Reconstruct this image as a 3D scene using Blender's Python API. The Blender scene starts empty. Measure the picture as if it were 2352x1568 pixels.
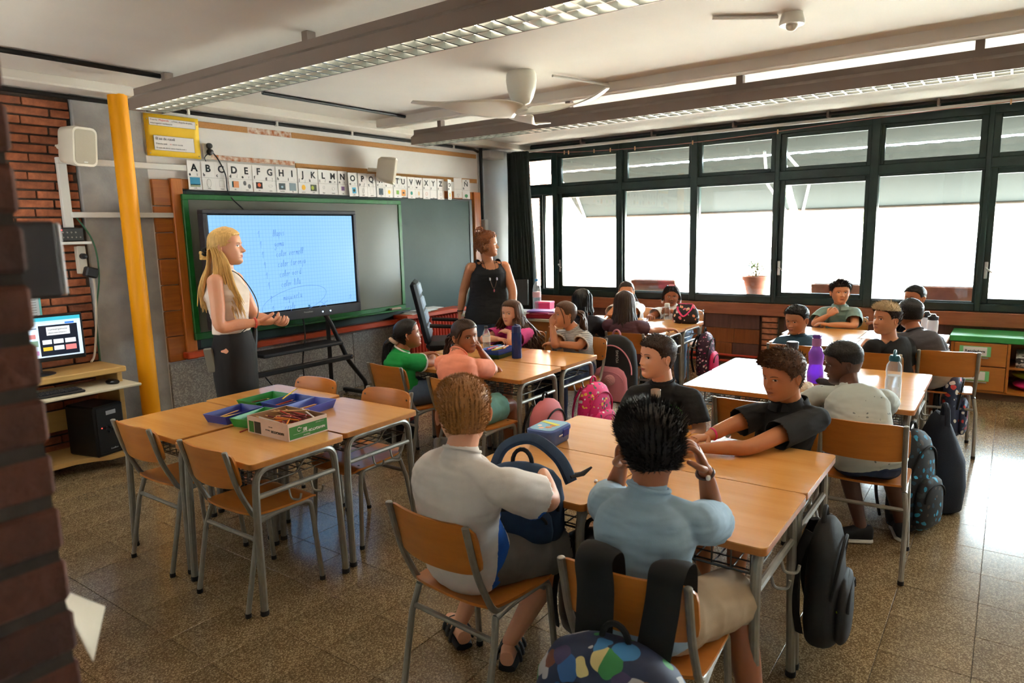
import bpy, math, random
import numpy as np
from math import sin, cos, pi, radians, sqrt, atan2
from mathutils import Vector as V, Matrix, noise
from mathutils.bvhtree import BVHTree

SC = bpy.context.scene
COL = SC.collection

# ------------------------------------------------------------------ camera
def make_camera():
    yaw, pit, rol = radians(35.8785), radians(9.0502), radians(1.3713)
    f = V((cos(yaw)*cos(pit), sin(yaw)*cos(pit), -sin(pit)))
    r = V((sin(yaw), -cos(yaw), 0.0))
    d = f.cross(r)
    r2 = r*cos(rol) + d*sin(rol)
    d2 = -r*sin(rol) + d*cos(rol)
    m = Matrix((( r2.x, -d2.x, -f.x, 0), (r2.y, -d2.y, -f.y, 0), (r2.z, -d2.z, -f.z, 1.60), (0, 0, 0, 1)))
    cam = bpy.data.cameras.new('camera'); o = bpy.data.objects.new('camera', cam); COL.objects.link(o)
    o.matrix_world = m
    cam.sensor_fit = 'HORIZONTAL'; cam.sensor_width = 36.0; cam.lens = 36.0*1585.25/2352
    cam.clip_start = 0.05
    cam.dof.use_dof = True; cam.dof.focus_distance = 3.4; cam.dof.aperture_fstop = 4.5
    SC.camera = o
make_camera()

# ------------------------------------------------------------------ world, sun, exposure
w = bpy.data.worlds.new('world'); SC.world = w; w.use_nodes = True
bg = w.node_tree.nodes['Background']
bg.inputs['Color'].default_value = (0.80, 0.92, 1.0, 1); bg.inputs['Strength'].default_value = 50.0
def add_sun():
    l = bpy.data.lights.new('sun', 'SUN'); o = bpy.data.objects.new('sun', l); COL.objects.link(o)
    l.energy = 90.0; l.angle = radians(0.6); l.color = (1.0, 0.95, 0.88)
    # light travels from behind the room towards the court outside, high up
    o.rotation_euler = V((0.46, 0.30, -0.83)).to_track_quat('-Z', 'Y').to_euler()
add_sun()
def add_portal():
    l = bpy.data.lights.new('window_portal', 'AREA'); o = bpy.data.objects.new('window_portal', l); COL.objects.link(o)
    l.shape = 'RECTANGLE'; l.size = 7.9; l.size_y = 1.9; l.cycles.is_portal = True
    o.location = (8.12, 1.45, 1.72); o.rotation_euler = V((-1, 0, 0)).to_track_quat('-Z', 'Y').to_euler()
add_portal()
SC.view_settings.view_transform = 'Standard'; SC.view_settings.look = 'None'
SC.view_settings.exposure = 0.38; SC.view_settings.gamma = 1.0; SC.view_settings.use_curve_mapping = False
SC.render.film_transparent = False
SC.cycles.use_denoising = True
SC.cycles.max_bounces = 8; SC.cycles.diffuse_bounces = 5; SC.cycles.glossy_bounces = 4
SC.cycles.transmission_bounces = 8; SC.cycles.transparent_max_bounces = 12
SC.cycles.caustics_reflective = False; SC.cycles.caustics_refractive = False
SC.cycles.sample_clamp_indirect = 60.0

# ------------------------------------------------------------------ materials
MATS = {}
def nodes_of(name):
    m = bpy.data.materials.new(name); m.use_nodes = True
    nt = m.node_tree; b = nt.nodes['Principled BSDF']
    return m, nt, b
def lin(c):
    # sRGB 0-255 triple to linear
    return tuple((x/255/12.92 if x/255 <= 0.04045 else ((x/255+0.055)/1.055)**2.4) for x in c)
def mk(name, col, rough=0.5, metal=0.0, spec=0.5, var=None, bump=None, stretch=None, emis=0, trans=0, coat=0, ior=1.45, sheen=0, col2=None, alpha=1.0, fine=None):
    """plain procedural material: colour with a noise variation and an optional bump."""
    if name in MATS: return MATS[name]
    m, nt, b = nodes_of(name); N = nt.nodes; L = nt.links
    b.inputs['Base Color'].default_value = (*col, 1); b.inputs['Roughness'].default_value = rough
    b.inputs['Metallic'].default_value = metal; b.inputs['Specular IOR Level'].default_value = spec
    b.inputs['IOR'].default_value = ior; b.inputs['Transmission Weight'].default_value = trans
    b.inputs['Coat Weight'].default_value = coat; b.inputs['Coat Roughness'].default_value = 0.08
    b.inputs['Alpha'].default_value = alpha
    if sheen: b.inputs['Sheen Weight'].default_value = sheen
    if emis:
        b.inputs['Emission Color'].default_value = (*col, 1); b.inputs['Emission Strength'].default_value = emis
    tc = N.new('ShaderNodeTexCoord'); mp = N.new('ShaderNodeMapping')
    L.new(tc.outputs['Object'], mp.inputs['Vector'])
    if stretch: mp.inputs['Scale'].default_value = stretch
    if var:
        n = N.new('ShaderNodeTexNoise'); n.inputs['Scale'].default_value = var[0]; n.inputs['Detail'].default_value = 5
        L.new(mp.outputs[0], n.inputs['Vector'])
        mx = N.new('ShaderNodeMix'); mx.data_type = 'RGBA'
        c2 = col2 or tuple(min(1, c*(1-var[1])) for c in col)
        mx.inputs['A'].default_value = (*col, 1); mx.inputs['B'].default_value = (*c2, 1)
        rp = N.new('ShaderNodeMapRange'); rp.inputs['From Min'].default_value = 0.35; rp.inputs['From Max'].default_value = 0.65
        L.new(n.outputs['Fac'], rp.inputs['Value']); L.new(rp.outputs[0], mx.inputs['Factor'])
        L.new(mx.outputs['Result'], b.inputs['Base Color'])
    if bump:
        n2 = N.new('ShaderNodeTexNoise'); n2.inputs['Scale'].default_value = bump[0]; n2.inputs['Detail'].default_value = 4
        L.new(mp.outputs[0], n2.inputs['Vector'])
        bp = N.new('ShaderNodeBump'); bp.inputs['Strength'].default_value = bump[1]; bp.inputs['Distance'].default_value = bump[2] if len(bump) > 2 else 0.01
        L.new(n2.outputs['Fac'], bp.inputs['Height']); L.new(bp.outputs[0], b.inputs['Normal'])
    MATS[name] = m
    return m

def mk_wood(name, c1, c2, axis=1, rough=0.35, scale=6, coat=0.0):
    m, nt, b = nodes_of(name); N = nt.nodes; L = nt.links
    tc = N.new('ShaderNodeTexCoord'); mp = N.new('ShaderNodeMapping'); L.new(tc.outputs['Object'], mp.inputs['Vector'])
    s = [scale*6]*3; s[axis] = scale*0.55; mp.inputs['Scale'].default_value = s
    oi = N.new('ShaderNodeObjectInfo'); ad = N.new('ShaderNodeVectorMath'); ad.operation = 'ADD'
    L.new(mp.outputs[0], ad.inputs[0])
    ml = N.new('ShaderNodeMath'); ml.operation = 'MULTIPLY'; ml.inputs[1].default_value = 37.0
    L.new(oi.outputs['Random'], ml.inputs[0]); L.new(ml.outputs[0], ad.inputs[1])
    n = N.new('ShaderNodeTexNoise'); n.inputs['Scale'].default_value = 1.0; n.inputs['Detail'].default_value = 6; n.inputs['Roughness'].default_value = 0.65
    L.new(ad.outputs[0], n.inputs['Vector'])
    rp = N.new('ShaderNodeMapRange'); rp.inputs['From Min'].default_value = 0.3; rp.inputs['From Max'].default_value = 0.7
    L.new(n.outputs['Fac'], rp.inputs['Value'])
    mx = N.new('ShaderNodeMix'); mx.data_type = 'RGBA'; mx.inputs['A'].default_value = (*c1, 1); mx.inputs['B'].default_value = (*c2, 1)
    L.new(rp.outputs[0], mx.inputs['Factor']); L.new(mx.outputs['Result'], b.inputs['Base Color'])
    b.inputs['Roughness'].default_value = rough; b.inputs['Coat Weight'].default_value = coat; b.inputs['Coat Roughness'].default_value = 0.12
    MATS[name] = m
    return m

def mk_cells(name, base, cols, scale=30, thr=0.32, rough=0.75, spots=True, base2=None):
    """fabric with a scattered coloured print: voronoi cells of random colours on a base colour."""
    m, nt, b = nodes_of(name); N = nt.nodes; L = nt.links
    tc = N.new('ShaderNodeTexCoord')
    nz = N.new('ShaderNodeTexNoise'); nz.inputs['Scale'].default_value = scale*0.6
    L.new(tc.outputs['Object'], nz.inputs['Vector'])
    mxv = N.new('ShaderNodeMix'); mxv.data_type = 'VECTOR'; mxv.inputs['Factor'].default_value = 0.04
    L.new(tc.outputs['Object'], mxv.inputs['A']); L.new(nz.outputs['Color'], mxv.inputs['B'])
    vo = N.new('ShaderNodeTexVoronoi'); vo.inputs['Scale'].default_value = scale
    L.new(mxv.outputs['Result'], vo.inputs['Vector'])
    sp = N.new('ShaderNodeSeparateColor'); L.new(vo.outputs['Color'], sp.inputs[0])
    cr = N.new('ShaderNodeValToRGB'); cr.color_ramp.interpolation = 'CONSTANT'
    el = cr.color_ramp.elements
    for i, c in enumerate(cols):
        p = i/len(cols)
        e = el[0] if i == 0 else (el[1] if i == 1 else el.new(p))
        e.position = p; e.color = (*c, 1)
    L.new(sp.outputs[0], cr.inputs[0])
    lt = N.new('ShaderNodeMath'); lt.operation = 'LESS_THAN'; lt.inputs[1].default_value = thr
    L.new(vo.outputs['Distance'], lt.inputs[0])
    mx = N.new('ShaderNodeMix'); mx.data_type = 'RGBA'; mx.inputs['A'].default_value = (*base, 1)
    L.new(lt.outputs[0], mx.inputs['Factor']); L.new(cr.outputs[0], mx.inputs['B'])
    L.new(mx.outputs['Result'], b.inputs['Base Color']); b.inputs['Roughness'].default_value = rough
    MATS[name] = m
    return m

def mk_stripes(name, c1, c2, axis, period, duty=0.5, rough=0.8, lo=None, hi=None, c3=None):
    """horizontal stripes along an object axis; lo/hi bound the striped band, c3 outside it."""
    m, nt, b = nodes_of(name); N = nt.nodes; L = nt.links
    tc = N.new('ShaderNodeTexCoord'); sx = N.new('ShaderNodeSeparateXYZ'); L.new(tc.outputs['Object'], sx.inputs[0])
    dv = N.new('ShaderNodeMath'); dv.operation = 'DIVIDE'; dv.inputs[1].default_value = period; L.new(sx.outputs[axis], dv.inputs[0])
    fr = N.new('ShaderNodeMath'); fr.operation = 'FRACT'; L.new(dv.outputs[0], fr.inputs[0])
    lt = N.new('ShaderNodeMath'); lt.operation = 'LESS_THAN'; lt.inputs[1].default_value = duty; L.new(fr.outputs[0], lt.inputs[0])
    mx = N.new('ShaderNodeMix'); mx.data_type = 'RGBA'; mx.inputs['A'].default_value = (*c1, 1); mx.inputs['B'].default_value = (*c2, 1)
    L.new(lt.outputs[0], mx.inputs['Factor']); L.new(mx.outputs['Result'], b.inputs['Base Color'])
    b.inputs['Roughness'].default_value = rough
    MATS[name] = m
    return m

def mk_brick(name, c1, c2, c3, rough=0.85):
    m, nt, b = nodes_of(name); N = nt.nodes; L = nt.links
    oi = N.new('ShaderNodeObjectInfo'); tc = N.new('ShaderNodeTexCoord')
    cr = N.new('ShaderNodeValToRGB'); el = cr.color_ramp.elements
    el[0].position = 0; el[0].color = (*c1, 1); el[1].position = 1; el[1].color = (*c3, 1); e = el.new(0.5); e.color = (*c2, 1)
    L.new(oi.outputs['Random'], cr.inputs[0])
    n = N.new('ShaderNodeTexNoise'); n.inputs['Scale'].default_value = 22; n.inputs['Detail'].default_value = 6
    L.new(tc.outputs['Object'], n.inputs['Vector'])
    mr = N.new('ShaderNodeMapRange'); mr.inputs['From Min'].default_value = 0.3; mr.inputs['From Max'].default_value = 0.7
    mr.inputs['To Min'].default_value = 0.62; mr.inputs['To Max'].default_value = 1.15; L.new(n.outputs['Fac'], mr.inputs['Value'])
    ml = N.new('ShaderNodeVectorMath'); ml.operation = 'SCALE'; L.new(cr.outputs[0], ml.inputs[0]); L.new(mr.outputs[0], ml.inputs['Scale'])
    L.new(ml.outputs[0], b.inputs['Base Color'])
    b.inputs['Roughness'].default_value = rough
    bp = N.new('ShaderNodeBump'); bp.inputs['Strength'].default_value = 0.6; bp.inputs['Distance'].default_value = 0.006
    n2 = N.new('ShaderNodeTexNoise'); n2.inputs['Scale'].default_value = 60; L.new(tc.outputs['Object'], n2.inputs['Vector'])
    L.new(n2.outputs['Fac'], bp.inputs['Height']); L.new(bp.outputs[0], b.inputs['Normal'])
    MATS[name] = m
    return m

def mk_terrazzo(name, dark, mid, light, scale=170, rough=0.25, dirt=0.25):
    m, nt, b = nodes_of(name); N = nt.nodes; L = nt.links
    tc = N.new('ShaderNodeTexCoord')
    vo = N.new('ShaderNodeTexVoronoi'); vo.inputs['Scale'].default_value = scale; L.new(tc.outputs['Object'], vo.inputs['Vector'])
    sp = N.new('ShaderNodeSeparateColor'); L.new(vo.outputs['Color'], sp.inputs[0])
    cr = N.new('ShaderNodeValToRGB'); el = cr.color_ramp.elements
    el[0].position = 0.15; el[0].color = (*dark, 1); el[1].position = 0.95; el[1].color = (*light, 1); e = el.new(0.6); e.color = (*mid, 1)
    L.new(sp.outputs[0], cr.inputs[0])
    n = N.new('ShaderNodeTexNoise'); n.inputs['Scale'].default_value = 2.2; n.inputs['Detail'].default_value = 5; L.new(tc.outputs['Object'], n.inputs['Vector'])
    mr = N.new('ShaderNodeMapRange'); mr.inputs['From Min'].default_value = 0.3; mr.inputs['From Max'].default_value = 0.7
    mr.inputs['To Min'].default_value = 1-dirt; mr.inputs['To Max'].default_value = 1.08; L.new(n.outputs['Fac'], mr.inputs['Value'])
    ml = N.new('ShaderNodeVectorMath'); ml.operation = 'SCALE'; L.new(cr.outputs[0], ml.inputs[0]); L.new(mr.outputs[0], ml.inputs['Scale'])
    L.new(ml.outputs[0], b.inputs['Base Color']); b.inputs['Roughness'].default_value = rough
    MATS[name] = m
    return m

# ------------------------------------------------------------------ mesh building
def frame(d, up=V((0, 0, 1))):
    d = d.normalized()
    s = d.cross(up)
    if s.length < 1e-4: s = d.cross(V((1, 0, 0)))
    s.normalize(); u = s.cross(d).normalized()
    return d, s, u
class MB:
    """collects shapes into one mesh."""
    def __init__(self): self.v = []; self.f = []; self.m = []; self.mat = 0
    def add(self, vs, fs):
        o = len(self.v); self.v += [tuple(p) for p in vs]
        self.f += [tuple(i+o for i in f) for f in fs]; self.m += [self.mat]*len(fs)
        return self
    def box(self, c, s, c2=0.0, R=None):
        """box at centre c of size s with edges chamfered by c2"""
        c0 = V(c); hx, hy, hz = s[0]/2, s[1]/2, s[2]/2
        k = min(c2, hx*0.9, hy*0.9, hz*0.9)
        vs = []; fs = []
        if k <= 0:
            vs = [(x, y, z) for x in (-hx, hx) for y in (-hy, hy) for z in (-hz, hz)]
            fs = [(0, 1, 3, 2), (4, 6, 7, 5), (0, 4, 5, 1), (2, 3, 7, 6), (0, 2, 6, 4), (1, 5, 7, 3)]
        else:
            idx = {}
            for sx in (-1, 1):
                for sy in (-1, 1):
                    for sz in (-1, 1):
                        for a in range(3):
                            p = [sx*(hx-k), sy*(hy-k), sz*(hz-k)]; h = (hx, hy, hz)
                            p[a] = (sx, sy, sz)[a]*h[a]
                            idx[(sx, sy, sz, a)] = len(vs); vs.append(tuple(p))
            def q(a, sg):
                b, c = (a+1) % 3, (a+2) % 3; out = []
                for sb, s_c in ((-1, -1), (1, -1), (1, 1), (-1, 1)):
                    t = [0, 0, 0]; t[a] = sg; t[b] = sb; t[c] = s_c; out.append(idx[(*t, a)])
                return tuple(out) if sg > 0 else tuple(out[::-1])
            for a in range(3): fs += [q(a, 1), q(a, -1)]
            for a in range(3):
                b, c = (a+1) % 3, (a+2) % 3
                for sb in (-1, 1):
                    for s_c in (-1, 1):
                        t1 = [0, 0, 0]; t1[b] = sb; t1[c] = s_c; t2 = list(t1); t1[a] = -1; t2[a] = 1
                        g = (idx[(*t1, b)], idx[(*t2, b)], idx[(*t2, c)], idx[(*t1, c)])
                        fs.append(g if sb*s_c < 0 else g[::-1])
            for sx in (-1, 1):
                for sy in (-1, 1):
                    for sz in (-1, 1):
                        g = tuple(idx[(sx, sy, sz, a)] for a in range(3))
                        fs.append(g if sx*sy*sz > 0 else g[::-1])
        if R is not None: vs = [R @ V(p) for p in vs]
        return self.add([V(p)+c0 for p in vs], fs)
    def bb(self, x0, x1, y0, y1, z0, z1, c2=0.0):
        return self.box(((x0+x1)/2, (y0+y1)/2, (z0+z1)/2), (abs(x1-x0), abs(y1-y0), abs(z1-z0)), c2)
    def tube(self, pts, r, n=10, cap=True, flat=None, up=V((0, 0, 1))):
        """tube through pts; r one radius or a list; flat = (a,b) factors of the two cross axes"""
        pts = [V(p) for p in pts]; k = len(pts)
        rs = r if isinstance(r, (list, tuple)) else [r]*k
        vs = []; fs = []
        s = u = None
        for i in range(k):
            d = (pts[min(i+1, k-1)]-pts[max(i-1, 0)])
            if d.length < 1e-9: d = V((0, 0, 1))
            d.normalize()
            if s is None: _, s, u = frame(d, up)
            else:
                s = (s - d*s.dot(d)); s.normalize(); u = s.cross(d).normalized()
            fa, fb = flat if flat else (1, 1)
            for j in range(n):
                a = 2*pi*j/n
                vs.append(pts[i] + s*(cos(a)*rs[i]*fa) + u*(sin(a)*rs[i]*fb))
        for i in range(k-1):
            for j in range(n):
                a, b = i*n+j, i*n+(j+1) % n
                fs.append((a, a+n, b+n, b))
        if cap:
            fs.append(tuple(range(n))); fs.append(tuple((k-1)*n+j for j in range(n-1, -1, -1)))
        return self.add(vs, fs)
    def lathe(self, prof, n=20, c=(0, 0, 0), R=None, caps=True):
        """prof: list of (radius, z)"""
        vs = []; fs = []
        for r, z in prof:
            for j in range(n):
                a = 2*pi*j/n; vs.append(V((r*cos(a), r*sin(a), z)))
        k = len(prof)
        for i in range(k-1):
            for j in range(n):
                a, b = i*n+j, i*n+(j+1) % n
                fs.append((a, b, b+n, a+n))
        if caps:
            if prof[0][0] > 1e-6: fs.append(tuple(range(n-1, -1, -1)))
            if prof[-1][0] > 1e-6: fs.append(tuple((k-1)*n+j for j in range(n)))
        if R is not None: vs = [R @ p for p in vs]
        return self.add([p+V(c) for p in vs], fs)
    def prism(self, poly, h, axis=2, off=0.0):
        """extrude a 2D polygon along an axis from off to off+h"""
        def P(a, b, c): return {2: (a, b, c), 1: (a, c, b), 0: (c, a, b)}[axis]
        n = len(poly)
        vs = [P(a, b, off) for a, b in poly] + [P(a, b, off+h) for a, b in poly]
        fs = [tuple(range(n-1, -1, -1)), tuple(range(n, 2*n))] + [(i, (i+1) % n, n+(i+1) % n, n+i) for i in range(n)]
        if axis == 1: fs = [f[::-1] for f in fs]
        return self.add(vs, fs)
    def sphere(self, c, r, n=12, k=8, R=None):
        r = r if isinstance(r, (tuple, list)) else (r, r, r)
        vs = []; fs = []
        for i in range(1, k):
            t = pi*i/k
            for j in range(n):
                a = 2*pi*j/n; vs.append(V((r[0]*sin(t)*cos(a), r[1]*sin(t)*sin(a), r[2]*cos(t))))
        top = len(vs); vs.append(V((0, 0, r[2]))); bot = len(vs); vs.append(V((0, 0, -r[2])))
        for i in range(k-2):
            for j in range(n):
                a, b = i*n+j, i*n+(j+1) % n; fs.append((a, a+n, b+n, b))
        for j in range(n):
            fs.append((top, j, (j+1) % n)); fs.append((bot, (k-2)*n+(j+1) % n, (k-2)*n+j))
        if R is not None: vs = [R @ p for p in vs]
        return self.add([p+V(c) for p in vs], fs)
    def grid(self, fn, nu, nv, closed_u=False):
        vs = [fn(i/(nu if closed_u else nu-1), j/(nv-1)) for j in range(nv) for i in range(nu)]
        fs = []
        for j in range(nv-1):
            for i in range(nu if closed_u else nu-1):
                a, b = j*nu+i, j*nu+(i+1) % nu; fs.append((a, b, b+nu, a+nu))
        return self.add(vs, fs)
    def mesh(self, name, mats, smooth=35):
        me = bpy.data.meshes.new(name); me.from_pydata(self.v, [], self.f)
        for m in (mats if isinstance(mats, (list, tuple)) else [mats]): me.materials.append(m)
        if max(self.m, default=0) > 0: me.polygons.foreach_set('material_index', self.m)
        if smooth:
            me.shade_smooth(); me.set_sharp_from_angle(angle=radians(smooth))
        me.update(); return me
def part(name, mb, mats, parent=None, smooth=35, loc=(0, 0, 0), rot=None, label=None):
    me = mb if isinstance(mb, bpy.types.Mesh) else mb.mesh(name, mats, smooth)
    o = bpy.data.objects.new(name, me); COL.objects.link(o); o.location = loc
    if rot is not None: o.rotation_euler = rot
    if parent is not None: o.parent = parent
    if label: o['label'] = label
    return o
def thing(name, label, cat, loc=(0, 0, 0), rz=0.0, group=None):
    o = bpy.data.objects.new(name, None); COL.objects.link(o); o.empty_display_size = 0.1
    o.location = loc; o.rotation_euler = (0, 0, rz); tag(o, label, cat, group); return o
def tag(o, label, cat, group=None):
    o['label'] = label; o['category'] = cat
    if group: o['group'] = group
    return o
def struct(name, mb, mats, smooth=35, loc=(0, 0, 0)):
    o = part(name, mb, mats, None, smooth, loc); o['kind'] = 'structure'; return o
def struct_root(name, loc=(0, 0, 0)):
    o = bpy.data.objects.new(name, None); COL.objects.link(o); o.location = loc; o['kind'] = 'structure'; return o
def dup(root, loc, rz=0.0, label=None, group=None):
    """copy a thing with copies of its parts and sub-parts"""
    r = root.copy(); COL.objects.link(r); r.location = loc; r.rotation_euler = (0, 0, rz)
    if label: r['label'] = label
    if group: r['group'] = group
    for ch in root.children:
        c = ch.copy(); COL.objects.link(c); c.parent = r
        for g in ch.children:
            d = g.copy(); COL.objects.link(d); d.parent = c
    return r
def smooth_path(pts, n=6, closed=False):
    """Catmull-Rom through pts"""
    pts = [V(p) for p in pts]; out = []
    k = len(pts)
    for i in range(k-1):
        p0 = pts[max(i-1, 0)]; p1 = pts[i]; p2 = pts[i+1]; p3 = pts[min(i+2, k-1)]
        for j in range(n):
            t = j/n
            out.append(0.5*((2*p1)+(p2-p0)*t+(2*p0-5*p1+4*p2-p3)*t*t+(3*p1-p0-3*p2+p3)*t*t*t))
    out.append(pts[-1]); return out
def interp(vals, n=6):
    """same sampling as smooth_path for scalars (smooth)"""
    k = len(vals); out = []
    for i in range(k-1):
        for j in range(n):
            t = j/n; t = t*t*(3-2*t)*0.5 + t*0.5
            out.append(vals[i]*(1-t)+vals[i+1]*t)
    out.append(vals[-1]); return out
def bend_path(pts, r, n=5):
    """polyline with corners rounded by radius r"""
    pts = [V(p) for p in pts]; out = [pts[0]]
    for i in range(1, len(pts)-1):
        a, b, c = pts[i-1], pts[i], pts[i+1]
        k = min(r, (a-b).length*0.49, (c-b).length*0.49)
        p, q = b+(a-b).normalized()*k, b+(c-b).normalized()*k
        for j in range(n+1):
            t = j/n; out.append(p*(1-t)**2 + b*2*t*(1-t) + q*t*t)
    out.append(pts[-1]); return out
def text_mesh(body, size, ext=0.0006, shear=0.0, align='LEFT', bold=0.0, space=1.0):
    cu = bpy.data.curves.new('lettering', 'FONT'); cu.body = body; cu.size = size; cu.extrude = ext; cu.shear = shear
    cu.align_x = align; cu.offset = bold; cu.resolution_u = 3; cu.space_character = space
    o = bpy.data.objects.new('lettering', cu); COL.objects.link(o)
    dg = bpy.context.evaluated_depsgraph_get(); me = bpy.data.meshes.new_from_object(o.evaluated_get(dg))
    bpy.data.objects.remove(o); bpy.data.curves.remove(cu); me.name = 'lettering'
    return me
def text_part(name, body, size, m, parent, loc, rot, **k):
    me = text_mesh(body, size, **k); me.materials.clear(); me.materials.append(m)
    return part(name, me, None, parent, loc=loc, rot=rot)
def rounded(w, h, r, n=4, cx=0, cy=0):
    out = []
    for sx, sy, a0 in ((1, 1, 0), (-1, 1, 90), (-1, -1, 180), (1, -1, 270)):
        for j in range(n+1):
            a = radians(a0+90*j/n); out.append((cx+sx*(w/2-r)+r*cos(a), cy+sy*(h/2-r)+r*sin(a)))
    return out
random.seed(7)
# ================================================================== SETTING
WHITE = mk('wall_white', lin((226, 222, 218)), 0.8, var=(3, 0.06), bump=(120, 0.15, 0.003))
CEIL = mk('ceiling_white', lin((222, 214, 203)), 0.85, var=(2, 0.05), bump=(150, 0.1, 0.002))
CONC = mk('concrete', lin((170, 168, 165)), 0.8, var=(7, 0.22), bump=(60, 0.35, 0.004))
BRICK = mk_brick('brick_red', lin((150, 84, 52)), lin((178, 104, 68)), lin((120, 66, 42)))
BRICK_SHADED = mk_brick('brick_shaded', lin((74, 36, 22)), lin((86, 44, 27)), lin((62, 30, 19)))  # brick of the near pier, with its shade put into the colour
MORTAR = mk('mortar', lin((92, 78, 68)), 0.95, var=(40, 0.3), bump=(120, 0.4))
TERR = mk_terrazzo('terrazzo_floor', lin((106, 86, 58)), lin((134, 112, 80)), lin((178, 156, 120)), 230, 0.17, 0.22)
TERRW = mk_terrazzo('terrazzo_wall', lin((132, 128, 124)), lin((156, 151, 146)), lin((186, 182, 174)), 120, 0.45, 0.2)
GREENF = mk('dark_green_metal', lin((34, 54, 50)), 0.32, var=(9, 0.25), bump=(40, 0.1))
DARKM = mk('dark_metal', lin((28, 28, 30)), 0.4)
BLACKM = mk('black_plastic', lin((22, 22, 24)), 0.45)
GREYM = mk('grey_tube', lin((150, 146, 136)), 0.32, metal=0.35, var=(30, 0.12))
CHROME = mk('chrome', lin((200, 200, 200)), 0.2, metal=1.0)
IVORY = mk('ivory_plastic', lin((214, 205, 188)), 0.45)
PLASTIC_W = mk('white_plastic', lin((222, 220, 214)), 0.4)
ORANGEW = mk_wood('orange_paint_wood', lin((196, 74, 30)), lin((172, 58, 20)), 0, 0.4)
PINE = mk_wood('pine', lin((196, 118, 44)), lin((166, 88, 26)), 2, 0.4, 5)
PINEP = mk_wood('panel_pine', lin((178, 104, 34)), lin((150, 82, 24)), 0, 0.45, 5)
CORK = mk('cork_strip', lin((196, 142, 84)), 0.85, var=(120, 0.2), bump=(200, 0.4))
CORKW = mk('worn_cork', lin((172, 96, 40)), 0.85, var=(24, 0.2), col2=lin((222, 208, 192)), bump=(60, 0.4))
YELLOW = mk('yellow_paint', lin((244, 164, 8)), 0.5, spec=0.35)
RED = mk('red_paint', lin((190, 62, 42)), 0.4, var=(20, 0.1))

X1, YF, ZC = 7.95, 5.60, 2.72      # window wall, front wall, ceiling
XL, YB = -1.3, -2.7

# ---- floor: grid of terrazzo tiles, nearest 300 single, rest one part
def build_floor():
    fl = struct('floor', MB().bb(XL, 8.15, YB, 5.9, -0.12, -0.006), mk('floor_grout', lin((84, 74, 62)), 0.6))
    P = 0.2955; x0, y0 = 3.037, 0.008
    tile = MB().box((0, 0, -0.012), (P-0.0016, P-0.0016, 0.024), 0.0012).mesh('tile', TERR, 30)
    cells = []
    for i in range(-15, 18):
        for j in range(-10, 20):
            cx, cy = x0+(i+0.5)*P, y0+(j+0.5)*P
            if not (XL < cx < 7.95 and YB < cy < 5.6): continue
            # in the photograph's view: inside the wedge seen by the lens
            a = math.degrees(atan2(cy, cx)); d = sqrt(cx*cx+cy*cy)
            vis = -2.5 < a < 73 and d > 1.3
            cells.append((not vis, d, cx, cy))
    cells.sort()
    rest = MB()
    for k, (h, d, cx, cy) in enumerate(cells):
        if k < 300 and not h:
            part('tile', tile, None, fl, loc=(cx, cy, 0))
        else:
            rest.box((cx, cy, -0.012), (P-0.0016, P-0.0016, 0.024), 0.0012)
    o = part('tile', rest, TERR, fl, 30); o['kind'] = 'stuff'
build_floor()
struct('ceiling', MB().bb(XL, 8.15, YB, 5.9, ZC, ZC+0.15), CEIL)
struct('trim_1', MB().bb(0.9, 7.95, 5.36, 5.90, 2.655, ZC+0.01, 0.012), CEIL)      # lowered band along the front wall
# rib and second rib over the window-side lamp row
struct('trim_2', MB().bb(4.98, 5.09, YB, 5.2, 2.645, ZC+0.01, 0.006), CEIL)

# ---- front wall: white plaster, concrete pillar, brick bay
struct('wall_front', MB().bb(2.46, 8.15, YF, 5.95, 0, 2.70), WHITE)
def brick_run(parent, x0, x1, z0, z1, yface, depth, L=0.285, Hh=0.050, pitch=0.0635, m=None, jitter=0.004):
    me = {}
    n = int((z1-z0)/pitch)
    for k in range(n):
        z = z0 + k*pitch + pitch/2
        x = x0 - (L+0.012)*(0.5 if k % 2 else 0.0) - 0.06*((k*37) % 3)/3
        while x < x1:
            a, b = max(x, x0), min(x+L, x1)
            if b-a > 0.03:
                key = round(b-a, 2)
                if key not in me:
                    me[key] = MB().box((0, depth/2, 0), (key, depth, Hh), 0.004).mesh('brick', m or BRICK, 30)
                o = part('brick', me[key], None, parent, loc=((a+b)/2, yface+random.uniform(-jitter, jitter), z))
                o.rotation_euler = (0, random.uniform(-0.004, 0.004), 0)
            x += L+0.013
bw = struct('wall_brick', MB().bb(0.9, 2.375, 5.645, 5.98, 0, 2.70), MORTAR)
brick_run(bw, 1.50, 2.368, 0.0, 2.66, 5.622, 0.06)
struct('column_front', MB().bb(2.375, 2.885, 5.597, 5.98, 0, 2.67, 0.008), CONC)
struct('column_corner', MB().bb(7.08, 7.95, 5.585, 5.7, 0, 2.70, 0.01), mk('grey_plaster', lin((150, 148, 148)), 0.7, var=(4, 0.08)))
# terrazzo wainscot of upright slabs
wn = struct_root('trim_3')
xs = [2.885, 3.55, 4.2, 4.85, 5.5, 6.15, 6.8, 7.08]
for a, b in zip(xs, xs[1:]):
    part('slab', MB().bb(a+0.002, b-0.002, 5.575, 5.61, 0, 0.585, 0.003), TERRW, wn)
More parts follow.
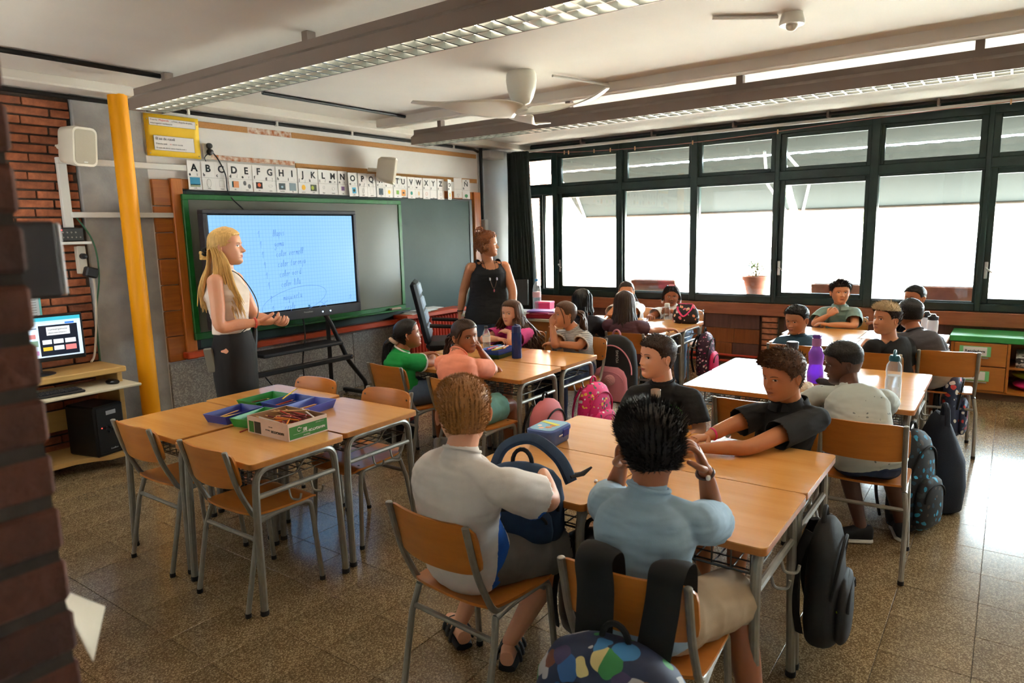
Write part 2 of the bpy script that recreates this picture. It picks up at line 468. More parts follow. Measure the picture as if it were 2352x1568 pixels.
# timber at the left of the chalkboard: three upright stacks of panels, pine posts
pan = struct_root('trim_4')
for k in range(7):
    part('panel', MB().bb(2.887, 3.028, 5.568, 5.60, 0.60+k*0.212, 0.60+(k+1)*0.212-0.006, 0.004), PINEP, pan)
part('post', MB().bb(3.03, 3.125, 5.545, 5.60, 0.60, 2.09, 0.006), PINE, pan)
part('post', MB().bb(6.93, 7.06, 5.545, 5.60, 0.60, 2.10, 0.006), PINE, pan)
part('rail', MB().bb(6.40, 6.93, 5.575, 5.60, 2.01, 2.10, 0.006), PINE, pan)
part('rail', MB().bb(3.125, 3.9, 5.575, 5.60, 2.01, 2.09, 0.006), PINE, pan)
part('panel', MB().bb(7.06, 7.16, 5.56, 5.60, 1.0, 1.6, 0.004), PINEP, pan)
# cork strips
ck = struct_root('trim_5')
for a, b, z0, z1, m in ((3.30, 3.80, 2.52, 2.57, CORK), (3.80, 4.26, 2.52, 2.57, CORKW), (4.27, 7.05, 2.52, 2.57, CORK),
                        (3.40, 4.28, 2.265, 2.305, CORKW), (4.29, 5.2, 2.24, 2.29, CORK), (5.2, 7.05, 2.215, 2.265, CORK)):
    part('cork_strip', MB().bb(a, b, 5.59, 5.602, z0, z1, 0.002), m, ck)

# ---- other walls (mostly behind the lens)
wl = MB()      # left wall with a small side window, all behind the lens
wl.bb(XL-0.15, XL, YB, 5.98, 0, 0.90); wl.bb(XL-0.15, XL, YB, 5.98, 2.40, 2.72)
for y0, y1 in ((YB, 3.1), (5.5, 5.98)): wl.bb(XL-0.15, XL, y0, y1, 0.90, 2.40)
struct('wall_left', wl, WHITE, 0)
wc = MB()      # unseen wall added behind the pier, its opening placed to let side daylight in
wc.bb(0.75, 0.90, 3.0, 5.98, 0, 0.90); wc.bb(0.75, 0.90, 3.0, 5.98, 2.35, 2.72)
for y0, y1 in ((3.0, 3.7), (5.4, 5.98)): wc.bb(0.75, 0.90, y0, y1, 0.90, 2.35)
wc.bb(XL, 0.75, 3.0, 3.1, 0, 2.72)
struct('added_side_wall', wc, WHITE, 0)
def frosted():
    m, nt, b = nodes_of('added_diffuser_pane'); N = nt.nodes; L = nt.links
    t = N.new('ShaderNodeBsdfTranslucent'); t.inputs[0].default_value = (0.30, 0.29, 0.28, 1); L.new(t.outputs[0], N['Material Output'].inputs[0]); N.remove(b); return m
struct('window_10', MB().bb(0.80, 0.81, 3.70, 5.40, 0.90, 2.35), frosted(), 0)  # unseen translucent pane added to dim and soften the side daylight
struct('wall_back', MB().bb(XL, 8.15, YB-0.15, YB, 0, 2.72), WHITE)
struct('roof', MB().bb(XL-0.15, 8.2, YB-0.15, 6.0, 2.86, 3.05), CONC)

# ---- near brick pier on the left edge
pier = struct('wall_pier', MB().bb(-0.62, 0.294, 0.855, 1.14, 0, 2.72), mk('mortar_shaded', lin((58, 48, 42)), 0.95, var=(40, 0.3)))  # mortar darkened along with the bricks, shade put into the colour
bl = MB().box((0, 0, 0), (0.285, 0.135, 0.050), 0.005).mesh('brick', BRICK_SHADED, 30)
bs = MB().box((0, 0, 0), (0.135, 0.135, 0.050), 0.005).mesh('brick', BRICK_SHADED, 30)
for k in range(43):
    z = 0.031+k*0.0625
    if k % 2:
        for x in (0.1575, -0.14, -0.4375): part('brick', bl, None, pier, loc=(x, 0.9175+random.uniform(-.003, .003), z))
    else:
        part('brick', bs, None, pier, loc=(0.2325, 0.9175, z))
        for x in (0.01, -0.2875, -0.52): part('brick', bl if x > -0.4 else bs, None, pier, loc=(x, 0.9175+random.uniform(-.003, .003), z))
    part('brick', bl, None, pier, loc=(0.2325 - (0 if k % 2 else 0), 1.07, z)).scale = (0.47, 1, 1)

# ---- window wall
WOODSILL = mk_wood('sill_wood', lin((168, 98, 62)), lin((142, 78, 46)), 1, 0.4)
struct('wall_window', MB().bb(7.95, 8.12, YB, 5.70, 0, 0.60), mk('under_window_plaster', lin((104, 78, 60)), 0.8, var=(4, 0.2)))
struct('trim_6', MB().bb(7.86, 8.12, YB, 5.60, 0.60, 0.735, 0.006), WOODSILL)
struct('trim_7', MB().bb(7.93, 8.10, YB, 5.70, 2.655, 2.73), GREENF)
# timber infill panels below the sill, a brick pier and two red heating pipes
inf = struct_root('trim_8')
PANA = mk_wood('infill_brown', lin((150, 84, 38)), lin((124, 66, 28)), 2, 0.5)
PANB = mk_wood('infill_plum', lin((112, 74, 66)), lin((92, 60, 54)), 2, 0.5)
rows = [(0.09, 0.26), (0.26, 0.43), (0.43, 0.60)]
for r, (z0, z1) in enumerate(rows):
    y = 2.26
    k = 0
    while y < 5.5:
        wd = (0.31, 0.29, 0.33)[(k+r) % 3]
        plum = (r == 2) or (r == 0 and k == 0) or (r == 1 and k == 0 and False)
        part('panel', MB().bb(7.925, 7.955, y+0.002, min(y+wd, 5.58)-0.002, z0+0.002, z1-0.002, 0.003), PANB if plum else PANA, inf)
        y += wd; k += 1
for y0 in np.arange(-2.6, 2.0, 0.46):
    part('panel', MB().bb(7.93, 7.955, y0+0.002, y0+0.458, 0.09, 0.60, 0.003), PANB, inf)
pp = struct('column_pier', MB().bb(7.90, 7.96, 2.055, 2.225, 0, 0.60), MORTAR)
for k in range(9):
    part('brick', MB().box((0, 0, 0), (0.06, 0.165, 0.052), 0.004).mesh('brick', mk_brick('brick_pier', lin((176, 112, 82)), lin((190, 124, 92)), lin((160, 98, 70))), 30) if k == 0 else pp.children[0].data, None, pp, loc=(7.90, 2.14, 0.035+k*0.0655))
hp = struct_root('trim_9')
for z in (0.055, 0.125):
    part('pipe', MB().tube([(7.86, 2.25, z), (7.86, 5.3, z)], 0.014, 10), RED, hp)
    part('pipe', MB().tube([(7.88, -2.6, z), (7.88, 2.05, z)], 0.014, 10), RED, hp)

def mk_glass():
    m, nt, b = nodes_of('window_glass'); N = nt.nodes; L = nt.links
    N.remove(b); out = N['Material Output']
    t = N.new('ShaderNodeBsdfTransparent'); t.inputs[0].default_value = (0.93, 0.96, 0.95, 1)
    g = N.new('ShaderNodeBsdfGlossy'); g.inputs['Roughness'].default_value = 0.02
    fr = N.new('ShaderNodeFresnel'); fr.inputs[0].default_value = 1.5
    mx = N.new('ShaderNodeMixShader'); L.new(fr.outputs[0], mx.inputs[0]); L.new(t.outputs[0], mx.inputs[1]); L.new(g.outputs[0], mx.inputs[2])
    L.new(mx.outputs[0], out.inputs[0]); return m
GLASS = mk_glass()
ALU = mk('window_handle', lin((190, 190, 188)), 0.3, metal=0.8)
def sash(root, y0, y1, z0, z1, x, fw, depth=0.05, name='sash', pane=True):
    """a framed pane lying in the window plane"""
    m = MB()
    xc = x
    m.box((xc, y0+fw/2, (z0+z1)/2), (depth, fw, z1-z0), 0.006); m.box((xc, y1-fw/2, (z0+z1)/2), (depth, fw, z1-z0), 0.006)
    m.box((xc, (y0+y1)/2, z0+fw/2), (depth, y1-y0-2*fw+0.004, fw), 0.006); m.box((xc, (y0+y1)/2, z1-fw/2), (depth, y1-y0-2*fw+0.004, fw), 0.006)
    o = part(name, m, GREENF, root)
    if pane: part('pane', MB().bb(xc-0.003, xc+0.003, y0+fw-0.005, y1-fw+0.005, z0+fw-0.005, z1-fw+0.005), GLASS, o)
    return o
YM = [5.60, 4.975, 4.015, 3.065, 2.13, 1.185, 0.235, -0.71, -1.655, -2.6]
for k in range(9):
    ya, yb = YM[k+1], YM[k]
    wr = struct_root('window_%d' % (k+1))
    # fixed frame: mullion, transom, sill rail, head
    f = MB()
    mw = 0.052 if k in (1, 3, 5, 6) else 0.085
    f.bb(7.92, 8.06, ya-mw/2, ya+mw/2, 0.735, 2.66, 0.008)
    f.bb(7.925, 8.055, ya, yb, 0.735, 0.815, 0.008)
    f.bb(7.925, 8.055, ya, yb, 2.075, 2.175, 0.008)
    f.bb(7.925, 8.055, ya, yb, 2.56, 2.66, 0.008)
    part('frame', f, GREENF, wr)
    sash(wr, ya+0.02, yb-0.02, 2.155, 2.585, 7.985, 0.06, 0.055, 'hopper_sash')
    fixed = k in (2, 3, 5, 7)
    if k == 0:
        sash(wr, 5.20, 5.56, 0.80, 2.085, 7.985, 0.05, 0.05)
        sash(wr, 5.0, 5.19, 0.80, 2.085, 7.985, 0.028, 0.05)
    else:
        s = sash(wr, ya+0.018, yb-0.018, 0.80, 2.085, 7.985, 0.028 if fixed else 0.062, 0.05)
    if k in (0, 1, 4, 6):
        h = MB().bb(7.945, 7.958, yb-0.062, yb-0.032, 1.05, 1.21, 0.004)
        h.tube(bend_path([(7.945, yb-0.047, 1.15), (7.905, yb-0.047, 1.15), (7.895, yb-0.10, 1.11)], 0.012), 0.008, 8)
        part('handle', h, ALU, wr)
# curtain rail with brackets, corner curtain
rl = struct_root('trim_10')
part('rail', MB().bb(7.76, 7.80, YB, 5.35, 2.625, 2.655, 0.004), PLASTIC_W, rl)
part('conduit', MB().tube([(7.72, YB, 2.69), (7.72, 5.2, 2.69)], 0.016, 8), DARKM, rl)
for y in np.arange(-2.2, 5.2, 0.95):
    part('bracket', MB().bb(7.70, 7.81, y-0.012, y+0.012, 2.655, 2.725, 0.003), mk('rusty_bracket', lin((120, 104, 96)), 0.6), rl)
CURT = mk('curtain_cloth', lin((48, 56, 54)), 0.8, var=(30, 0.15), bump=(200, 0.2))
def curtain():
    # a gathered curtain seen nearly edge on in the corner
    def fn(u, v):
        s = u*9*2*pi
        y = 5.52 - 0.46*u*(0.75+0.25*v)
        x = 7.62 + 0.045*sin(s) + 0.02*sin(2.3*s+1+v*2) - 0.05*(v-0.5)*sin(u*7)
        z = 0.12 + 2.50*(1-v) + 0.0*u
        return V((x + 0.02*sin(v*5+u*11), y, z))
    m = MB().grid(fn, 110, 22)
    o = part('curtain', m, CURT, None, 60); mod = o.modifiers.new('thick', 'SOLIDIFY'); mod.thickness = 0.006
    return tag(o, 'dark grey-green curtain gathered in the corner beside the windows', 'curtain')
curtain()

# ---- conduits on ceiling and wall
cd = struct_root('trim_11')
part('conduit', MB().tube([(-1.2, 4.80, 2.70), (2.62, 4.80, 2.70)], 0.016, 8), BLACKM, cd)
part('conduit', MB().tube([(3.42, 4.80, 2.705), (5.22, 4.80, 2.705)], 0.014, 8), DARKM, cd)
part('conduit', MB().tube([(-1.0, 5.59, 2.63), (7.0, 5.59, 2.63), (7.07, 5.57, 2.60)], 0.017, 8), BLACKM, cd)
for x in (1.9, 3.25, 4.1, 5.0, 5.9, 6.6):
    part('clip', MB().box((x, 5.585, 2.63), (0.022, 0.046, 0.046), 0.005), PLASTIC_W, cd)
part('conduit', MB().tube([(4.42, 2.78, 2.70), (5.0, 2.62, 2.70)], 0.010, 8), PLASTIC_W, cd)
part('conduit', MB().tube([(7.11, 5.56, 0.8), (7.11, 5.56, 2.65)], 0.022, 8), BLACKM, cd)
part('conduit', MB().tube([(3.85, 1.4, 2.71), (4.07, 1.12, 2.71)], 0.010, 8), PLASTIC_W, cd)
jb = struct('trim_12', MB().bb(7.12, 7.42, 5.42, 5.58, 2.52, 2.62, 0.01).bb(7.08, 7.15, 5.50, 5.585, 1.60, 1.76, 0.008), mk('junction_grey', lin((176, 174, 170)), 0.5))
# white cable trunking on the left
tk = struct_root('trim_13')
part('trunking', MB().bb(2.22, 3.18, 5.555, 5.597, 2.155, 2.20, 0.004), PLASTIC_W, tk)
part('trunking', MB().bb(2.232, 2.292, 5.582, 5.622, 1.70, 2.20, 0.004), PLASTIC_W, tk)
part('trunking', MB().bb(2.28, 3.14, 5.555, 5.597, 1.775, 1.815, 0.004), PLASTIC_W, tk)
part('shelf', MB().bb(2.06, 2.36, 5.49, 5.622, 1.582, 1.602, 0.003), PLASTIC_W, tk)
# yellow steel post
struct('column_post', MB().tube([(2.625, 5.43, 0), (2.625, 5.43, 2.66)], 0.066, 28), YELLOW)
# ================================================================== OUTDOORS
OUTW = mk('pale_render', lin((236, 226, 214)), 0.85, var=(0.5, 0.06))
GROUND = mk('court_paving', lin((214, 208, 198)), 0.85, var=(1.2, 0.12))
struct('ground', MB().bb(8.3, 60, -30, 40, -3.4, -3.2), GROUND)
struct('trim_14', MB().bb(8.12, 8.55, YB, 5.7, 0.66, 0.775, 0.01), mk('ledge_concrete', lin((196, 190, 182)), 0.8, var=(6, 0.12)))
eb = struct('wall_outside', MB().bb(8.15, 13.0, 6.03, 6.4, -3.2, 3.6), mk('pale_mortar', lin((190, 160, 140)), 0.9))
brick_run(eb, 8.30, 9.35, 0.60, 3.1, 5.995, 0.07, m=mk_brick('brick_pale', lin((198, 140, 112)), lin((212, 156, 128)), lin((184, 124, 98))), jitter=0.002)
def far_block():
    b = thing('building', 'pale rendered building with a low band of windows across the court', 'building', (12, 12, -3.2))
    part('wall', MB().bb(0, 24, 0, 6, 0, 7.2), OUTW, b)
    part('parapet', MB().bb(-0.1, 24.1, -0.12, 0.1, 3.9, 4.05), mk('pale_brick_band', lin((222, 168, 140)), 0.8), b)
    gl = mk('far_window_glass', lin((120, 130, 138)), 0.15)
    fm = mk('far_window_frame', lin((196, 190, 184)), 0.5)
    for k in range(5):
        x0 = 7.2+k*3.1
        fr = part('window', MB().bb(x0, x0+2.4, -0.06, 0.02, 3.0, 3.06).bb(x0, x0+2.4, -0.06, 0.02, 3.5, 3.56).bb(x0, x0+0.06, -0.06, 0.02, 3.0, 3.56).bb(x0+2.34, x0+2.4, -0.06, 0.02, 3.0, 3.56), fm, b)
        for j in range(4):
            part('pane', MB().bb(x0+0.06+j*0.57, x0+0.06+j*0.57+0.53, -0.03, 0.03, 3.06, 3.5), gl, fr)
far_block()
def far_block2():
    b = thing('building', 'long white building closing the far side of the court', 'building', (40, -20, -3.2))
    part('wall', MB().bb(0, 5, 0, 32, 0, 6.4), OUTW, b)
    for k in range(8):
        part('window', MB().bb(-0.05, 0.05, 2+k*3.6, 3.8+k*3.6, 2.4, 3.8), mk('far_window_glass', lin((120, 130, 138)), 0.15), b)
far_block2()
# awning: two lengths of cloth in front of the window wall with a gap, a slit near the cassette
AWN = None
def mk_awning():
    m, nt, b = nodes_of('awning_cloth'); N = nt.nodes; L = nt.links
    b.inputs['Base Color'].default_value = (*lin((40, 42, 37)), 1); b.inputs['Roughness'].default_value = 0.9
    t = N.new('ShaderNodeBsdfTranslucent'); t.inputs[0].default_value = (*lin((34, 36, 31)), 1)
    mx = N.new('ShaderNodeMixShader'); mx.inputs[0].default_value = 0.10
    L.new(b.outputs[0], mx.inputs[1]); L.new(t.outputs[0], mx.inputs[2]); L.new(mx.outputs[0], N['Material Output'].inputs[0]); return m
AWN = mk_awning()
def awning(y0, y1, label):
    a = thing('awning', label, 'awning', (8.13, (y0+y1)/2, 2.72), 0, 'awnings over the windows')
    h = (y1-y0)/2
    part('cassette', MB().bb(0.0, 0.12, -h, h, -0.02, 0.10, 0.02), mk('awning_box', lin((150, 152, 146)), 0.5), a)
    def fn(u, v, xa, xb, za, zb, wob):
        y = -h + 2*h*u
        x = xa+(xb-xa)*v; z = za+(zb-za)*v - 0.05*sin(pi*v) + wob*sin(y*34)*(1-v)
        return V((x, y, z))
    m = MB().grid(lambda u, v: fn(u, v, 0.10, 0.40, 0.03, -0.30, 0), 60, 6)
    m2 = MB().grid(lambda u, v: fn(u, v, 0.405, 1.07, -0.318, -0.93, 0.0035), 160, 8)
    part('canopy', m, AWN, a, 60); part('canopy', m2, AWN, a, 60)
    part('front_bar', MB().tube([(1.075, -h, -0.95), (1.075, h, -0.95)], 0.025, 10), mk('awning_bar', lin((150, 128, 112)), 0.6), a)
    for s in (-0.97, 0.97):
        part('arm', MB().tube(bend_path([(0.05, s*h, -0.3), (0.6, s*h*0.92, -0.62), (1.06, s*h, -0.95)], 0.03), 0.016, 8), mk('awning_arm', lin((200, 198, 192)), 0.5), a)
awning(2.30, 5.28, 'grey-green awning stretched over the left half of the windows')
awning(-2.2, 2.21, 'grey-green awning stretched over the right half of the windows')
TC = mk('terracotta', lin((196, 116, 88)), 0.8, var=(14, 0.15))
SOIL = mk('soil', lin((70, 56, 46)), 0.95, bump=(80, 0.5))
LEAF = mk('plant_leaf', lin((120, 134, 92)), 0.6, var=(10, 0.3))
def leaf_mesh(n, rad, zc, hz, size, seed, mats=0):
    rnd = random.Random(seed); m = MB()
    for k in range(n):
        a = rnd.uniform(0, 2*pi); r = rad*sqrt(rnd.random()); z = zc+hz*(rnd.random()*2-1)
        c = V((r*cos(a), r*sin(a), z))
        d = V((cos(a)*0.7+rnd.uniform(-.5, .5), sin(a)*0.7+rnd.uniform(-.5, .5), rnd.uniform(-0.2, 1))).normalized()
        _, s, u = frame(d); L_ = size*rnd.uniform(0.7, 1.3); W_ = L_*0.22
        m.add([c, c+d*L_*0.5+s*W_, c+d*L_+u*L_*-0.1, c+d*L_*0.5-s*W_], [(0, 1, 2, 3)])
    return m
def flower_pot():
    t = thing('flower_pot', 'round terracotta pot with a straggly plant on the ledge outside the middle window', 'flower pot', (8.30, 2.435, 0.776))
    part('pot', MB().lathe([(0.0, 0), (0.095, 0), (0.135, 0.19), (0.15, 0.19), (0.155, 0.235), (0.138, 0.235), (0.135, 0.205), (0, 0.205)], 28), TC, t)
    part('soil', MB().lathe([(0, 0.2), (0.134, 0.2), (0.12, 0.212), (0, 0.216)], 20), SOIL, t)
    m = MB(); rnd = random.Random(3)
    for k in range(16):
        a = rnd.uniform(0, 6.28); e = V((cos(a)*rnd.uniform(.03, .13), sin(a)*rnd.uniform(.03, .13), 0.30+rnd.uniform(0, .11)))
        m.tube(smooth_path([V((0.02*cos(a), 0.02*sin(a), 0.2)), V((e.x*0.4, e.y*0.4, 0.27)), e], 3), [0.004]*4+[0.003]*2+[0.002], 5)
    part('stem', m, mk('plant_stem', lin((140, 120, 92)), 0.7), t)
    o = part('foliage', leaf_mesh(120, 0.12, 0.31, 0.075, 0.055, 5), LEAF, t); o['kind'] = 'stuff'
flower_pot()
def planter(y, w_, label):
    t = thing('planter', label, 'planter', (8.30, y, 0.776), 0, 'terracotta planters on the ledge outside')
    poly = [(-0.085, 0), (0.085, 0), (0.105, 0.135), (0.118, 0.135), (0.118, 0.165), (-0.118, 0.165), (-0.118, 0.135), (-0.105, 0.135)]
    m = MB().prism(poly, w_, 1, -w_/2)
    part('trough', m, TC, t)
    part('soil', MB().bb(-0.095, 0.095, -w_/2+0.02, w_/2-0.02, 0.15, 0.172, 0.006), SOIL, t)
planter(3.69, 0.60, 'terracotta trough on the ledge outside, left of the round pot')
planter(1.54, 0.50, 'terracotta trough on the ledge outside, behind the boy in the sage polo shirt')
planter(0.47, 0.58, 'terracotta trough on the ledge outside, rightmost one')
def tree():
    t = thing('tree', 'light green leafy tree crown beyond the court, below the awnings', 'tree', (18, 3.6, -3.2))
    part('trunk', MB().tube(smooth_path([(0, 0, 0), (0.1, 0.1, 2.2), (0.0, 0.0, 4.2)], 4), [0.10]*5+[0.07]*4, 10), mk('bark', lin((120, 104, 88)), 0.9), t)
    m = leaf_mesh(2600, 1.75, 5.2, 0.62, 0.16, 9)
    o = part('crown', m, mk('tree_leaf', lin((128, 150, 78)), 0.6, var=(2, 0.3), col2=lin((170, 176, 96))), t); o['kind'] = 'stuff'
tree()

# ================================================================== CEILING FITTINGS
LAMPG = mk('lamp_housing', lin((138, 122, 112)), 0.42, metal=0.1, var=(3, 0.05))
LOUV = mk('lamp_louver', lin((92, 98, 98)), 0.3, metal=0.85)
WTUBE = mk('lamp_tube', (1.0, 0.80, 0.58), 0.25, emis=30)  # tube glow added as warm fill over the tables
def lamp_row(x, w_, label):
    t = thing('ceiling_lamp', label, 'lamp', (x, 5.08, 2.50))
    Ln = 7.5; h = w_/2
    # housing: two side plates, shoulders and a narrower spine, open below
    m = MB()
    for s in (-1, 1):
        prof = [(s*h, 0.0), (s*h, 0.075), (s*(h-0.045), 0.105), (s*(h-0.045), 0.15), (s*(h-0.051), 0.15), (s*(h-0.051), 0.10), (s*(h-0.006), 0.071), (s*(h-0.006), 0.0)]
        m.prism(prof if s < 0 else prof[::-1], -Ln, 1, 0)
    m.bb(-h+0.05, h-0.05, -Ln, 0, 0.142, 0.15)
    part('housing', m, LAMPG, t, 20)
    part('end_cap', MB().prism([(-h, 0), (h, 0), (h, 0.075), (h-0.045, 0.105), (h-0.045, 0.15), (-h+0.045, 0.15), (-h+0.045, 0.105), (-h, 0.075)], 0.004, 1, -0.002), LAMPG, t, 20)
    part('reflector', MB().bb(-h+0.008, h-0.008, -Ln+0.01, -0.01, 0.066, 0.070), LOUV, t)
    for s in (-1, 1): part('tube', MB().tube([(s*0.05, -Ln+0.1, 0.05), (s*0.05, -0.1, 0.05)], 0.012, 8), WTUBE, t)
    bm = MB().prism([(-0.006, 0), (0.006, 0), (0.001, 0.034), (-0.001, 0.034)], 2*h-0.016, 0, -h+0.008).mesh('louver_blade', LOUV, 20)
    n = 62
    for k in range(n):
        part('louver_blade', bm, None, t, loc=(0, -0.06-k*0.095, 0.001))
    part('louver_spine', MB().bb(-0.003, 0.003, -Ln+0.01, -0.01, 0.003, 0.036).bb(-h+0.004, -h+0.008, -Ln+0.01, -0.01, 0.001, 0.04).bb(h-0.008, h-0.004, -Ln+0.01, -0.01, 0.001, 0.04), LOUV, t)
    for k in range(5): part('hanger', MB().bb(-0.03, 0.03, -0.35-k*1.5, -0.30-k*1.5, 0.15, 0.218, 0.002), LAMPG, t)
lamp_row(2.645, 0.235, 'long louvred strip lamp ending at the yellow post')
lamp_row(5.445, 0.20, 'long louvred strip lamp running nearer the windows')
FANW = mk('fan_white', lin((226, 222, 210)), 0.32)
def fan():
    t = thing('ceiling_fan', 'white three-bladed ceiling fan with a bell-shaped motor housing', 'fan', (4.24, 2.93, 2.72))
    part('motor_housing', MB().lathe([(0.0, 0), (0.098, 0), (0.108, -0.02), (0.110, -0.06), (0.102, -0.12), (0.085, -0.175), (0.06, -0.215), (0.03, -0.228), (0, -0.23)][::-1], 36), FANW, t)
    part('hub', MB().lathe([(0, -0.30), (0.03, -0.298), (0.05, -0.285), (0.055, -0.265), (0.04, -0.245), (0.022, -0.235), (0.022, -0.22), (0, -0.22)], 28), FANW, t)
    def blade(ang):
        def fn(u, v):
            r = 0.03+0.77*u
            wd = 0.055+0.085*sin(pi*min(1, u*1.15+0.12))**0.8 * (1 if u < .9 else 1) - 0.10*max(0, u-0.72)
            wd = max(wd, 0.012)
            sweep = 0.10*sin(u*pi*0.9) - 0.10*u*u
            y = sweep + (v-0.5)*wd*1.6
            tw = 0.42*(1-u*0.75)
            z = -0.268 + (v-0.5)*wd*1.6*sin(tw)*1.1 - 0.012*sin(pi*u) + 0.028*u*u*u
            p = V((r, y, z)); c, s_ = cos(ang), sin(ang)
            return V((p.x*c-p.y*s_, p.x*s_+p.y*c, p.z))
        m = MB().grid(fn, 24, 9)
        o = part('blade', m, FANW, t, 70); md = o.modifiers.new('thick', 'SOLIDIFY'); md.thickness = 0.009; md.offset = 0
    for a in (152, 262, 24): blade(radians(a))
fan()
def sensor():
    t = thing('motion_sensor', 'small white domed sensor on the ceiling near the top edge', 'sensor', (4.09, 1.05, 2.72))
    part('base', MB().lathe([(0, -0.06), (0.062, -0.06), (0.066, -0.05), (0.055, 0), (0, 0)], 24), FANW, t)
    part('dome', MB().sphere((0, 0, -0.062), (0.032, 0.032, 0.03), 16, 10), IVORY, t)
sensor()
def wall_speaker(loc, rz, tilt, label):
    t = thing('wall_speaker', label, 'speaker', loc, rz)
    # body: rounded cabinet widening to the grille; local -Y is the front
    def ring(w_, h_, y, r): return [V((x, y, z)) for x, z in rounded(w_, h_, r, 4)]
    R = Matrix.Rotation(tilt, 3, 'X')
    m = MB(); rings = [ring(0.13, 0.20, 0.10, 0.03), ring(0.17, 0.25, 0.07, 0.04), ring(0.195, 0.275, -0.06, 0.04), ring(0.185, 0.265, -0.085, 0.04)]
    n = len(rings[0]); vs = [R @ p for r in rings for p in r]
    fs = [(i*n+j, (i+1)*n+j, (i+1)*n+(j+1) % n, i*n+(j+1) % n) for i in range(3) for j in range(n)] + [tuple(range(n)), tuple(3*n+j for j in range(n-1, -1, -1))]
    m.add(vs, fs); part('cabinet', m, IVORY, t, 40)
    g = MB(); rr = [R @ p for p in ring(0.155, 0.235, -0.0875, 0.03)]; r2 = [R @ p for p in ring(0.155, 0.235, -0.08, 0.03)]
    g.add(rr+r2, [tuple(range(n-1, -1, -1))]+[(j, (j+1) % n, n+(j+1) % n, n+j) for j in range(n)])
    part('grille', g, mk('speaker_grille', lin((186, 176, 156)), 0.7, bump=(500, 0.5)), t, 30)
    part('badge', MB().box(R @ V((0, -0.088, -0.105)), (0.03, 0.003, 0.008), 0.001, R), PLASTIC_W, t)
    part('bracket', MB().tube([(0, 0.08, 0), (0, 0.20, 0.01)], 0.02, 10), IVORY, t)
wall_speaker((2.315, 5.445, 2.27), radians(14), radians(7), 'ivory loudspeaker on the brick wall left of the yellow post')
wall_speaker((5.32, 5.42, 2.27), radians(38), radians(10), 'ivory loudspeaker above the alphabet cards')
# ================================================================== FRONT WALL FITTINGS
SLATE = mk('chalkboard_green', lin((50, 70, 65)), 0.5, var=(2.5, 0.12), spec=0.22)
GREENP = mk('board_frame_green', lin((24, 104, 40)), 0.4, var=(16, 0.25))
BOARDG = mk('board_grey_green', lin((104, 104, 92)), 0.25, var=(1.5, 0.06), spec=0.7, coat=0.3)
def boards():
    t = thing('chalkboard', 'wide dark green chalkboard on the front wall behind the sliding board', 'chalkboard', (5.0, 5.57, 0.67))
    part('slate', MB().bb(-1.885, 1.885, -0.012, 0.02, 0.0, 1.335, 0.004), SLATE, t)
    part('frame', MB().bb(-1.885, -1.84, -0.02, 0.015, 0, 1.335, 0.003).bb(1.83, 1.885, -0.02, 0.015, 0, 1.335, 0.003).bb(-1.885, 1.885, -0.02, 0.015, 1.32, 1.335, 0.003).bb(-1.885, 1.885, -0.02, 0.015, 0, 0.015, 0.003), DARKM, t)
    part('chalk_rail', MB().bb(-2.0, 1.30, -0.085, 0.0, -0.055, -0.002, 0.006), ORANGEW, t)
    t = thing('sliding_board', 'sliding grey-green board in a green painted timber frame', 'board', (4.34, 5.535, 0.76))
    m = MB(); w_, h_ = 2.50, 1.205
    m.bb(-w_/2, w_/2, -0.03, 0.0, h_-0.045, h_, 0.005); m.bb(-w_/2, w_/2, -0.03, 0.0, 0, 0.06, 0.005)
    m.bb(-w_/2, -w_/2+0.05, -0.03, 0, 0.06, h_-0.045, 0.005); m.bb(w_/2-0.05, w_/2, -0.03, 0, 0.06, h_-0.045, 0.005)
    part('frame', m, GREENP, t)
    part('board', MB().bb(-w_/2+0.04, w_/2-0.04, -0.02, -0.008, 0.05, h_-0.04), BOARDG, t)
    part('ledge', MB().bb(-0.4, w_/2+0.03, -0.075, -0.028, 0.0, 0.018, 0.004), GREENP, t)
    t = tag(part('board_eraser', MB().bb(-0.075, 0.075, -0.02, 0.02, 0, 0.022, 0.006), mk('eraser_felt', lin((170, 156, 140)), 0.9), None, loc=(5.40, 5.48, 0.7795)), 'pale felt eraser lying on the ledge of the sliding board', 'eraser')
boards()

def screen_material():
    """blue-white writing canvas with a fine grid; a screen gives off light"""
    m, nt, b = nodes_of('screen_canvas'); N = nt.nodes; L = nt.links
    tc = N.new('ShaderNodeTexCoord'); sx = N.new('ShaderNodeSeparateXYZ'); L.new(tc.outputs['Object'], sx.inputs[0])
    def line(ax):
        d = N.new('ShaderNodeMath'); d.operation = 'DIVIDE'; d.inputs[1].default_value = 0.032; L.new(sx.outputs[ax], d.inputs[0])
        f = N.new('ShaderNodeMath'); f.operation = 'FRACT'; L.new(d.outputs[0], f.inputs[0])
        l = N.new('ShaderNodeMath'); l.operation = 'LESS_THAN'; l.inputs[1].default_value = 0.09; L.new(f.outputs[0], l.inputs[0]); return l
    a, c = line(0), line(2)
    mxm = N.new('ShaderNodeMath'); mxm.operation = 'MAXIMUM'; L.new(a.outputs[0], mxm.inputs[0]); L.new(c.outputs[0], mxm.inputs[1])
    mx = N.new('ShaderNodeMix'); mx.data_type = 'RGBA'; mx.inputs['A'].default_value = (*lin((140, 196, 244)), 1); mx.inputs['B'].default_value = (*lin((120, 176, 226)), 1)
    L.new(mxm.outputs[0], mx.inputs['Factor'])
    L.new(mx.outputs['Result'], b.inputs['Emission Color']); b.inputs['Emission Strength'].default_value = 0.92
    b.inputs['Base Color'].default_value = (0.02, 0.02, 0.02, 1); b.inputs['Roughness'].default_value = 0.22; b.inputs['Specular IOR Level'].default_value = 0.6
    return m
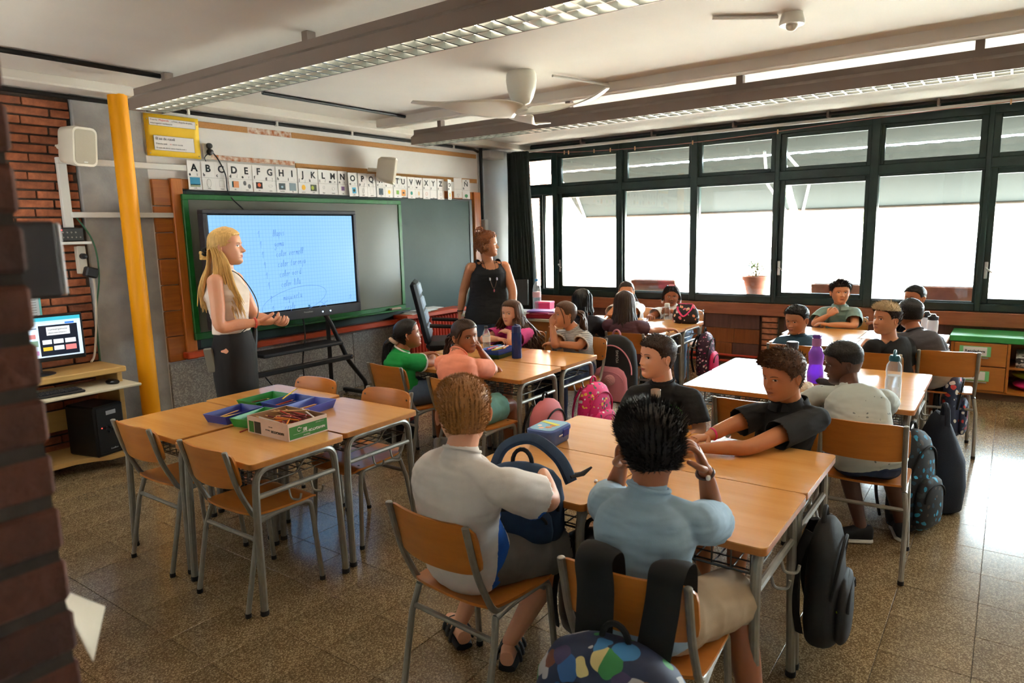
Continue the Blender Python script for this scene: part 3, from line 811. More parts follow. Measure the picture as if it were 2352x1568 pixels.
def ink_stroke(mb, pts, r=0.0016): mb.tube(smooth_path(pts, 5), r, 4)
GLYPH = {  # single-stroke handwriting: x to the right, z up, x-height 1
 '1': [[(0.05, .95), (.35, 1.7), (.42, .0)]], 'l': [[(0, .15), (.25, 1.1), (.18, 1.7), (.06, 1.3), (.1, .2), (.3, .1)]],
 'a': [[(.45, .85), (.15, .9), (.02, .35), (.2, .02), (.42, .5), (.46, .9), (.45, .1), (.6, .1)]],
 'p': [[(.0, .8), (.1, -.8)], [(.05, .5), (.3, .95), (.45, .5), (.25, .05), (.08, .25)]],
 'i': [[(.05, .85), (.08, .1), (.22, .1)], [(.06, 1.2), (.09, 1.25)]], 's': [[(.4, .85), (.15, .9), (.12, .6), (.35, .35), (.25, .02), (.02, .1)]],
 'g': [[(.42, .85), (.15, .9), (.04, .45), (.2, .15), (.42, .6), (.4, -.5), (.2, -.85), (.02, -.5)]],
 'o': [[(.3, .9), (.06, .6), (.1, .1), (.35, .1), (.42, .6), (.25, .9), (.5, .8)]],
 'm': [[(.0, .85), (.03, .05)], [(.03, .5), (.2, .9), (.28, .1)], [(.28, .5), (.45, .9), (.53, .1), (.62, .12)]],
 'c': [[(.4, .8), (.15, .9), (.03, .45), (.18, .05), (.42, .15)]], 'r': [[(.0, .85), (.05, .05)], [(.05, .5), (.2, .85), (.38, .8)]],
 'v': [[(0, .85), (.18, .05), (.36, .9)]], 'e': [[(.05, .45), (.38, .6), (.25, .92), (.05, .5), (.18, .05), (.42, .2)]],
 't': [[(.18, 1.5), (.16, .1), (.34, .1)], [(.0, .95), (.36, 1.0)]], 'n': [[(.0, .85), (.03, .05)], [(.03, .5), (.25, .9), (.34, .1), (.44, .12)]],
 'j': [[(.2, .85), (.2, -.6), (.0, -.7)], [(.2, 1.2), (.22, 1.25)]], 'd': [[(.4, .7), (.15, .85), (.04, .35), (.22, .05), (.42, .4), (.46, 1.7), (.44, .1), (.56, .12)]],
 'q': [[(.42, .8), (.15, .9), (.04, .4), (.2, .1), (.42, .5), (.42, -.9), (.56, -.5)]], 'u': [[(.0, .85), (.05, .2), (.22, .05), (.38, .5), (.4, .85), (.42, .1), (.54, .1)]], ' ': []}
def handwrite(mb, text, x, z, h, slope=0.0, y=0.0, r=0.0016):
    for ch in text:
        for st in GLYPH.get(ch, []):
            ink_stroke(mb, [V((x+(px+0.12*pz)*h, y, z+pz*h)) for px, pz in st], r)
        x += (0.72 if ch not in 'ilj1 ' else 0.5)*h; z += slope*h
    return x
def display():
    t = thing('interactive_display', 'large wheeled touch screen showing a handwritten list in Catalan', 'screen', (3.84, 5.20, 0.0))
    w_, h0, h1 = 0.785, 0.865, 1.83
    m = MB()
    m.bb(-w_, w_, -0.03, 0.05, h1-0.034, h1, 0.006); m.bb(-w_, w_, -0.034, 0.05, h0, h0+0.085, 0.006)
    m.bb(-w_, -w_+0.034, -0.03, 0.05, h0+0.085, h1-0.034, 0.005); m.bb(w_-0.034, w_, -0.03, 0.05, h0+0.085, h1-0.034, 0.005)
    bz = mk('display_bezel', lin((46, 44, 50)), 0.4)
    part('bezel', m, bz, t)
    part('back_cover', MB().bb(-w_+0.01, w_-0.01, 0.0, 0.075, h0+0.01, h1-0.01, 0.01), BLACKM, t)
    part('screen', MB().bb(-w_+0.046, w_-0.046, -0.018, -0.012, h0+0.098, h1-0.046), screen_material(), t, 0)
    part('black_border', MB().bb(-w_+0.03, w_-0.03, -0.016, 0.0, h0+0.08, h1-0.03), mk('display_black', (0.004, 0.004, 0.005), 0.15), t, 0)
    ink = MB(); Y = -0.0195
    INK = mk('screen_ink', lin((84, 128, 200)), 0.5, emis=0.55)
    h = 0.034
    x0 = -0.285
    for i, line in enumerate(('llapis', 'goma', 'color vermell', 'color taronja', 'color verd', 'color lila', 'maquineta', 'regle')):
        z = 1.605 - i*0.088 - (0.03 if i > 5 else 0)
        handwrite(ink, '1', x0+0.012*i-0.02, z-0.005, h*0.95, 0, Y)
        handwrite(ink, line, x0+0.13+0.010*i, z, h*(1.0 if i != 6 else 0.95), 0.05, Y)
    el = [V((0.03+0.345*cos(a)+0.03*sin(a), Y, 1.035+0.12*sin(a)+0.04*cos(a))) for a in np.linspace(-2.6, 3.4, 40)]
    ink.tube(el, 0.0015, 4)
    ink_stroke(ink, [(0.30, Y, 1.0), (0.33, Y, 0.985), (0.38, Y, 0.945)]); ink_stroke(ink, [(0.39, Y, 1.005), (0.34, Y, 0.975), (0.29, Y, 0.955)])
    ink_stroke(ink, [(0.655, Y, 1.02), (0.67, Y, 1.035), (0.675, Y, 1.02), (0.66, Y, 1.005), (0.66, Y, 0.995)])
    part('handwriting', ink, INK, t, 0)
    part('screen_cursor', MB().bb(0.165, 0.185, -0.02, -0.0175, h0+0.10, h0+0.118), mk('cursor_blue', lin((60, 130, 180)), 0.5, emis=0.4), t, 0)
    led = mk('led_blue_white', lin((190, 225, 255)), 0.3, emis=5.0)
    for x in (0.31, 0.40): part('button_light', MB().lathe([(0.006, 0), (0.006, 0.003), (0, 0.003)], 12, (x, -0.035, h0+0.042), Matrix.Rotation(pi/2, 3, 'X')), led, t)
    text_part('maker_mark', 'Promethean', 0.020, mk('mark_grey', lin((150, 150, 150)), 0.5), t, (0.10, -0.0352, h0+0.05), (pi/2, 0, 0), bold=0.0004)
    # stand: two posts behind, forked legs, shelf and cross bar
    for s in (-1, 1):
        part('post', MB().tube([(s*0.47, 0.10, 0.02), (s*0.47, 0.10, 1.35)], 0.026, 4, flat=(1, 1)), BLACKM, t)
        part('strut', MB().tube(bend_path([(s*0.36, 0.06, 0.93), (s*0.40, -0.02, 0.80), (s*0.52, -0.10, 0.42), (s*0.80, -0.02, 0.14), (s*0.80, -0.02, 0.035)], 0.05), 0.021, 10), BLACKM, t)
        part('foot_bar', MB().box((s*0.80, 0.0, 0.035), (0.05, 0.62, 0.035), 0.006), BLACKM, t)
        for y in (-0.28, 0.28): part('caster', MB().lathe([(0, -0.012), (0.018, -0.012), (0.018, 0.012), (0, 0.012)], 14, (s*0.80, y, 0.0185), Matrix.Rotation(pi/2, 3, 'Y')), BLACKM, t)
    part('shelf', MB().box((0, -0.03, 0.605), (0.86, 0.26, 0.028), 0.008), BLACKM, t)
    part('cross_bar', MB().box((0, -0.12, 0.455), (1.10, 0.05, 0.045), 0.008), BLACKM, t)
    for s in (-1, 1): part('bolt', MB().lathe([(0, 0), (0.012, 0), (0.010, 0.005), (0, 0.006)][::-1], 10, (s*0.535, -0.146, 0.455), Matrix.Rotation(pi/2, 3, 'X')), CHROME, t)
    part('power_cable', MB().tube(smooth_path([(0.15, 0.06, 0.90), (0.12, 0.0, 0.70), (0.06, -0.02, 0.48), (-0.06, -0.16, 0.30), (-0.22, -0.16, 0.25), (-0.34, -0.16, 0.32), (-0.42, -0.14, 0.43)], 6), 0.006, 6), BLACKM, t)
display()

# ---- posters and alphabet cards
PAPER = mk('paper_white', lin((232, 228, 226)), 0.6)
INKB = mk('print_black', lin((26, 28, 34)), 0.7); INKG = mk('print_grey', lin((120, 118, 120)), 0.7); INKR = mk('print_red', lin((222, 110, 108)), 0.7)
def poster():
    t = thing('poster', 'yellow card poster with two printed notes pinned above the left timber panel', 'poster', (3.11, 5.588, 2.42))
    def sheet(u, v): return V((-0.225+0.45*u, -0.010*sin(u*pi)*0.6-0.006*sin(v*6+u*2)*0.5, -0.16+0.325*v))
    o = part('card', MB().grid(sheet, 12, 8), mk('poster_yellow', lin((240, 196, 36)), 0.55), t, 60)
    md = o.modifiers.new('thick', 'SOLIDIFY'); md.thickness = 0.002
    for (x0, x1, z0, z1) in ((-0.195, 0.19, 0.075, 0.135), (-0.17, 0.165, -0.115, 0.0)):
        part('note', MB().bb(x0, x1, -0.0155, -0.0145, z0, z1), PAPER, t, 0)
        m = MB(); 
        for a, b, c, d in ((x0, x1, z0, z0+.002), (x0, x1, z1-.002, z1), (x0, x0+.002, z0, z1), (x1-.002, x1, z0, z1)): m.bb(a, b, -0.0162, -0.0154, c, d)
        part('note_border', m, INKG, t, 0)
    rot = (pi/2, 0, 0); Y = -0.0163
    text_part('print', "S'escriu", 0.019, INKG, t, (-0.185, Y, 0.113), rot)
    text_part('print', 'Majúscula', 0.021, INKR, t, (-0.115, Y, 0.113), rot)
    text_part('print', ', a l\'inici, després de punt,', 0.0175, INKG, t, (-0.018, Y, 0.113), rot)
    text_part('print', 'interrogació i exclamació', 0.0175, INKG, t, (-0.185, Y, 0.088), rot)
    text_part('print', 'El so de ratolí', 0.028, INKB, t, (-0.155, Y, -0.033), rot)
    text_part('print', "S'escriu amb", 0.018, INKG, t, (-0.155, Y, -0.068), rot)
    text_part('print', 'rr', 0.018, INKR, t, (-0.042, Y, -0.068), rot)
    text_part('print', 'entre vocals', 0.018, INKG, t, (-0.022, Y, -0.068), rot)
    text_part('print', "En tots els altres casos s'escriu amb r", 0.0165, INKG, t, (-0.155, Y, -0.1), rot)
    for x, z in ((-0.21, 0.12), (0.205, 0.115), (-0.205, -0.14), (0.20, -0.14)):
        part('pin', MB().sphere((x, -0.013, z), 0.005, 8, 6), CHROME, t)
poster()
def card_picture(k):
    """small colour blobs standing for the photo printed on each card: (colour, shape list)"""
    C = lambda *c: mk('pic_%d_%d_%d' % c, lin(c), 0.6)
    P = {
     'A': [(C(60, 150, 190), 'r', 0, .012, .088, .062), (C(150, 160, 130), 'r', 0, -.024, .088, .022)], 'B': [(C(170, 168, 168), 'o', 0, 0, .04, .07)],
     'C': [(C(190, 188, 190), 'f', 0, 0, .05, .05)], 'D': [(C(226, 150, 96), 'r', .006, 0, .062, .055), (C(70, 180, 200), 'r', -.022, 0, .014, .05)],
     'E': [(C(96, 96, 98), 'c', -.022, .014, .03, .04), (C(110, 110, 112), 'c', .022, -.012, .03, .04)], 'F': [(C(50, 24, 20), 'r', 0, 0, .066, .056), (C(230, 96, 40), 'c', 0, .004, .034, .034)],
     'G': [(C(200, 200, 200), 'o', 0, 0, .04, .02)], 'H': [(C(60, 72, 76), 'r', 0, 0, .07, .058), (C(180, 205, 220), 'c', 0, -.004, .026, .02)], 'I': [(C(130, 146, 156), 'r', 0, 0, .074, .07)],
     'J': [(C(240, 180, 40), 'c', 0, 0, .045, .05)], 'K': [(C(66, 70, 50), 'r', 0, 0, .072, .062), (C(170, 180, 60), 'c', -.012, 0, .034, .04)], 'L': [(C(200, 202, 204), 'o', 0, .008, .02, .03)],
     'M': [(C(205, 205, 205), 'o', 0, 0, .03, .03)], 'N': [(C(130, 96, 150), 'r', 0, .006, .04, .04)], 'O': [(C(70, 160, 200), 'r', .006, 0, .05, .06), (C(60, 80, 60), 'c', .006, 0, .03, .03)],
     'P': [(C(190, 190, 194), 'o', 0, 0, .03, .05)], 'Q': [(C(214, 212, 212), 'f', 0, 0, .05, .05)], 'R': [(C(66, 84, 96), 'r', 0, 0, .062, .068), (C(170, 180, 186), 'o', 0, 0, .044, .05)],
     'S': [(C(248, 196, 40), 'c', 0, 0, .036, .042)], 'T': [(C(130, 180, 76), 'r', 0, 0, .04, .042)], 'U': [(C(226, 150, 70), 'r', 0, 0, .064, .068), (C(40, 30, 26), 'c', 0, 0, .03, .02)],
     'V': [(C(40, 140, 130), 'c', 0, 0, .036, .04)], 'W': [(C(226, 186, 130), 'c', 0, 0, .022, .05)], 'X': [(C(222, 130, 100), 'o', 0, 0, .034, .034)], 'Y': [], 'Z': [(C(150, 150, 150), 'o', 0, 0, .026, .03)],
     'CH': [(C(246, 200, 60), 'c', .004, -.006, .03, .045), (C(90, 150, 70), 'c', 0, .012, .02, .02)], 'LL': [(C(170, 140, 140), 'o', 0, -.02, .03, .02)], 'Ñ': [(C(70, 140, 90), 'c', 0, -.02, .05, .04)]}
    return P.get(k, [])
WORDS = {'A': 'aula', 'B': 'bata', 'C': 'capsa', 'D': 'dit', 'E': 'euro', 'F': 'foc', 'G': 'gota', 'H': 'horitzó', 'I': 'illa', 'J': 'jersei', 'K': 'kiwi', 'L': 'llum', 'M': 'mosca', 'N': 'nit', 'O': 'ocell', 'P': 'pota', 'Q': 'quadre', 'R': 'roda', 'S': 'sol', 'T': 'tela', 'U': 'ull', 'V': 'vaca', 'W': 'web', 'X': 'xarxa', 'Y': 'ioga', 'Z': 'zoo', 'CH': 'pera', 'LL': 'au', 'Ñ': 'vall'}
def cards():
    names = list('ABCDEFGHIJKLMNOPQRSTUVWXYZ')+['CH', 'LL', 'Ñ']
    x = 3.182
    cardm = MB().bb(-0.059, 0.059, -0.0015, 0.0015, 0, 0.236).mesh('sheet', PAPER, 0)
    for i, n in enumerate(names):
        wid = 0.121 if i < 14 else 0.1245
        z = 2.005 if i < 14 else 1.995
        tilt = 0.0; yaw = 0.0
        if i == 14: x += 0.0; tilt = 0.05
        if i in (15, 16): tilt = 0.03 if i == 15 else 0.035
        if n == 'CH': yaw = 0.35; x += 0.02
        if n == 'LL': yaw = -0.25; z = 2.02; x += 0.03
        if n == 'Ñ': yaw = -0.2; z = 2.01; x += 0.03
        t = thing('alphabet_card', 'white alphabet card with a black letter %s in the row above the chalkboard' % n if n != 'LL' else 'white alphabet card turned to the light, second from the right end of the row', 'card',
                  (x+0.06, 5.555 - (0.02 if i > 25 else 0.004*(i % 2)) - (0.03 if 13 < i < 20 else 0), z), yaw, 'alphabet cards above the chalkboard')
        t.rotation_euler = (0, -tilt, yaw)
        part('sheet', cardm, None, t)
        Y = -0.0022
        if n != 'LL':
            text_part('letter', n, 0.082 if len(n) == 1 else 0.06, INKB, t, (0, Y, 0.152), (pi/2, 0, 0), align='CENTER', bold=0.0026 if n != 'Ñ' else 0.001)
            l = n.lower()
            text_part('small_letter', l, 0.036, INKB, t, (-0.048, Y, 0.115), (pi/2, 0, 0), bold=0.0012)
            m = MB()
            if l in GLYPH: handwrite(m, l, 0.018, 0.115, 0.019, 0, Y, 0.0007)
            if m.v: part('script_letter', m, INKG, t, 0)
        part('rule', MB().bb(-0.058, 0.058, -0.0022, -0.0014, 0.103, 0.1045), INKG, t, 0)
        for (mm, sh, px, pz, w_, h_) in card_picture(n):
            m = MB(); zc = 0.058+pz
            if sh == 'r': m.bb(px-w_/2, px+w_/2, -0.0026, -0.0014, zc-h_/2, zc+h_/2)
            elif sh == 'c': m.lathe([(0.5, -0.0005), (0.5, 0.0005)], 18, (0, 0, 0)); m.v = [(px+p[0]*w_, -0.0026+p[2], zc+p[1]*h_) for p in m.v]
            elif sh == 'o': m.tube([V((px+w_/2*cos(a), -0.0022, zc+h_/2*sin(a))) for a in np.linspace(0, 6.28, 18)], 0.0012, 4)
            else: m.tube([(px-w_/2, -0.002, zc-h_/2), (px+w_/2, -0.002, zc-h_/2), (px+w_/2, -0.002, zc+h_/2), (px-w_/2, -0.002, zc+h_/2), (px-w_/2, -0.002, zc-h_/2)], 0.0009, 4)
            part('picture', m, mm, t, 0)
        text_part('word', WORDS.get(n, ''), 0.016, INKG, t, (0, Y, 0.010), (pi/2, 0, 0), align='CENTER') if WORDS.get(n) else None
        x += wid
cards()
def wall_socket():
    t = thing('wall_socket', 'double wall socket with two black plugs beside the yellow poster', 'socket', (3.395, 5.598, 2.335))
    part('plate', MB().bb(-0.035, 0.035, -0.012, 0, -0.075, 0.06, 0.006), IVORY, t)
    part('plug', MB().lathe([(0.012, 0), (0.026, 0.008), (0.022, 0.03), (0, 0.034)], 16, (0.012, -0.012, 0.038), Matrix.Rotation(pi/2, 3, 'X')), BLACKM, t)
    part('plug', MB().lathe([(0.012, 0), (0.028, 0.008), (0.022, 0.034), (0, 0.04)], 16, (0.015, -0.012, -0.012), Matrix.Rotation(pi/2, 3, 'X')), BLACKM, t)
    part('cable', MB().tube(smooth_path([(0.03, -0.04, -0.015), (0.075, -0.05, -0.08), (0.12, -0.06, -0.20), (0.13, -0.07, -0.36), (0.16, -0.22, -0.50), (0.17, -0.26, -0.60)], 6), 0.0055, 6), BLACKM, t)
    part('cable', MB().tube(smooth_path([(0.0, -0.04, -0.02), (-0.04, -0.03, -0.06), (-0.02, -0.02, -0.10), (0.02, -0.02, -0.12)], 5), 0.004, 6), BLACKM, t)
wall_socket()
def radiator():
    t = thing('radiator', 'red cast iron radiator under an orange shelf at the right of the front wall', 'radiator', (5.98, 5.47, 0.0))
    part('shelf', MB().bb(-0.55, 0.50, -0.13, 0.10, 0.665, 0.71, 0.006), ORANGEW, t)
    fin = MB()
    fin.tube(bend_path([(0, -0.07, 0.12), (0, -0.07, 0.63)], 0.01), 0.021, 8); fin.tube([(0, 0.05, 0.12), (0, 0.05, 0.63)], 0.021, 8)
    fin.box((0, -0.01, 0.63), (0.042, 0.15, 0.045), 0.015); fin.box((0, -0.01, 0.12), (0.042, 0.15, 0.045), 0.015)
    me = fin.mesh('fin', RED, 40)
    for k in range(18): part('fin', me, None, t, loc=(-0.42+k*0.051, 0, 0))
    for x in (-0.42, 0.45): part('foot', MB().bb(x-0.02, x+0.02, -0.06, 0.04, 0, 0.11, 0.004), RED, t)
    pl = thing('paper_pile', 'loose pile of white and mint papers on the orange radiator shelf', 'papers', (5.75, 5.45, 0.7102))
    for k, (c, dx, dy, rz) in enumerate((((230, 230, 232), 0, 0, .1), ((224, 226, 232), 0.06, 0.01, -.15), ((170, 214, 176), 0.2, 0.0, .2), ((232, 232, 236), 0.14, -0.02, .05), ((228, 228, 230), 0.3, 0.02, -.1))):
        R = Matrix.Rotation(rz, 3, 'Z')
        part('sheet', MB().box((dx-0.1, dy, 0.004+k*0.007), (0.26, 0.18, 0.0055), 0.0, R), mk('sheet_%d' % c[0] + str(c[2]), lin(c), 0.6), pl, 0)
radiator()
# ================================================================== SCHOOL TABLES AND CHAIRS
BEECH = mk_wood('beech_top', lin((226, 166, 94)), lin((212, 148, 76)), 1, 0.26, 2.2, coat=0.25)
EDGE = mk_wood('beech_edge', lin((190, 122, 52)), lin((166, 100, 38)), 1, 0.4, 4)
PLY = mk_wood('chair_ply', lin((204, 128, 52)), lin((184, 108, 38)), 1, 0.32, 3, coat=0.15)
RUBBER = mk('rubber_cap', lin((30, 29, 28)), 0.7)
WIRE = mk('basket_wire', lin((96, 92, 84)), 0.4, metal=0.5)
SCREW = mk('screw_head', lin((120, 110, 96)), 0.35, metal=0.8)
TH = 0.68
def make_table():
    """origin on the floor under the middle of the top; long side along local y"""
    t = thing('school_table', 'beech school table', 'table', (0, 0, 0))
    top = MB().prism(rounded(0.496, 0.596, 0.022, 4), 0.004, 2, TH-0.004)
    o = part('tabletop', top, BEECH, t, 25)
    part('edge_band', MB().prism(rounded(0.4965, 0.5965, 0.022, 4), 0.0215, 2, TH-0.0255), EDGE, t, 25)
    for sy in (-1, 1):
        y = sy*0.262
        for sx in (-1, 1):
            # leg: bends inwards under the top, leans outwards to the floor
            p = bend_path([(sx*0.06, y, TH-0.04), (sx*0.205, y, TH-0.04), (sx*0.214, y, TH-0.20), (sx*0.224, y+sy*0.012, 0.018)], 0.07, 6)
            lg = part('leg', MB().tube(p, 0.0165, 10), GREYM, t)
            part('foot_cap', MB().lathe([(0.0175, 0.0), (0.0185, 0.004), (0.018, 0.022), (0, 0.022)][::1], 10, (sx*0.224, y+sy*0.012, 0.0005)), RUBBER, lg)
        part('top_rail', MB().tube([(-0.10, y, TH-0.04), (0.10, y, TH-0.04)], 0.0165, 10), GREYM, t)
        part('stretcher', MB().tube([(-0.212, y, 0.52), (0.212, y, 0.52)], 0.0125, 8), GREYM, t)
        for sx in (-0.05, 0.07):
            hk = bend_path([(sx, y, 0.515), (sx, y+sy*0.012, 0.465), (sx+0.02, y+sy*0.05, 0.462), (sx+0.022, y+sy*0.055, 0.492)], 0.015, 4)
            part('hook', MB().tube(hk, 0.005, 6), GREYM, t)
    b = MB()
    for k in range(7): b.tube([(-0.17+k*0.055, -0.25, 0.565), (-0.17+k*0.055, 0.25, 0.565)], 0.0028, 5)
    for k in range(9): b.tube([(-0.19, -0.24+k*0.06, 0.562), (0.19, -0.24+k*0.06, 0.562)], 0.0028, 5)
    for sx in (-0.19,): 
        for k in range(9): b.tube([(sx, -0.24+k*0.06, 0.562), (sx, -0.24+k*0.06, TH-0.03)], 0.0028, 5)
    b.tube([(-0.19, -0.25, 0.565), (-0.19, 0.25, 0.565)], 0.004, 6); b.tube([(0.19, -0.25, 0.565), (0.19, 0.25, 0.565)], 0.004, 6)
    for sy in (-1, 1): b.tube(bend_path([(-0.19, sy*0.25, 0.565), (0.0, sy*0.25, 0.565), (0.05, sy*0.255, 0.62), (0.1, sy*0.255, 0.64)], 0.02), 0.004, 6)
    part('wire_basket', b, WIRE, t)
    return t
# (x, y, label, rz)
A_, B_ = 'beech table in the pencil block, ', 'beech table in the nearest boys block, '
C_, D_ = 'beech table in the four girls block, ', 'beech table in the purple bottle block, '
E_, F_ = 'beech table in the back block by the cabinet, ', 'beech table in the back block of girls, '
TABLES = [
 (1.812, 2.765, A_+'under the cardboard box', 'pencil block tables'), (2.325, 2.785, A_+'nearest the yellow-haired boy', 'pencil block tables'),
 (1.842, 3.395, A_+'nearest the computer cart', 'pencil block tables'), (2.352, 3.42, A_+'in front of the blonde teacher', 'pencil block tables'),
 (2.176, 0.81, B_+'under the pale blue boy\'s elbow', 'near boys tables'), (2.677, 0.812, B_+'under the black polo boy\'s arms', 'near boys tables'),
 (2.176, 1.412, B_+'beside the arm of the boy in white', 'near boys tables'), (2.678, 1.414, B_+'under the blue lunch box', 'near boys tables'),
 (3.692, 2.732, C_+'under the elbow of the girl in peach', 'girls tables'), (4.206, 2.735, C_+'under the elbows of the girl in stripes', 'girls tables'),
 (3.692, 3.335, C_+'in front of the girl in green', 'girls tables'), (4.206, 3.338, C_+'in front of the long-haired girl in pink', 'girls tables'),
 (4.075, 0.63, D_+'under the teal-capped bottle', 'middle boys tables'), (4.575, 0.635, D_+'far right one', 'middle boys tables'),
 (4.072, 1.232, D_+'nearest the black printed shirt', 'middle boys tables'), (4.57, 1.236, D_+'far left one', 'middle boys tables'),
 (5.86, 0.63, E_+'under the white bottles', 'back boys tables'), (6.365, 0.66, E_+'beside the dark-shirted boy', 'back boys tables'),
 (5.855, 1.232, E_+'beside the boy in teal', 'back boys tables'), (6.36, 1.262, E_+'before the sage polo boy', 'back boys tables'),
 (5.82, 2.70, F_+'before the straight-haired girl', 'back girls tables'), (6.325, 2.71, F_+'under the rainbow bag', 'back girls tables'),
 (5.82, 3.302, F_+'in front of the girl with locks', 'back girls tables'), (6.325, 3.312, F_+'before the girl hiding her mouth', 'back girls tables')]
proto_table = make_table()
for i, (x, y, lab, g) in enumerate(TABLES):
    if i == 0:
        proto_table.location = (x, y, 0); proto_table['label'] = lab; proto_table['group'] = g
    else: dup(proto_table, (x, y, 0), 0.0, lab, g)

def make_chair():
    """origin on the floor midway between the rear feet, facing local +x"""
    t = thing('school_chair', 'beech school chair', 'chair', (0, 0, 0))
    def seat_fn(u, v, dz):
        x = 0.045+0.375*u; y = (v-0.5)*0.385*(1-0.06*(1-u))
        z = 0.428 + 0.010*(2*v-1)**2*(1-u) - 0.028*max(0, (u-0.86)/0.14)**2 + 0.012*max(0, (0.15-u)/0.15)**2 + dz - 0.006*sin(pi*u)
        return V((x, y, z))
    m = MB(); nu, nv = 16, 11
    def plate(fn_top, fn_bot, nu, nv, corner):
        vs = []; fs = []
        for fn in (fn_top, fn_bot):
            for j in range(nv):
                for i in range(nu):
                    u, v = i/(nu-1), j/(nv-1)
                    # rounded corners by squeezing rows
                    k = corner; e = 0.0
                    uu, vv = u*2-1, v*2-1
                    r = (abs(uu)**6+abs(vv)**6)**(1/6)
                    mx_ = max(abs(uu), abs(vv), 1e-6); sc = mx_/r if r > 0 else 1
                    sc = 1-(1-sc)*k
                    vs.append(fn((uu*sc+1)/2, (vv*sc+1)/2))
        o = nu*nv
        for j in range(nv-1):
            for i in range(nu-1):
                a = j*nu+i; fs.append((a, a+1, a+1+nu, a+nu)); fs.append((o+a, o+a+nu, o+a+1+nu, o+a+1))
        bd = [i for i in range(nu)] + [j*nu+nu-1 for j in range(1, nv)] + [(nv-1)*nu+i for i in range(nu-2, -1, -1)] + [j*nu for j in range(nv-2, 0, -1)]
        for p, q in zip(bd, bd[1:]+bd[:1]): fs.append((p, o+p, o+q, q))
        m.add(vs, fs)
    plate(lambda u, v: seat_fn(u, v, 0), lambda u, v: seat_fn(u, v, -0.010), nu, nv, 0.9)
    s = part('seat', m, PLY, t, 40)
    for x in (0.10, 0.345):
        for y in (-0.14, 0.14): part('screw', MB().lathe([(0, 0.002), (0.006, 0.0015), (0.0065, 0)][::-1], 8, (x, y, 0.4265)), SCREW, s)
    m = MB()
    def back_fn(u, v, d):
        y = (u-0.5)*0.380; z = 0.560+0.178*v
        x = 0.012 - 0.075*(1-(2*u-1)**2)*0.55 + (0.560-z)*0.22 + d + 0.012
        return V((x, y, z))
    plate(lambda u, v: back_fn(u, v, 0.010), lambda u, v: back_fn(u, v, 0.0), 17, 8, 1.0)
    b = part('backrest', m, PLY, t, 40)
    for y in (-0.165, 0.165):
        for z in (0.60, 0.70):
            part('screw', MB().lathe([(0, 0.002), (0.006, 0.0015), (0.0065, 0)][::-1], 8, (0.026+(0.56-z)*0.22+0.006, y, z), Matrix.Rotation(pi/2, 3, 'Y')), SCREW, b)
    for sy in (-1, 1):
        y = sy*0.172
        p = bend_path([(-0.032, y, 0.735), (0.012, y, 0.56), (0.085, y, 0.408), (0.17, y, 0.408)], 0.06, 5)
        part('back_post', MB().tube(p, 0.0115, 10).sphere((-0.032, y, 0.735), (0.0115, 0.0115, 0.005), 10, 6), GREYM, t)
        p = bend_path([(0.085, sy*0.178, 0.395), (0.17, sy*0.176, 0.408), (0.365, sy*0.176, 0.408), (0.372, sy*0.178, 0.33), (0.395, sy*0.188, 0.016)], 0.055, 6)
        l = part('leg', MB().tube(p, 0.0115, 10), GREYM, t)
        part('foot_cap', MB().lathe([(0.0125, 0), (0.0135, 0.003), (0.013, 0.02), (0, 0.02)], 10, (0.395, sy*0.188, 0.0005)), RUBBER, l)
        l = part('leg', MB().tube([(0.088, sy*0.176, 0.398), (0.06, sy*0.19, 0.30), (0.0, sy*0.188, 0.016)], 0.0115, 10), GREYM, t)
        part('foot_cap', MB().lathe([(0.0125, 0), (0.0135, 0.003), (0.013, 0.02), (0, 0.02)], 10, (0.0, sy*0.188, 0.0005)), RUBBER, l)
    part('stretcher', MB().tube([(0.067, -0.177, 0.325), (0.067, 0.177, 0.325)], 0.0095, 8), GREYM, t)
    part('stretcher', MB().tube([(0.345, -0.176, 0.385), (0.345, 0.176, 0.385)], 0.0095, 8), GREYM, t)
    return t
P_ = 'empty beech chair with grey tube legs '
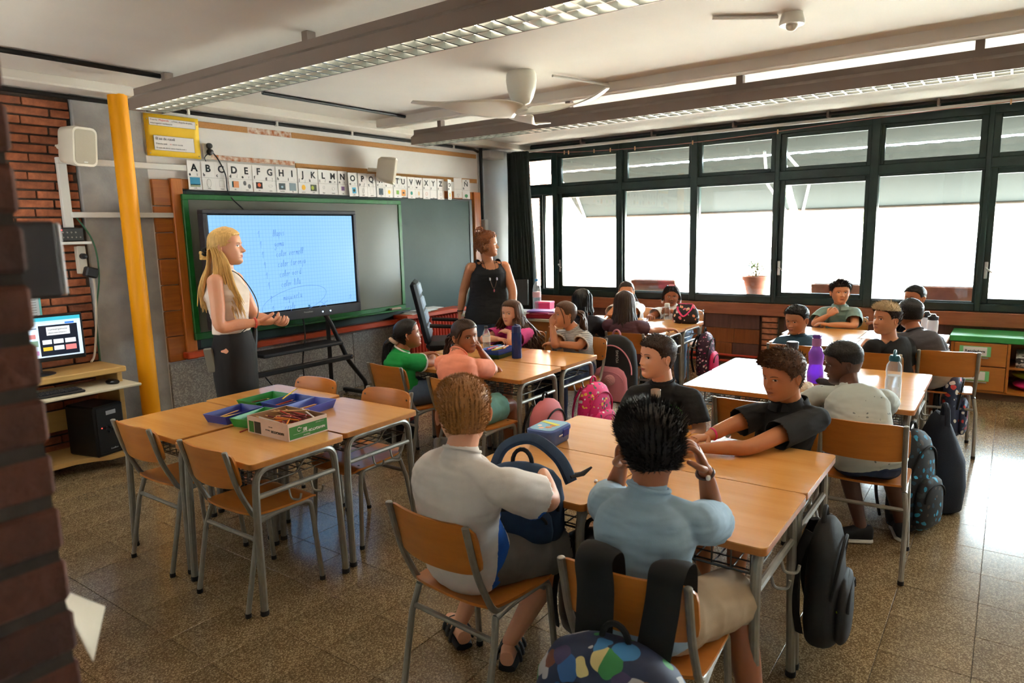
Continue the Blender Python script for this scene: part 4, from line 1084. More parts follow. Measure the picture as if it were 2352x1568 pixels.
CHAIRS = [  # x of rear feet, y, rotation, label, group
 (1.535, 2.72, 0, P_+'pushed in at the table with the cardboard box', 'pencil block chairs'),
 (1.545, 3.35, 0, P_+'at the table nearest the computer cart', 'pencil block chairs'),
 (2.645, 2.80, 180, P_+'with its seat showing, right of the pencil block', 'pencil block chairs'),
 (2.645, 3.41, 180, P_+'showing only its backrest behind the pencil trays', 'pencil block chairs'),
 (3.21, 3.36, -5, 'beech chair under the girl in the green shirt', 'occupied chairs'),
 (3.06, 2.67, -5, 'beech chair under the girl in the peach shirt', 'occupied chairs'),
 (1.52, 1.425, -4, 'beech chair under the boy in the white shirt with sandals', 'occupied chairs'),
 (1.52, 0.752, 5, 'beech chair with the cartoon print backpack hung on its back', 'occupied chairs'),
 (3.36, 1.44, 180, 'beech chair under the boy in the black shirt with green print', 'occupied chairs'),
 (3.19, 0.83, 182, 'beech chair under the boy in the black polo shirt', 'occupied chairs'),
 (3.315, 0.484, 3, 'beech chair under the boy in the pale grey dotted shirt', 'occupied chairs'),
 (3.45, 1.02, 2, P_+'behind the boy in the black polo', 'middle block chairs'),
 (4.84, 2.76, 180, 'beech chair under the girl in the striped shirt', 'occupied chairs'),
 (4.93, 3.40, 180, 'beech chair under the girl in the pink shirt', 'occupied chairs'),
 (5.24, 2.60, 0, 'beech chair carrying a black and pink backpack', 'occupied chairs'),
 (5.20, 3.12, 0, 'beech chair under the girl with locks', 'occupied chairs'),
 (6.95, 3.26, 180, 'beech chair under the girl in white covering her mouth', 'occupied chairs'),
 (6.98, 2.76, 180, 'beech chair under the girl with beaded braids', 'occupied chairs'),
 (5.24, 1.25, 0, 'beech chair under the boy in the teal shirt', 'occupied chairs'),
 (5.16, 0.72, 0, 'beech chair under the boy with bleached hair', 'occupied chairs'),
 (5.44, 0.30, 8, 'beech chair under the boy in the two-tone grey shirt', 'occupied chairs'),
 (7.06, 1.22, 180, 'beech chair under the boy in the sage polo shirt', 'occupied chairs'),
 (7.05, 0.70, 180, 'beech chair under the boy in the back corner', 'occupied chairs'),
]
proto_chair = make_chair()
for i, (x, y, rz, lab, g) in enumerate(CHAIRS):
    if i == 0:
        proto_chair.location = (x, y, 0); proto_chair.rotation_euler = (0, 0, radians(rz)); proto_chair['label'] = lab; proto_chair['group'] = g
    else: dup(proto_chair, (x, y, 0), radians(rz), lab, g)

# ================================================================== COMPUTER CART, CABINET, DESK
MAPLE = mk_wood('maple_laminate', lin((206, 166, 100)), lin((190, 150, 86)), 0, 0.4, 3)
CREAM = mk('cream_laminate', lin((222, 212, 184)), 0.4)
def computer_cart():
    t = thing('computer_cart', 'maple computer cart on castors with a pull-out keyboard shelf against the brick wall', 'cart', (1.93, 5.36, 0.0), 0)
    part('top', MB().bb(-0.42, 0.42, -0.20, 0.20, 0.665, 0.705, 0.006), MAPLE, t)
    part('keyboard_shelf', MB().bb(-0.40, 0.44, -0.36, 0.05, 0.575, 0.593, 0.004), CREAM, t)
    part('side_panel', MB().bb(0.365, 0.40, -0.17, 0.18, 0.10, 0.665, 0.004), MAPLE, t)
    part('side_panel', MB().bb(-0.40, -0.365, -0.17, 0.18, 0.10, 0.665, 0.004), MAPLE, t)
    poly = [(-0.40, 0.18), (0.40, 0.18), (0.40, -0.30), (0.20, -0.30), (0.12, -0.24), (0.02, -0.20), (-0.40, -0.20)]
    part('base_shelf', MB().prism(poly[::-1], 0.032, 2, 0.075), MAPLE, t)
    part('back_bar', MB().bb(-0.365, 0.365, 0.15, 0.165, 0.25, 0.40), MAPLE, t)
    for x, y in ((0.37, -0.22), (0.37, 0.14), (-0.37, -0.15), (-0.37, 0.14)):
        c = part('caster', MB().lathe([(0, -0.011), (0.024, -0.011), (0.026, 0), (0.024, 0.011), (0, 0.011)], 16, (x, y, 0.0265), Matrix.Rotation(pi/2, 3, 'Y')), BLACKM, t)
        part('caster_fork', MB().bb(x-0.016, x+0.016, y-0.012, y+0.012, 0.045, 0.076, 0.003), BLACKM, c)
computer_cart()
def monitor():
    t = thing('computer_monitor', 'black computer monitor showing a web page of thumbnails on the cart', 'monitor', (1.86, 5.36, 0.7055), radians(-7))
    part('base', MB().lathe([(0.0, 0.012), (0.09, 0.010), (0.105, 0.004), (0.105, 0.0)][::-1], 28), BLACKM, t)
    part('stem', MB().bb(-0.03, 0.03, 0.0, 0.03, 0.008, 0.16, 0.006), BLACKM, t)
    part('bezel', MB().bb(-0.30, 0.30, -0.02, 0.02, 0.085, 0.405, 0.006), BLACKM, t)
    def scr(n, c, e=0.9): return mk(n, lin(c), 0.3, emis=e)
    part('screen', MB().bb(-0.285, 0.285, -0.0215, -0.0205, 0.115, 0.39), scr('scr_white', (206, 226, 246), 0.62), t, 0)
    W = [( -.285, .285, .365, .39, (60, 176, 200)), (-.285, .285, .352, .366, (190, 214, 220)), (.03, .262, .125, .335, (24, 30, 44)), (.075, .215, .265, .322, (232, 238, 244)),
         (.045, .10, .205, .235, (226, 232, 240)), (.11, .17, .205, .235, (226, 232, 240)), (.18, .245, .205, .235, (226, 232, 240)), (.045, .10, .16, .185, (214, 182, 60)), (.11, .17, .16, .19, (220, 228, 240)), (.18, .245, .155, .19, (230, 130, 130)),
         (-.09, -.045, .31, .32, (226, 180, 50)), (-.17, -.11, .30, .315, (214, 90, 90)), (-.03, .02, .315, .322, (90, 110, 130)), (-.12, -.06, .245, .275, (170, 120, 80)), (-.04, .01, .25, .28, (196, 130, 130)), (-.12, -.07, .20, .215, (70, 80, 96)), (-.03, .02, .195, .235, (120, 150, 130)), (-.06, .02, .135, .165, (190, 140, 190)), (-.15, -.12, .14, .165, (90, 150, 220)), (.19, .245, .338, .35, (50, 120, 230)), (-.2, -.16, .2, .26, (120, 170, 210))]
    for k, (a, b, c, d, col) in enumerate(W):
        part('page_block', MB().bb(a, b, -0.0226-(0.0006 if k > 2 else 0), -0.0214, c, d), scr('scr_%d_%d_%d' % col, col, 0.6), t, 0)
    text_part('page_text', 'convergència', 0.022, scr('scr_ink', (20, 24, 34), 0.02), t, (0.083, -0.0234, 0.298), (pi/2, 0, 0), shear=0.3)
    text_part('page_text', 'descobriments', 0.019, scr('scr_ink', (20, 24, 34), 0.02), t, (0.083, -0.0234, 0.276), (pi/2, 0, 0), shear=0.3)
    k = thing('keyboard', 'black computer keyboard on the pull-out shelf of the cart', 'keyboard', (1.80, 5.125, 0.594), radians(-3))
    part('case', MB().bb(-0.22, 0.22, -0.075, 0.075, 0, 0.016, 0.005), BLACKM, k)
    km = MB().box((0, 0, 0), (0.0165, 0.0165, 0.010), 0.002).mesh('key', mk('key_black', lin((40, 40, 42)), 0.5), 30)
    for r in range(5):
        for c in range(20):
            part('key', km, None, k, loc=(-0.2+c*0.021+(0.004*r if c < 15 else 0), 0.05-r*0.0235, 0.0195))
    ms = thing('computer_mouse', 'black computer mouse at the end of the keyboard shelf', 'mouse', (2.245, 5.16, 0.594), radians(20))
    part('shell', MB().sphere((0, 0, 0.012), (0.034, 0.055, 0.022), 16, 10), mk('mouse_black', lin((18, 18, 20)), 0.2), ms)
    part('wheel', MB().box((0, 0.03, 0.033), (0.006, 0.016, 0.006), 0.002), GREYM, ms)
    sw = thing('subwoofer', 'black speaker box with front knobs standing on the base shelf of the cart', 'speaker', (2.13, 5.22, 0.108), radians(14))
    part('cabinet', MB().bb(-0.115, 0.115, -0.14, 0.15, 0, 0.36, 0.012), mk('sub_black', lin((16, 16, 18)), 0.4), sw)
    part('front_panel', MB().bb(-0.10, 0.10, -0.146, -0.138, 0.02, 0.345, 0.004), mk('sub_front', lin((24, 24, 26)), 0.3), sw)
    part('sticker', MB().bb(-0.03, 0.045, -0.149, -0.146, 0.29, 0.318), mk('sticker_grey', lin((170, 168, 170)), 0.5), sw)
    for x, z, r in ((-0.04, 0.20, 0.012), (0.0, 0.205, 0.014), (0.04, 0.21, 0.012), (-0.02, 0.17, 0.007), (0.02, 0.175, 0.007)):
        part('knob', MB().lathe([(r, 0), (r*0.9, 0.014), (0, 0.015)], 14, (x, -0.146, z), Matrix.Rotation(pi/2, 3, 'X')), BLACKM, sw)
    part('power_light', MB().sphere((-0.07, -0.147, 0.205), 0.004, 8, 6), mk('led_red', lin((255, 60, 50)), 0.4, emis=3), sw)
    text_part('maker_mark', 'CoolBox', 0.016, mk('mark_silver', lin((190, 190, 190)), 0.4), sw, (-0.02, -0.1475, 0.04), (pi/2, 0, 0))
monitor()
def gadgets():
    t = thing('mixer_box', 'small black audio box with a red light on the narrow white wall shelf', 'amplifier', (2.235, 5.555, 1.603))
    part('case', MB().bb(-0.075, 0.085, -0.045, 0.05, 0, 0.10, 0.005), BLACKM, t)
    part('panel', MB().bb(-0.07, 0.08, -0.0475, -0.044, 0.008, 0.092, 0.001), mk('panel_dark', lin((52, 54, 54)), 0.35), t)
    for k in range(9): part('knob', MB().lathe([(0.006, 0), (0.005, 0.008), (0, 0.008)], 10, (-0.055+k % 5*0.028, -0.0475, 0.03 if k < 5 else 0.065), Matrix.Rotation(pi/2, 3, 'X')), GREYM, t)
    part('power_light', MB().sphere((-0.06, -0.048, 0.082), 0.005, 8, 6), mk('led_red', lin((255, 60, 50)), 0.4, emis=3), t)
    t = thing('power_strip', 'white power strip with black plugs hanging on the bricks under the shelf', 'power strip', (2.315, 5.605, 1.455))
    part('strip', MB().bb(-0.03, 0.03, -0.04, 0.015, -0.09, 0.115, 0.006), IVORY, t)
    part('plug', MB().lathe([(0.022, 0), (0.02, 0.035), (0, 0.04)], 14, (0.0, -0.04, 0.04), Matrix.Rotation(pi/2, 3, 'X')), BLACKM, t)
    part('adapter', MB().box((0.025, -0.085, -0.08), (0.085, 0.07, 0.075), 0.01, Matrix.Rotation(0.3, 3, 'Y')), BLACKM, t)
    t = tag(part('green_cable', MB().tube(smooth_path([(2.31, 5.58, 1.78), (2.385, 5.53, 1.60), (2.40, 5.53, 1.35), (2.365, 5.58, 1.0), (2.36, 5.585, 0.4), (2.355, 5.585, 0.03)], 6), 0.006, 6), mk('cable_green', lin((60, 110, 80)), 0.5)), 'green cable hanging down beside the concrete column', 'cable')
    t = tag(part('white_cable', MB().tube(smooth_path([(2.325, 5.56, 1.40), (2.36, 5.54, 1.36), (2.365, 5.56, 1.1), (2.32, 5.56, 0.78), (2.27, 5.52, 0.715)], 6), 0.008, 6), IVORY), 'cream cable running from the power strip down to the cart', 'cable')
    t = tag(part('notice_sheet', MB().bb(1.74, 2.02, 5.605, 5.608, 1.07, 1.255), mk('notice_paper', lin((200, 206, 210)), 0.6)), 'printed sheet on the bricks above the computer monitor', 'paper')
    m = MB()
    for k in range(9): m.bb(1.77, 1.99, 5.6035, 5.6052, 1.09+k*0.018, 1.094+k*0.018)
    part('print', m, INKG, t, 0); part('edge', MB().bb(2.008, 2.021, 5.603, 5.6052, 1.07, 1.255), mk('teal_edge', lin((110, 190, 190)), 0.6), t, 0)
    t = thing('thermostat', 'dark box mounted on the edge of the near brick pier', 'box', (0.285, 0.95, 1.58))
    part('case', MB().bb(0.0, 0.074, -0.03, 0.05, -0.045, 0.045, 0.004), mk('thermo_dark', lin((52, 46, 48)), 0.5), t)
    part('cover', MB().bb(0.074, 0.079, -0.028, 0.048, -0.043, 0.043, 0.002), mk('thermo_cover', lin((190, 190, 196)), 0.5), t)
    def sh(u, v): return V((0.287+0.055*u*u+0.03*v*u, 0.90+0.03*u, 1.32-0.26*v))
    def pf(u, v): return V((0.287+0.03*v*v+0.075*max(0, v-0.55)*u*2, 0.865+0.12*u, 1.30-0.20*v))
    o = part('loose_sheet', MB().grid(pf, 8, 12), mk('loose_paper', lin((206, 196, 180)), 0.6), None, 60)
    md = o.modifiers.new('thick', 'SOLIDIFY'); md.thickness = 0.001
    tag(o, 'curled sheet of paper hanging off the near brick pier', 'paper')
gadgets()
def cabinet():
    t = thing('low_cabinet', 'low beech cabinet under the windows with a green top and two labelled drawers', 'cabinet', (7.39, 0.0, 0.0))
    D = 0.50
    CAB = mk_wood('cabinet_beech', lin((190, 120, 48)), lin((170, 102, 38)), 1, 0.4, 3)
    part('top', MB().bb(-0.015, D, -2.5, 0.405, 0.522, 0.575, 0.006), mk('green_top', lin((62, 160, 84)), 0.4, var=(30, 0.1)), t)
    m = MB()
    m.bb(0, D, 0.365, 0.39, 0.07, 0.522).bb(0, D, -0.055, -0.035, 0.07, 0.522).bb(0, D, -0.60, -0.58, 0.07, 0.522).bb(0, D, -2.5, -2.48, 0.07, 0.522)
    m.bb(0.0, D, -2.5, 0.39, 0.065, 0.085); m.bb(D-0.015, D, -2.5, 0.39, 0.085, 0.522)
    part('carcass', m, CAB, t, 0)
    part('plinth', MB().bb(0.03, D, -2.48, 0.37, 0.0, 0.066), mk('plinth_brown', lin((92, 62, 40)), 0.6), t)
    part('shelf', MB().bb(0.02, D-0.02, -0.58, -0.055, 0.29, 0.308), CAB, t)
    part('shelf', MB().bb(0.02, D-0.02, -2.48, -0.60, 0.29, 0.308), CAB, t)
    for k, (z0, z1, word) in enumerate(((0.312, 0.515, 'Retoladors'), (0.09, 0.303, 'Regles'))):
        d = part('drawer', MB().bb(-0.018, 0.3, -0.03, 0.362, z0, z1, 0.004), CAB, t)
        zc = z0+0.135
        part('label_tape', MB().bb(-0.0195, -0.0178, 0.085, 0.322, zc-0.052, zc+0.04), mk('label_mint', lin((126, 206, 140)), 0.6), d, 0)
        part('label_sheet', MB().bb(-0.0205, -0.0185, 0.115, 0.293, zc-0.044, zc+0.034), PAPER, d, 0)
        me = text_mesh(word, 0.034, align='CENTER', bold=0.0008); me.materials.clear(); me.materials.append(INKB)
        part('lettering', me, None, d, loc=(-0.0212, 0.205, zc-0.016), rot=(pi/2, 0, -pi/2))
        part('handle', MB().bb(-0.040, -0.018, 0.10, 0.30, zc-0.066, zc-0.058, 0.002), ALU, d)
    for (z, dz, sy, c, lab) in ((0.087, 0.085, 0.40, (200, 40, 120), 'magenta cushion on the lowest cabinet shelf'), (0.172, 0.11, 0.42, (150, 156, 40), 'olive green cushion on top of the magenta one')):
        o = part('cushion', MB().sphere((0, 0, dz/2), (0.22, sy/2+0.02, dz/2), 24, 12), mk('cushion_%d' % c[0], lin(c), 0.9, bump=(60, 0.3)), None, 60, loc=(7.63, -0.31, z))
        tag(o, lab, 'cushion')
    for k, (c, z) in enumerate((((60, 58, 60), 0.309), ((196, 190, 182), 0.338), ((70, 66, 66), 0.375), ((176, 170, 164), 0.405))):
        def fn(u, v, k=k, z=z): return V((7.43+0.34*v, -0.10-0.42*u, z+0.034*(sin(pi*min(1, v*1.0))**0.3)*0.9+0.008*sin(u*9+k)*sin(v*7)))
        m = MB().grid(fn, 18, 8)
        o = part('folded_cloth', m, mk_cells('cloth_print_%d' % k, lin(c), [lin((40, 38, 40)), lin((210, 206, 200)), lin((120, 116, 112))], 42, 0.4), None, 60)
        md = o.modifiers.new('thick', 'SOLIDIFY'); md.thickness = 0.024
        tag(o, ['dark folded cloth at the bottom of the cloth pile on the cabinet shelf', 'pale patterned cloth second from the bottom of the cloth pile', 'dark patterned cloth third in the cloth pile', 'pale patterned cloth on top of the cloth pile'][k], 'cloth', 'folded cloths on the cabinet shelf')
cabinet()
def teacher_desk():
    t = thing('teacher_desk', 'wooden teacher desk in the corner, heaped with folders and papers', 'desk', (6.15, 4.34, 0.0))
    CAB = MATS['cabinet_beech']
    part('desktop', MB().bb(-0.30, 0.32, -0.62, 0.60, 0.68, 0.71, 0.005), mk('desk_top_pale', lin((206, 200, 176)), 0.3), t)
    for y in (-0.58, 0.54): part('side_panel', MB().bb(-0.27, 0.29, y, y+0.025, 0, 0.68, 0.003), CAB, t)
    part('modesty_panel', MB().bb(-0.26, -0.24, -0.55, 0.54, 0.20, 0.68, 0.003), CAB, t)
    Z = 0.7105
    def folder(x, y, z, w_, d_, h_, rz, c, lab, name='folder'):
        o = thing(name, lab, 'folder', (x, y, z), rz)
        part('cover', MB().bb(-w_/2, w_/2, -d_/2, d_/2, 0, h_*0.25, 0.001).bb(-w_/2, w_/2, -d_/2, d_/2, h_*0.75, h_, 0.001).bb(-w_/2, -w_/2+0.004, -d_/2, d_/2, 0, h_, 0.001), mk('folder_%d_%d' % c[:2], lin(c), 0.4), o)
        part('sheets', MB().bb(-w_/2+0.006, w_/2-0.006, -d_/2+0.006, d_/2-0.006, h_*0.25, h_*0.75), PAPER, o)
    folder(5.98, 3.90, Z, 0.24, 0.32, 0.045, 0.2, (150, 26, 40), 'thick crimson folder at the near end of the teacher desk')
    folder(6.02, 3.93, Z+0.0455, 0.22, 0.30, 0.012, -0.15, (190, 60, 130), 'magenta folder lying on the crimson one')
    folder(6.03, 3.95, Z+0.058, 0.21, 0.29, 0.010, 0.3, (130, 110, 190), 'lilac folder on top of the folder pile')
    folder(6.20, 4.25, Z, 0.24, 0.32, 0.03, 0.1, (210, 216, 226), 'white document pile in the middle of the teacher desk')
    folder(6.30, 3.86, Z, 0.22, 0.2, 0.06, 0.0, (226, 226, 230), 'tall white document pile at the right of the desk')
    t = thing('pencil_case', 'pink box standing behind the girl with locks', 'box', (6.34, 4.13, Z), 0.1)
    part('box', MB().bb(-0.06, 0.06, -0.09, 0.09, 0, 0.12, 0.006), mk('box_pink', lin((222, 50, 110)), 0.4), t)
    part('lid', MB().bb(-0.064, 0.064, -0.094, 0.094, 0.10, 0.125, 0.006), mk('box_pink2', lin((230, 70, 126)), 0.4), t)
    t = thing('office_monitor', 'black laptop-like screen standing at the far end of the teacher desk', 'monitor', (6.46, 4.72, 0.7105), radians(-60))
    part('panel', MB().box((0, 0, 0.19), (0.48, 0.02, 0.30), 0.005, Matrix.Rotation(radians(-8), 3, 'X')), BLACKM, t)
    part('stand', MB().bb(-0.03, 0.03, 0.0, 0.03, 0.0, 0.12, 0.004).lathe([(0.09, 0), (0.09, 0.008), (0, 0.01)], 20), BLACKM, t)
teacher_desk()
def office_chair():
    t = thing('office_chair', 'black office chair with sheen painted pale on its cushioned back beside the dark-dressed teacher', 'chair', (5.42, 4.78, 0.0), radians(-50))
    LEA = mk('leather_black', lin((26, 26, 28)), 0.35); SHEEN = mk('leather_sheen', lin((176, 190, 206)), 0.3)  # pale tone is sheen painted into the colour of the black cushions
    R = Matrix.Rotation(radians(-12), 3, 'Y')
    part('seat', MB().box((0.05, 0, 0.46), (0.50, 0.50, 0.10), 0.04), LEA, t)
    b = part('backrest', MB().box((-0.24, 0, 0.80), (0.07, 0.50, 0.66), 0.03, R), LEA, t)
    for k in range(4): part('cushion', MB().box((-0.175+0.03*(1-k)*1.05-0.028, 0, 0.60+k*0.145), (0.05, 0.42, 0.135), 0.022, R), SHEEN, t)
    part('column', MB().tube([(0.05, 0, 0.10), (0.05, 0, 0.42)], 0.03, 12), BLACKM, t)
    for k in range(5):
        a = k*2*pi/5
        l = part('foot', MB().tube([(0.05, 0, 0.11), (0.05+0.28*cos(a), 0.28*sin(a), 0.075)], 0.022, 8), BLACKM, t)
        part('caster', MB().sphere((0.05+0.28*cos(a), 0.28*sin(a), 0.031), 0.03, 10, 8), BLACKM, l)
    for s in (-1, 1): part('armrest', MB().tube(bend_path([(0.15, s*0.27, 0.46), (0.15, s*0.28, 0.66), (-0.15, s*0.28, 0.68)], 0.04), 0.02, 8), LEA, t)
office_chair()
# ================================================================== PEOPLE: generator
def smoothstep(a, b, x):
    t = np.clip((x-a)/(b-a), 0, 1); return t*t*(3-2*t)
_ZT = np.array([.5, .485, .45, .40, .33, .25, .15, .05, -.05, -.13, -.20, -.27, -.34, -.40, -.45, -.48, -.50])
_WT = np.array([.02, .10, .19, .255, .305, .338, .355, .358, .350, .338, .322, .298, .262, .222, .175, .13, .08])
_FT = np.array([.01, .09, .18, .26, .325, .365, .383, .380, .366, .372, .376, .375, .368, .366, .352, .322, .27])
_BT = np.array([.02, .12, .22, .31, .385, .430, .455, .455, .430, .390, .345, .300, .262, .235, .20, .15, .09])
def _dense(T):
    z = np.linspace(.5, -.5, 401); v = np.interp(-z, -_ZT, T)
    k = np.hanning(25); k /= k.sum(); p = np.pad(v, 12, mode='edge'); return np.convolve(p, k, 'valid')
_ZD = np.linspace(.5, -.5, 401); _WD, _FD, _BD = _dense(_WT), _dense(_FT), _dense(_BT)
def ring_w(z): return np.interp(-z, -_ZD, _WD)
def ring_f(z): return np.interp(-z, -_ZD, _FD)
def ring_b(z): return np.interp(-z, -_ZD, _BD)
def face_disp(x, z, P):
    """forward displacement of the face; x sideways, z up, head height = 1"""
    ax = np.abs(x); g = lambda a: np.exp(-a*a)
    nose = P.get('nose', .095)
    A = np.where(z > -.13, np.clip((.055-z)/.185, 0, 1)**1.15, np.sqrt(np.clip(1-((-.13-z)/.052)**2, 0, 1)))*nose
    sg = .030+.026*np.clip((.04-z)/.17, 0, 1)
    d = A*g(x/sg)
    d = d+.030*g((ax-.052)/.026)*g((z+.150)/.026)
    d = d-.034*g((ax-.135)/.072)*g((z-.004)/.05)
    d = d+.016*g((ax-.13)/.085)*g((z-.078)/.03)
    d = d+P.get('cheek', .022)*g((ax-.19)/.10)*g((z+.14)/.09)
    lp = P.get('lips', 1.0)
    d = d+.024*lp*g(x/.080)*g((z+.243)/.017)+.025*lp*g(x/.070)*g((z+.287)/.019)-.022*g(x/.085)*g((z+.2645)/.0075)
    d = d+.024*g(x/.09)*g((z+.405)/.06)-.012*g(x/.11)*g((z+.335)/.024)
    return d
PEXP = 0.92
def front_y(x, z, P):
    x = np.asarray(x, float); z = np.asarray(z, float); w = ring_w(z)
    c = np.clip(np.abs(x)/w, 0, .999)**(1/PEXP); s = np.sqrt(1-c*c)
    return ring_f(z)*s**PEXP + face_disp(x, z, P)*smoothstep(.15, .6, s)
def head_grid(P, NU=88, face=True, zs=None):
    if zs is None:
        zs = np.concatenate([np.linspace(.5, .12, 22, endpoint=False), np.linspace(.12, -.45, 50, endpoint=False), np.linspace(-.45, -.5, 6)])
    s = np.linspace(-1, 1, NU, endpoint=False); ph = pi/2+pi*(.42*s+.58*s**3)
    c, sn = np.cos(ph), np.sin(ph)
    X = np.outer(ring_w(zs), np.sign(c)*np.abs(c)**PEXP)
    Yf = np.where(sn > 0, 1, 0)[None, :]*ring_f(zs)[:, None]+np.where(sn <= 0, 1, 0)[None, :]*ring_b(zs)[:, None]
    Y = Yf*(np.sign(sn)*np.abs(sn)**PEXP)[None, :]
    Z = np.repeat(zs[:, None], NU, 1)
    if face:
        Y = Y+face_disp(X, Z, P)*smoothstep(.15, .6, sn)[None, :]
    nz = len(zs); V_ = np.stack([X, Y, Z], -1).reshape(-1, 3)
    F = []
    for i in range(nz-1):
        for j in range(NU):
            a, b = i*NU+j, i*NU+(j+1) % NU; F.append((a, a+NU, b+NU, b))
    F.append(tuple(range(NU))[::-1][::-1]); F.append(tuple((nz-1)*NU+j for j in range(NU-1, -1, -1)))
    return V_, F
class Geo:
    """vertices, faces and material indices gathered for one mesh"""
    def __init__(self): self.v = []; self.f = []; self.m = []; self.n = 0
    def add(self, v, f, m=0):
        v = np.asarray(v, float).reshape(-1, 3); o = self.n
        self.v.append(v); self.f += [tuple(i+o for i in q) for q in f]; self.m += [m]*len(f); self.n += len(v)
    def mb(self, b, m=0): self.add(np.array([tuple(p) for p in b.v]), b.f, m)
    def mesh(self, name, mats, loc, smooth=50):
        me = bpy.data.meshes.new(name); v = np.concatenate(self.v)-np.array(loc)[None, :]
        me.from_pydata(v.tolist(), [], self.f)
        for m in mats: me.materials.append(m)
        me.polygons.foreach_set('material_index', self.m); me.shade_smooth()
        if smooth: me.set_sharp_from_angle(angle=radians(smooth))
        me.update(); return me
def head_basis(look, pitch, roll):
    a, p = radians(look), radians(pitch)
    f = V((cos(a)*cos(p), sin(a)*cos(p), sin(p)))
    r = f.cross(V((0, 0, 1))).normalized(); u = r.cross(f).normalized()
    q = Matrix.Rotation(radians(roll), 3, f); r, u = q @ r, q @ u
    return np.array([r, f, u])
def to_world(Vl, C, hh, B): return np.asarray(C)+hh*(np.asarray(Vl) @ B)
def ear_geo():
    m = MB()
    def fn(u, v):
        a = 2*pi*u; r = v
        # outline of an ear, wider at the top
        oy, oz = cos(a)*(.052+.016*sin(a)), sin(a)*.105
        if sin(a) < 0: oy *= (1-.35*(-sin(a)))
        prof = .016*sin(min(1, r*1.05)*pi*.98)**.5 + .018*math.exp(-((r-.86)/.12)**2) - .012*math.exp(-(r/.45)**2)
        return V((prof, oy*r, oz*r))
    m.grid(fn, 22, 9, True)
    k = len(m.v)
    def fb(u, v):
        a = 2*pi*u; oy, oz = cos(a)*(.052+.016*sin(a)), sin(a)*.105
        if sin(a) < 0: oy *= (1-.35*(-sin(a)))
        return V((.010-.03*v, oy*(1-.25*v), oz*(1-.25*v)))
    m.grid(lambda u, v: fb(u, v), 22, 4, True); return m
EAR = ear_geo()
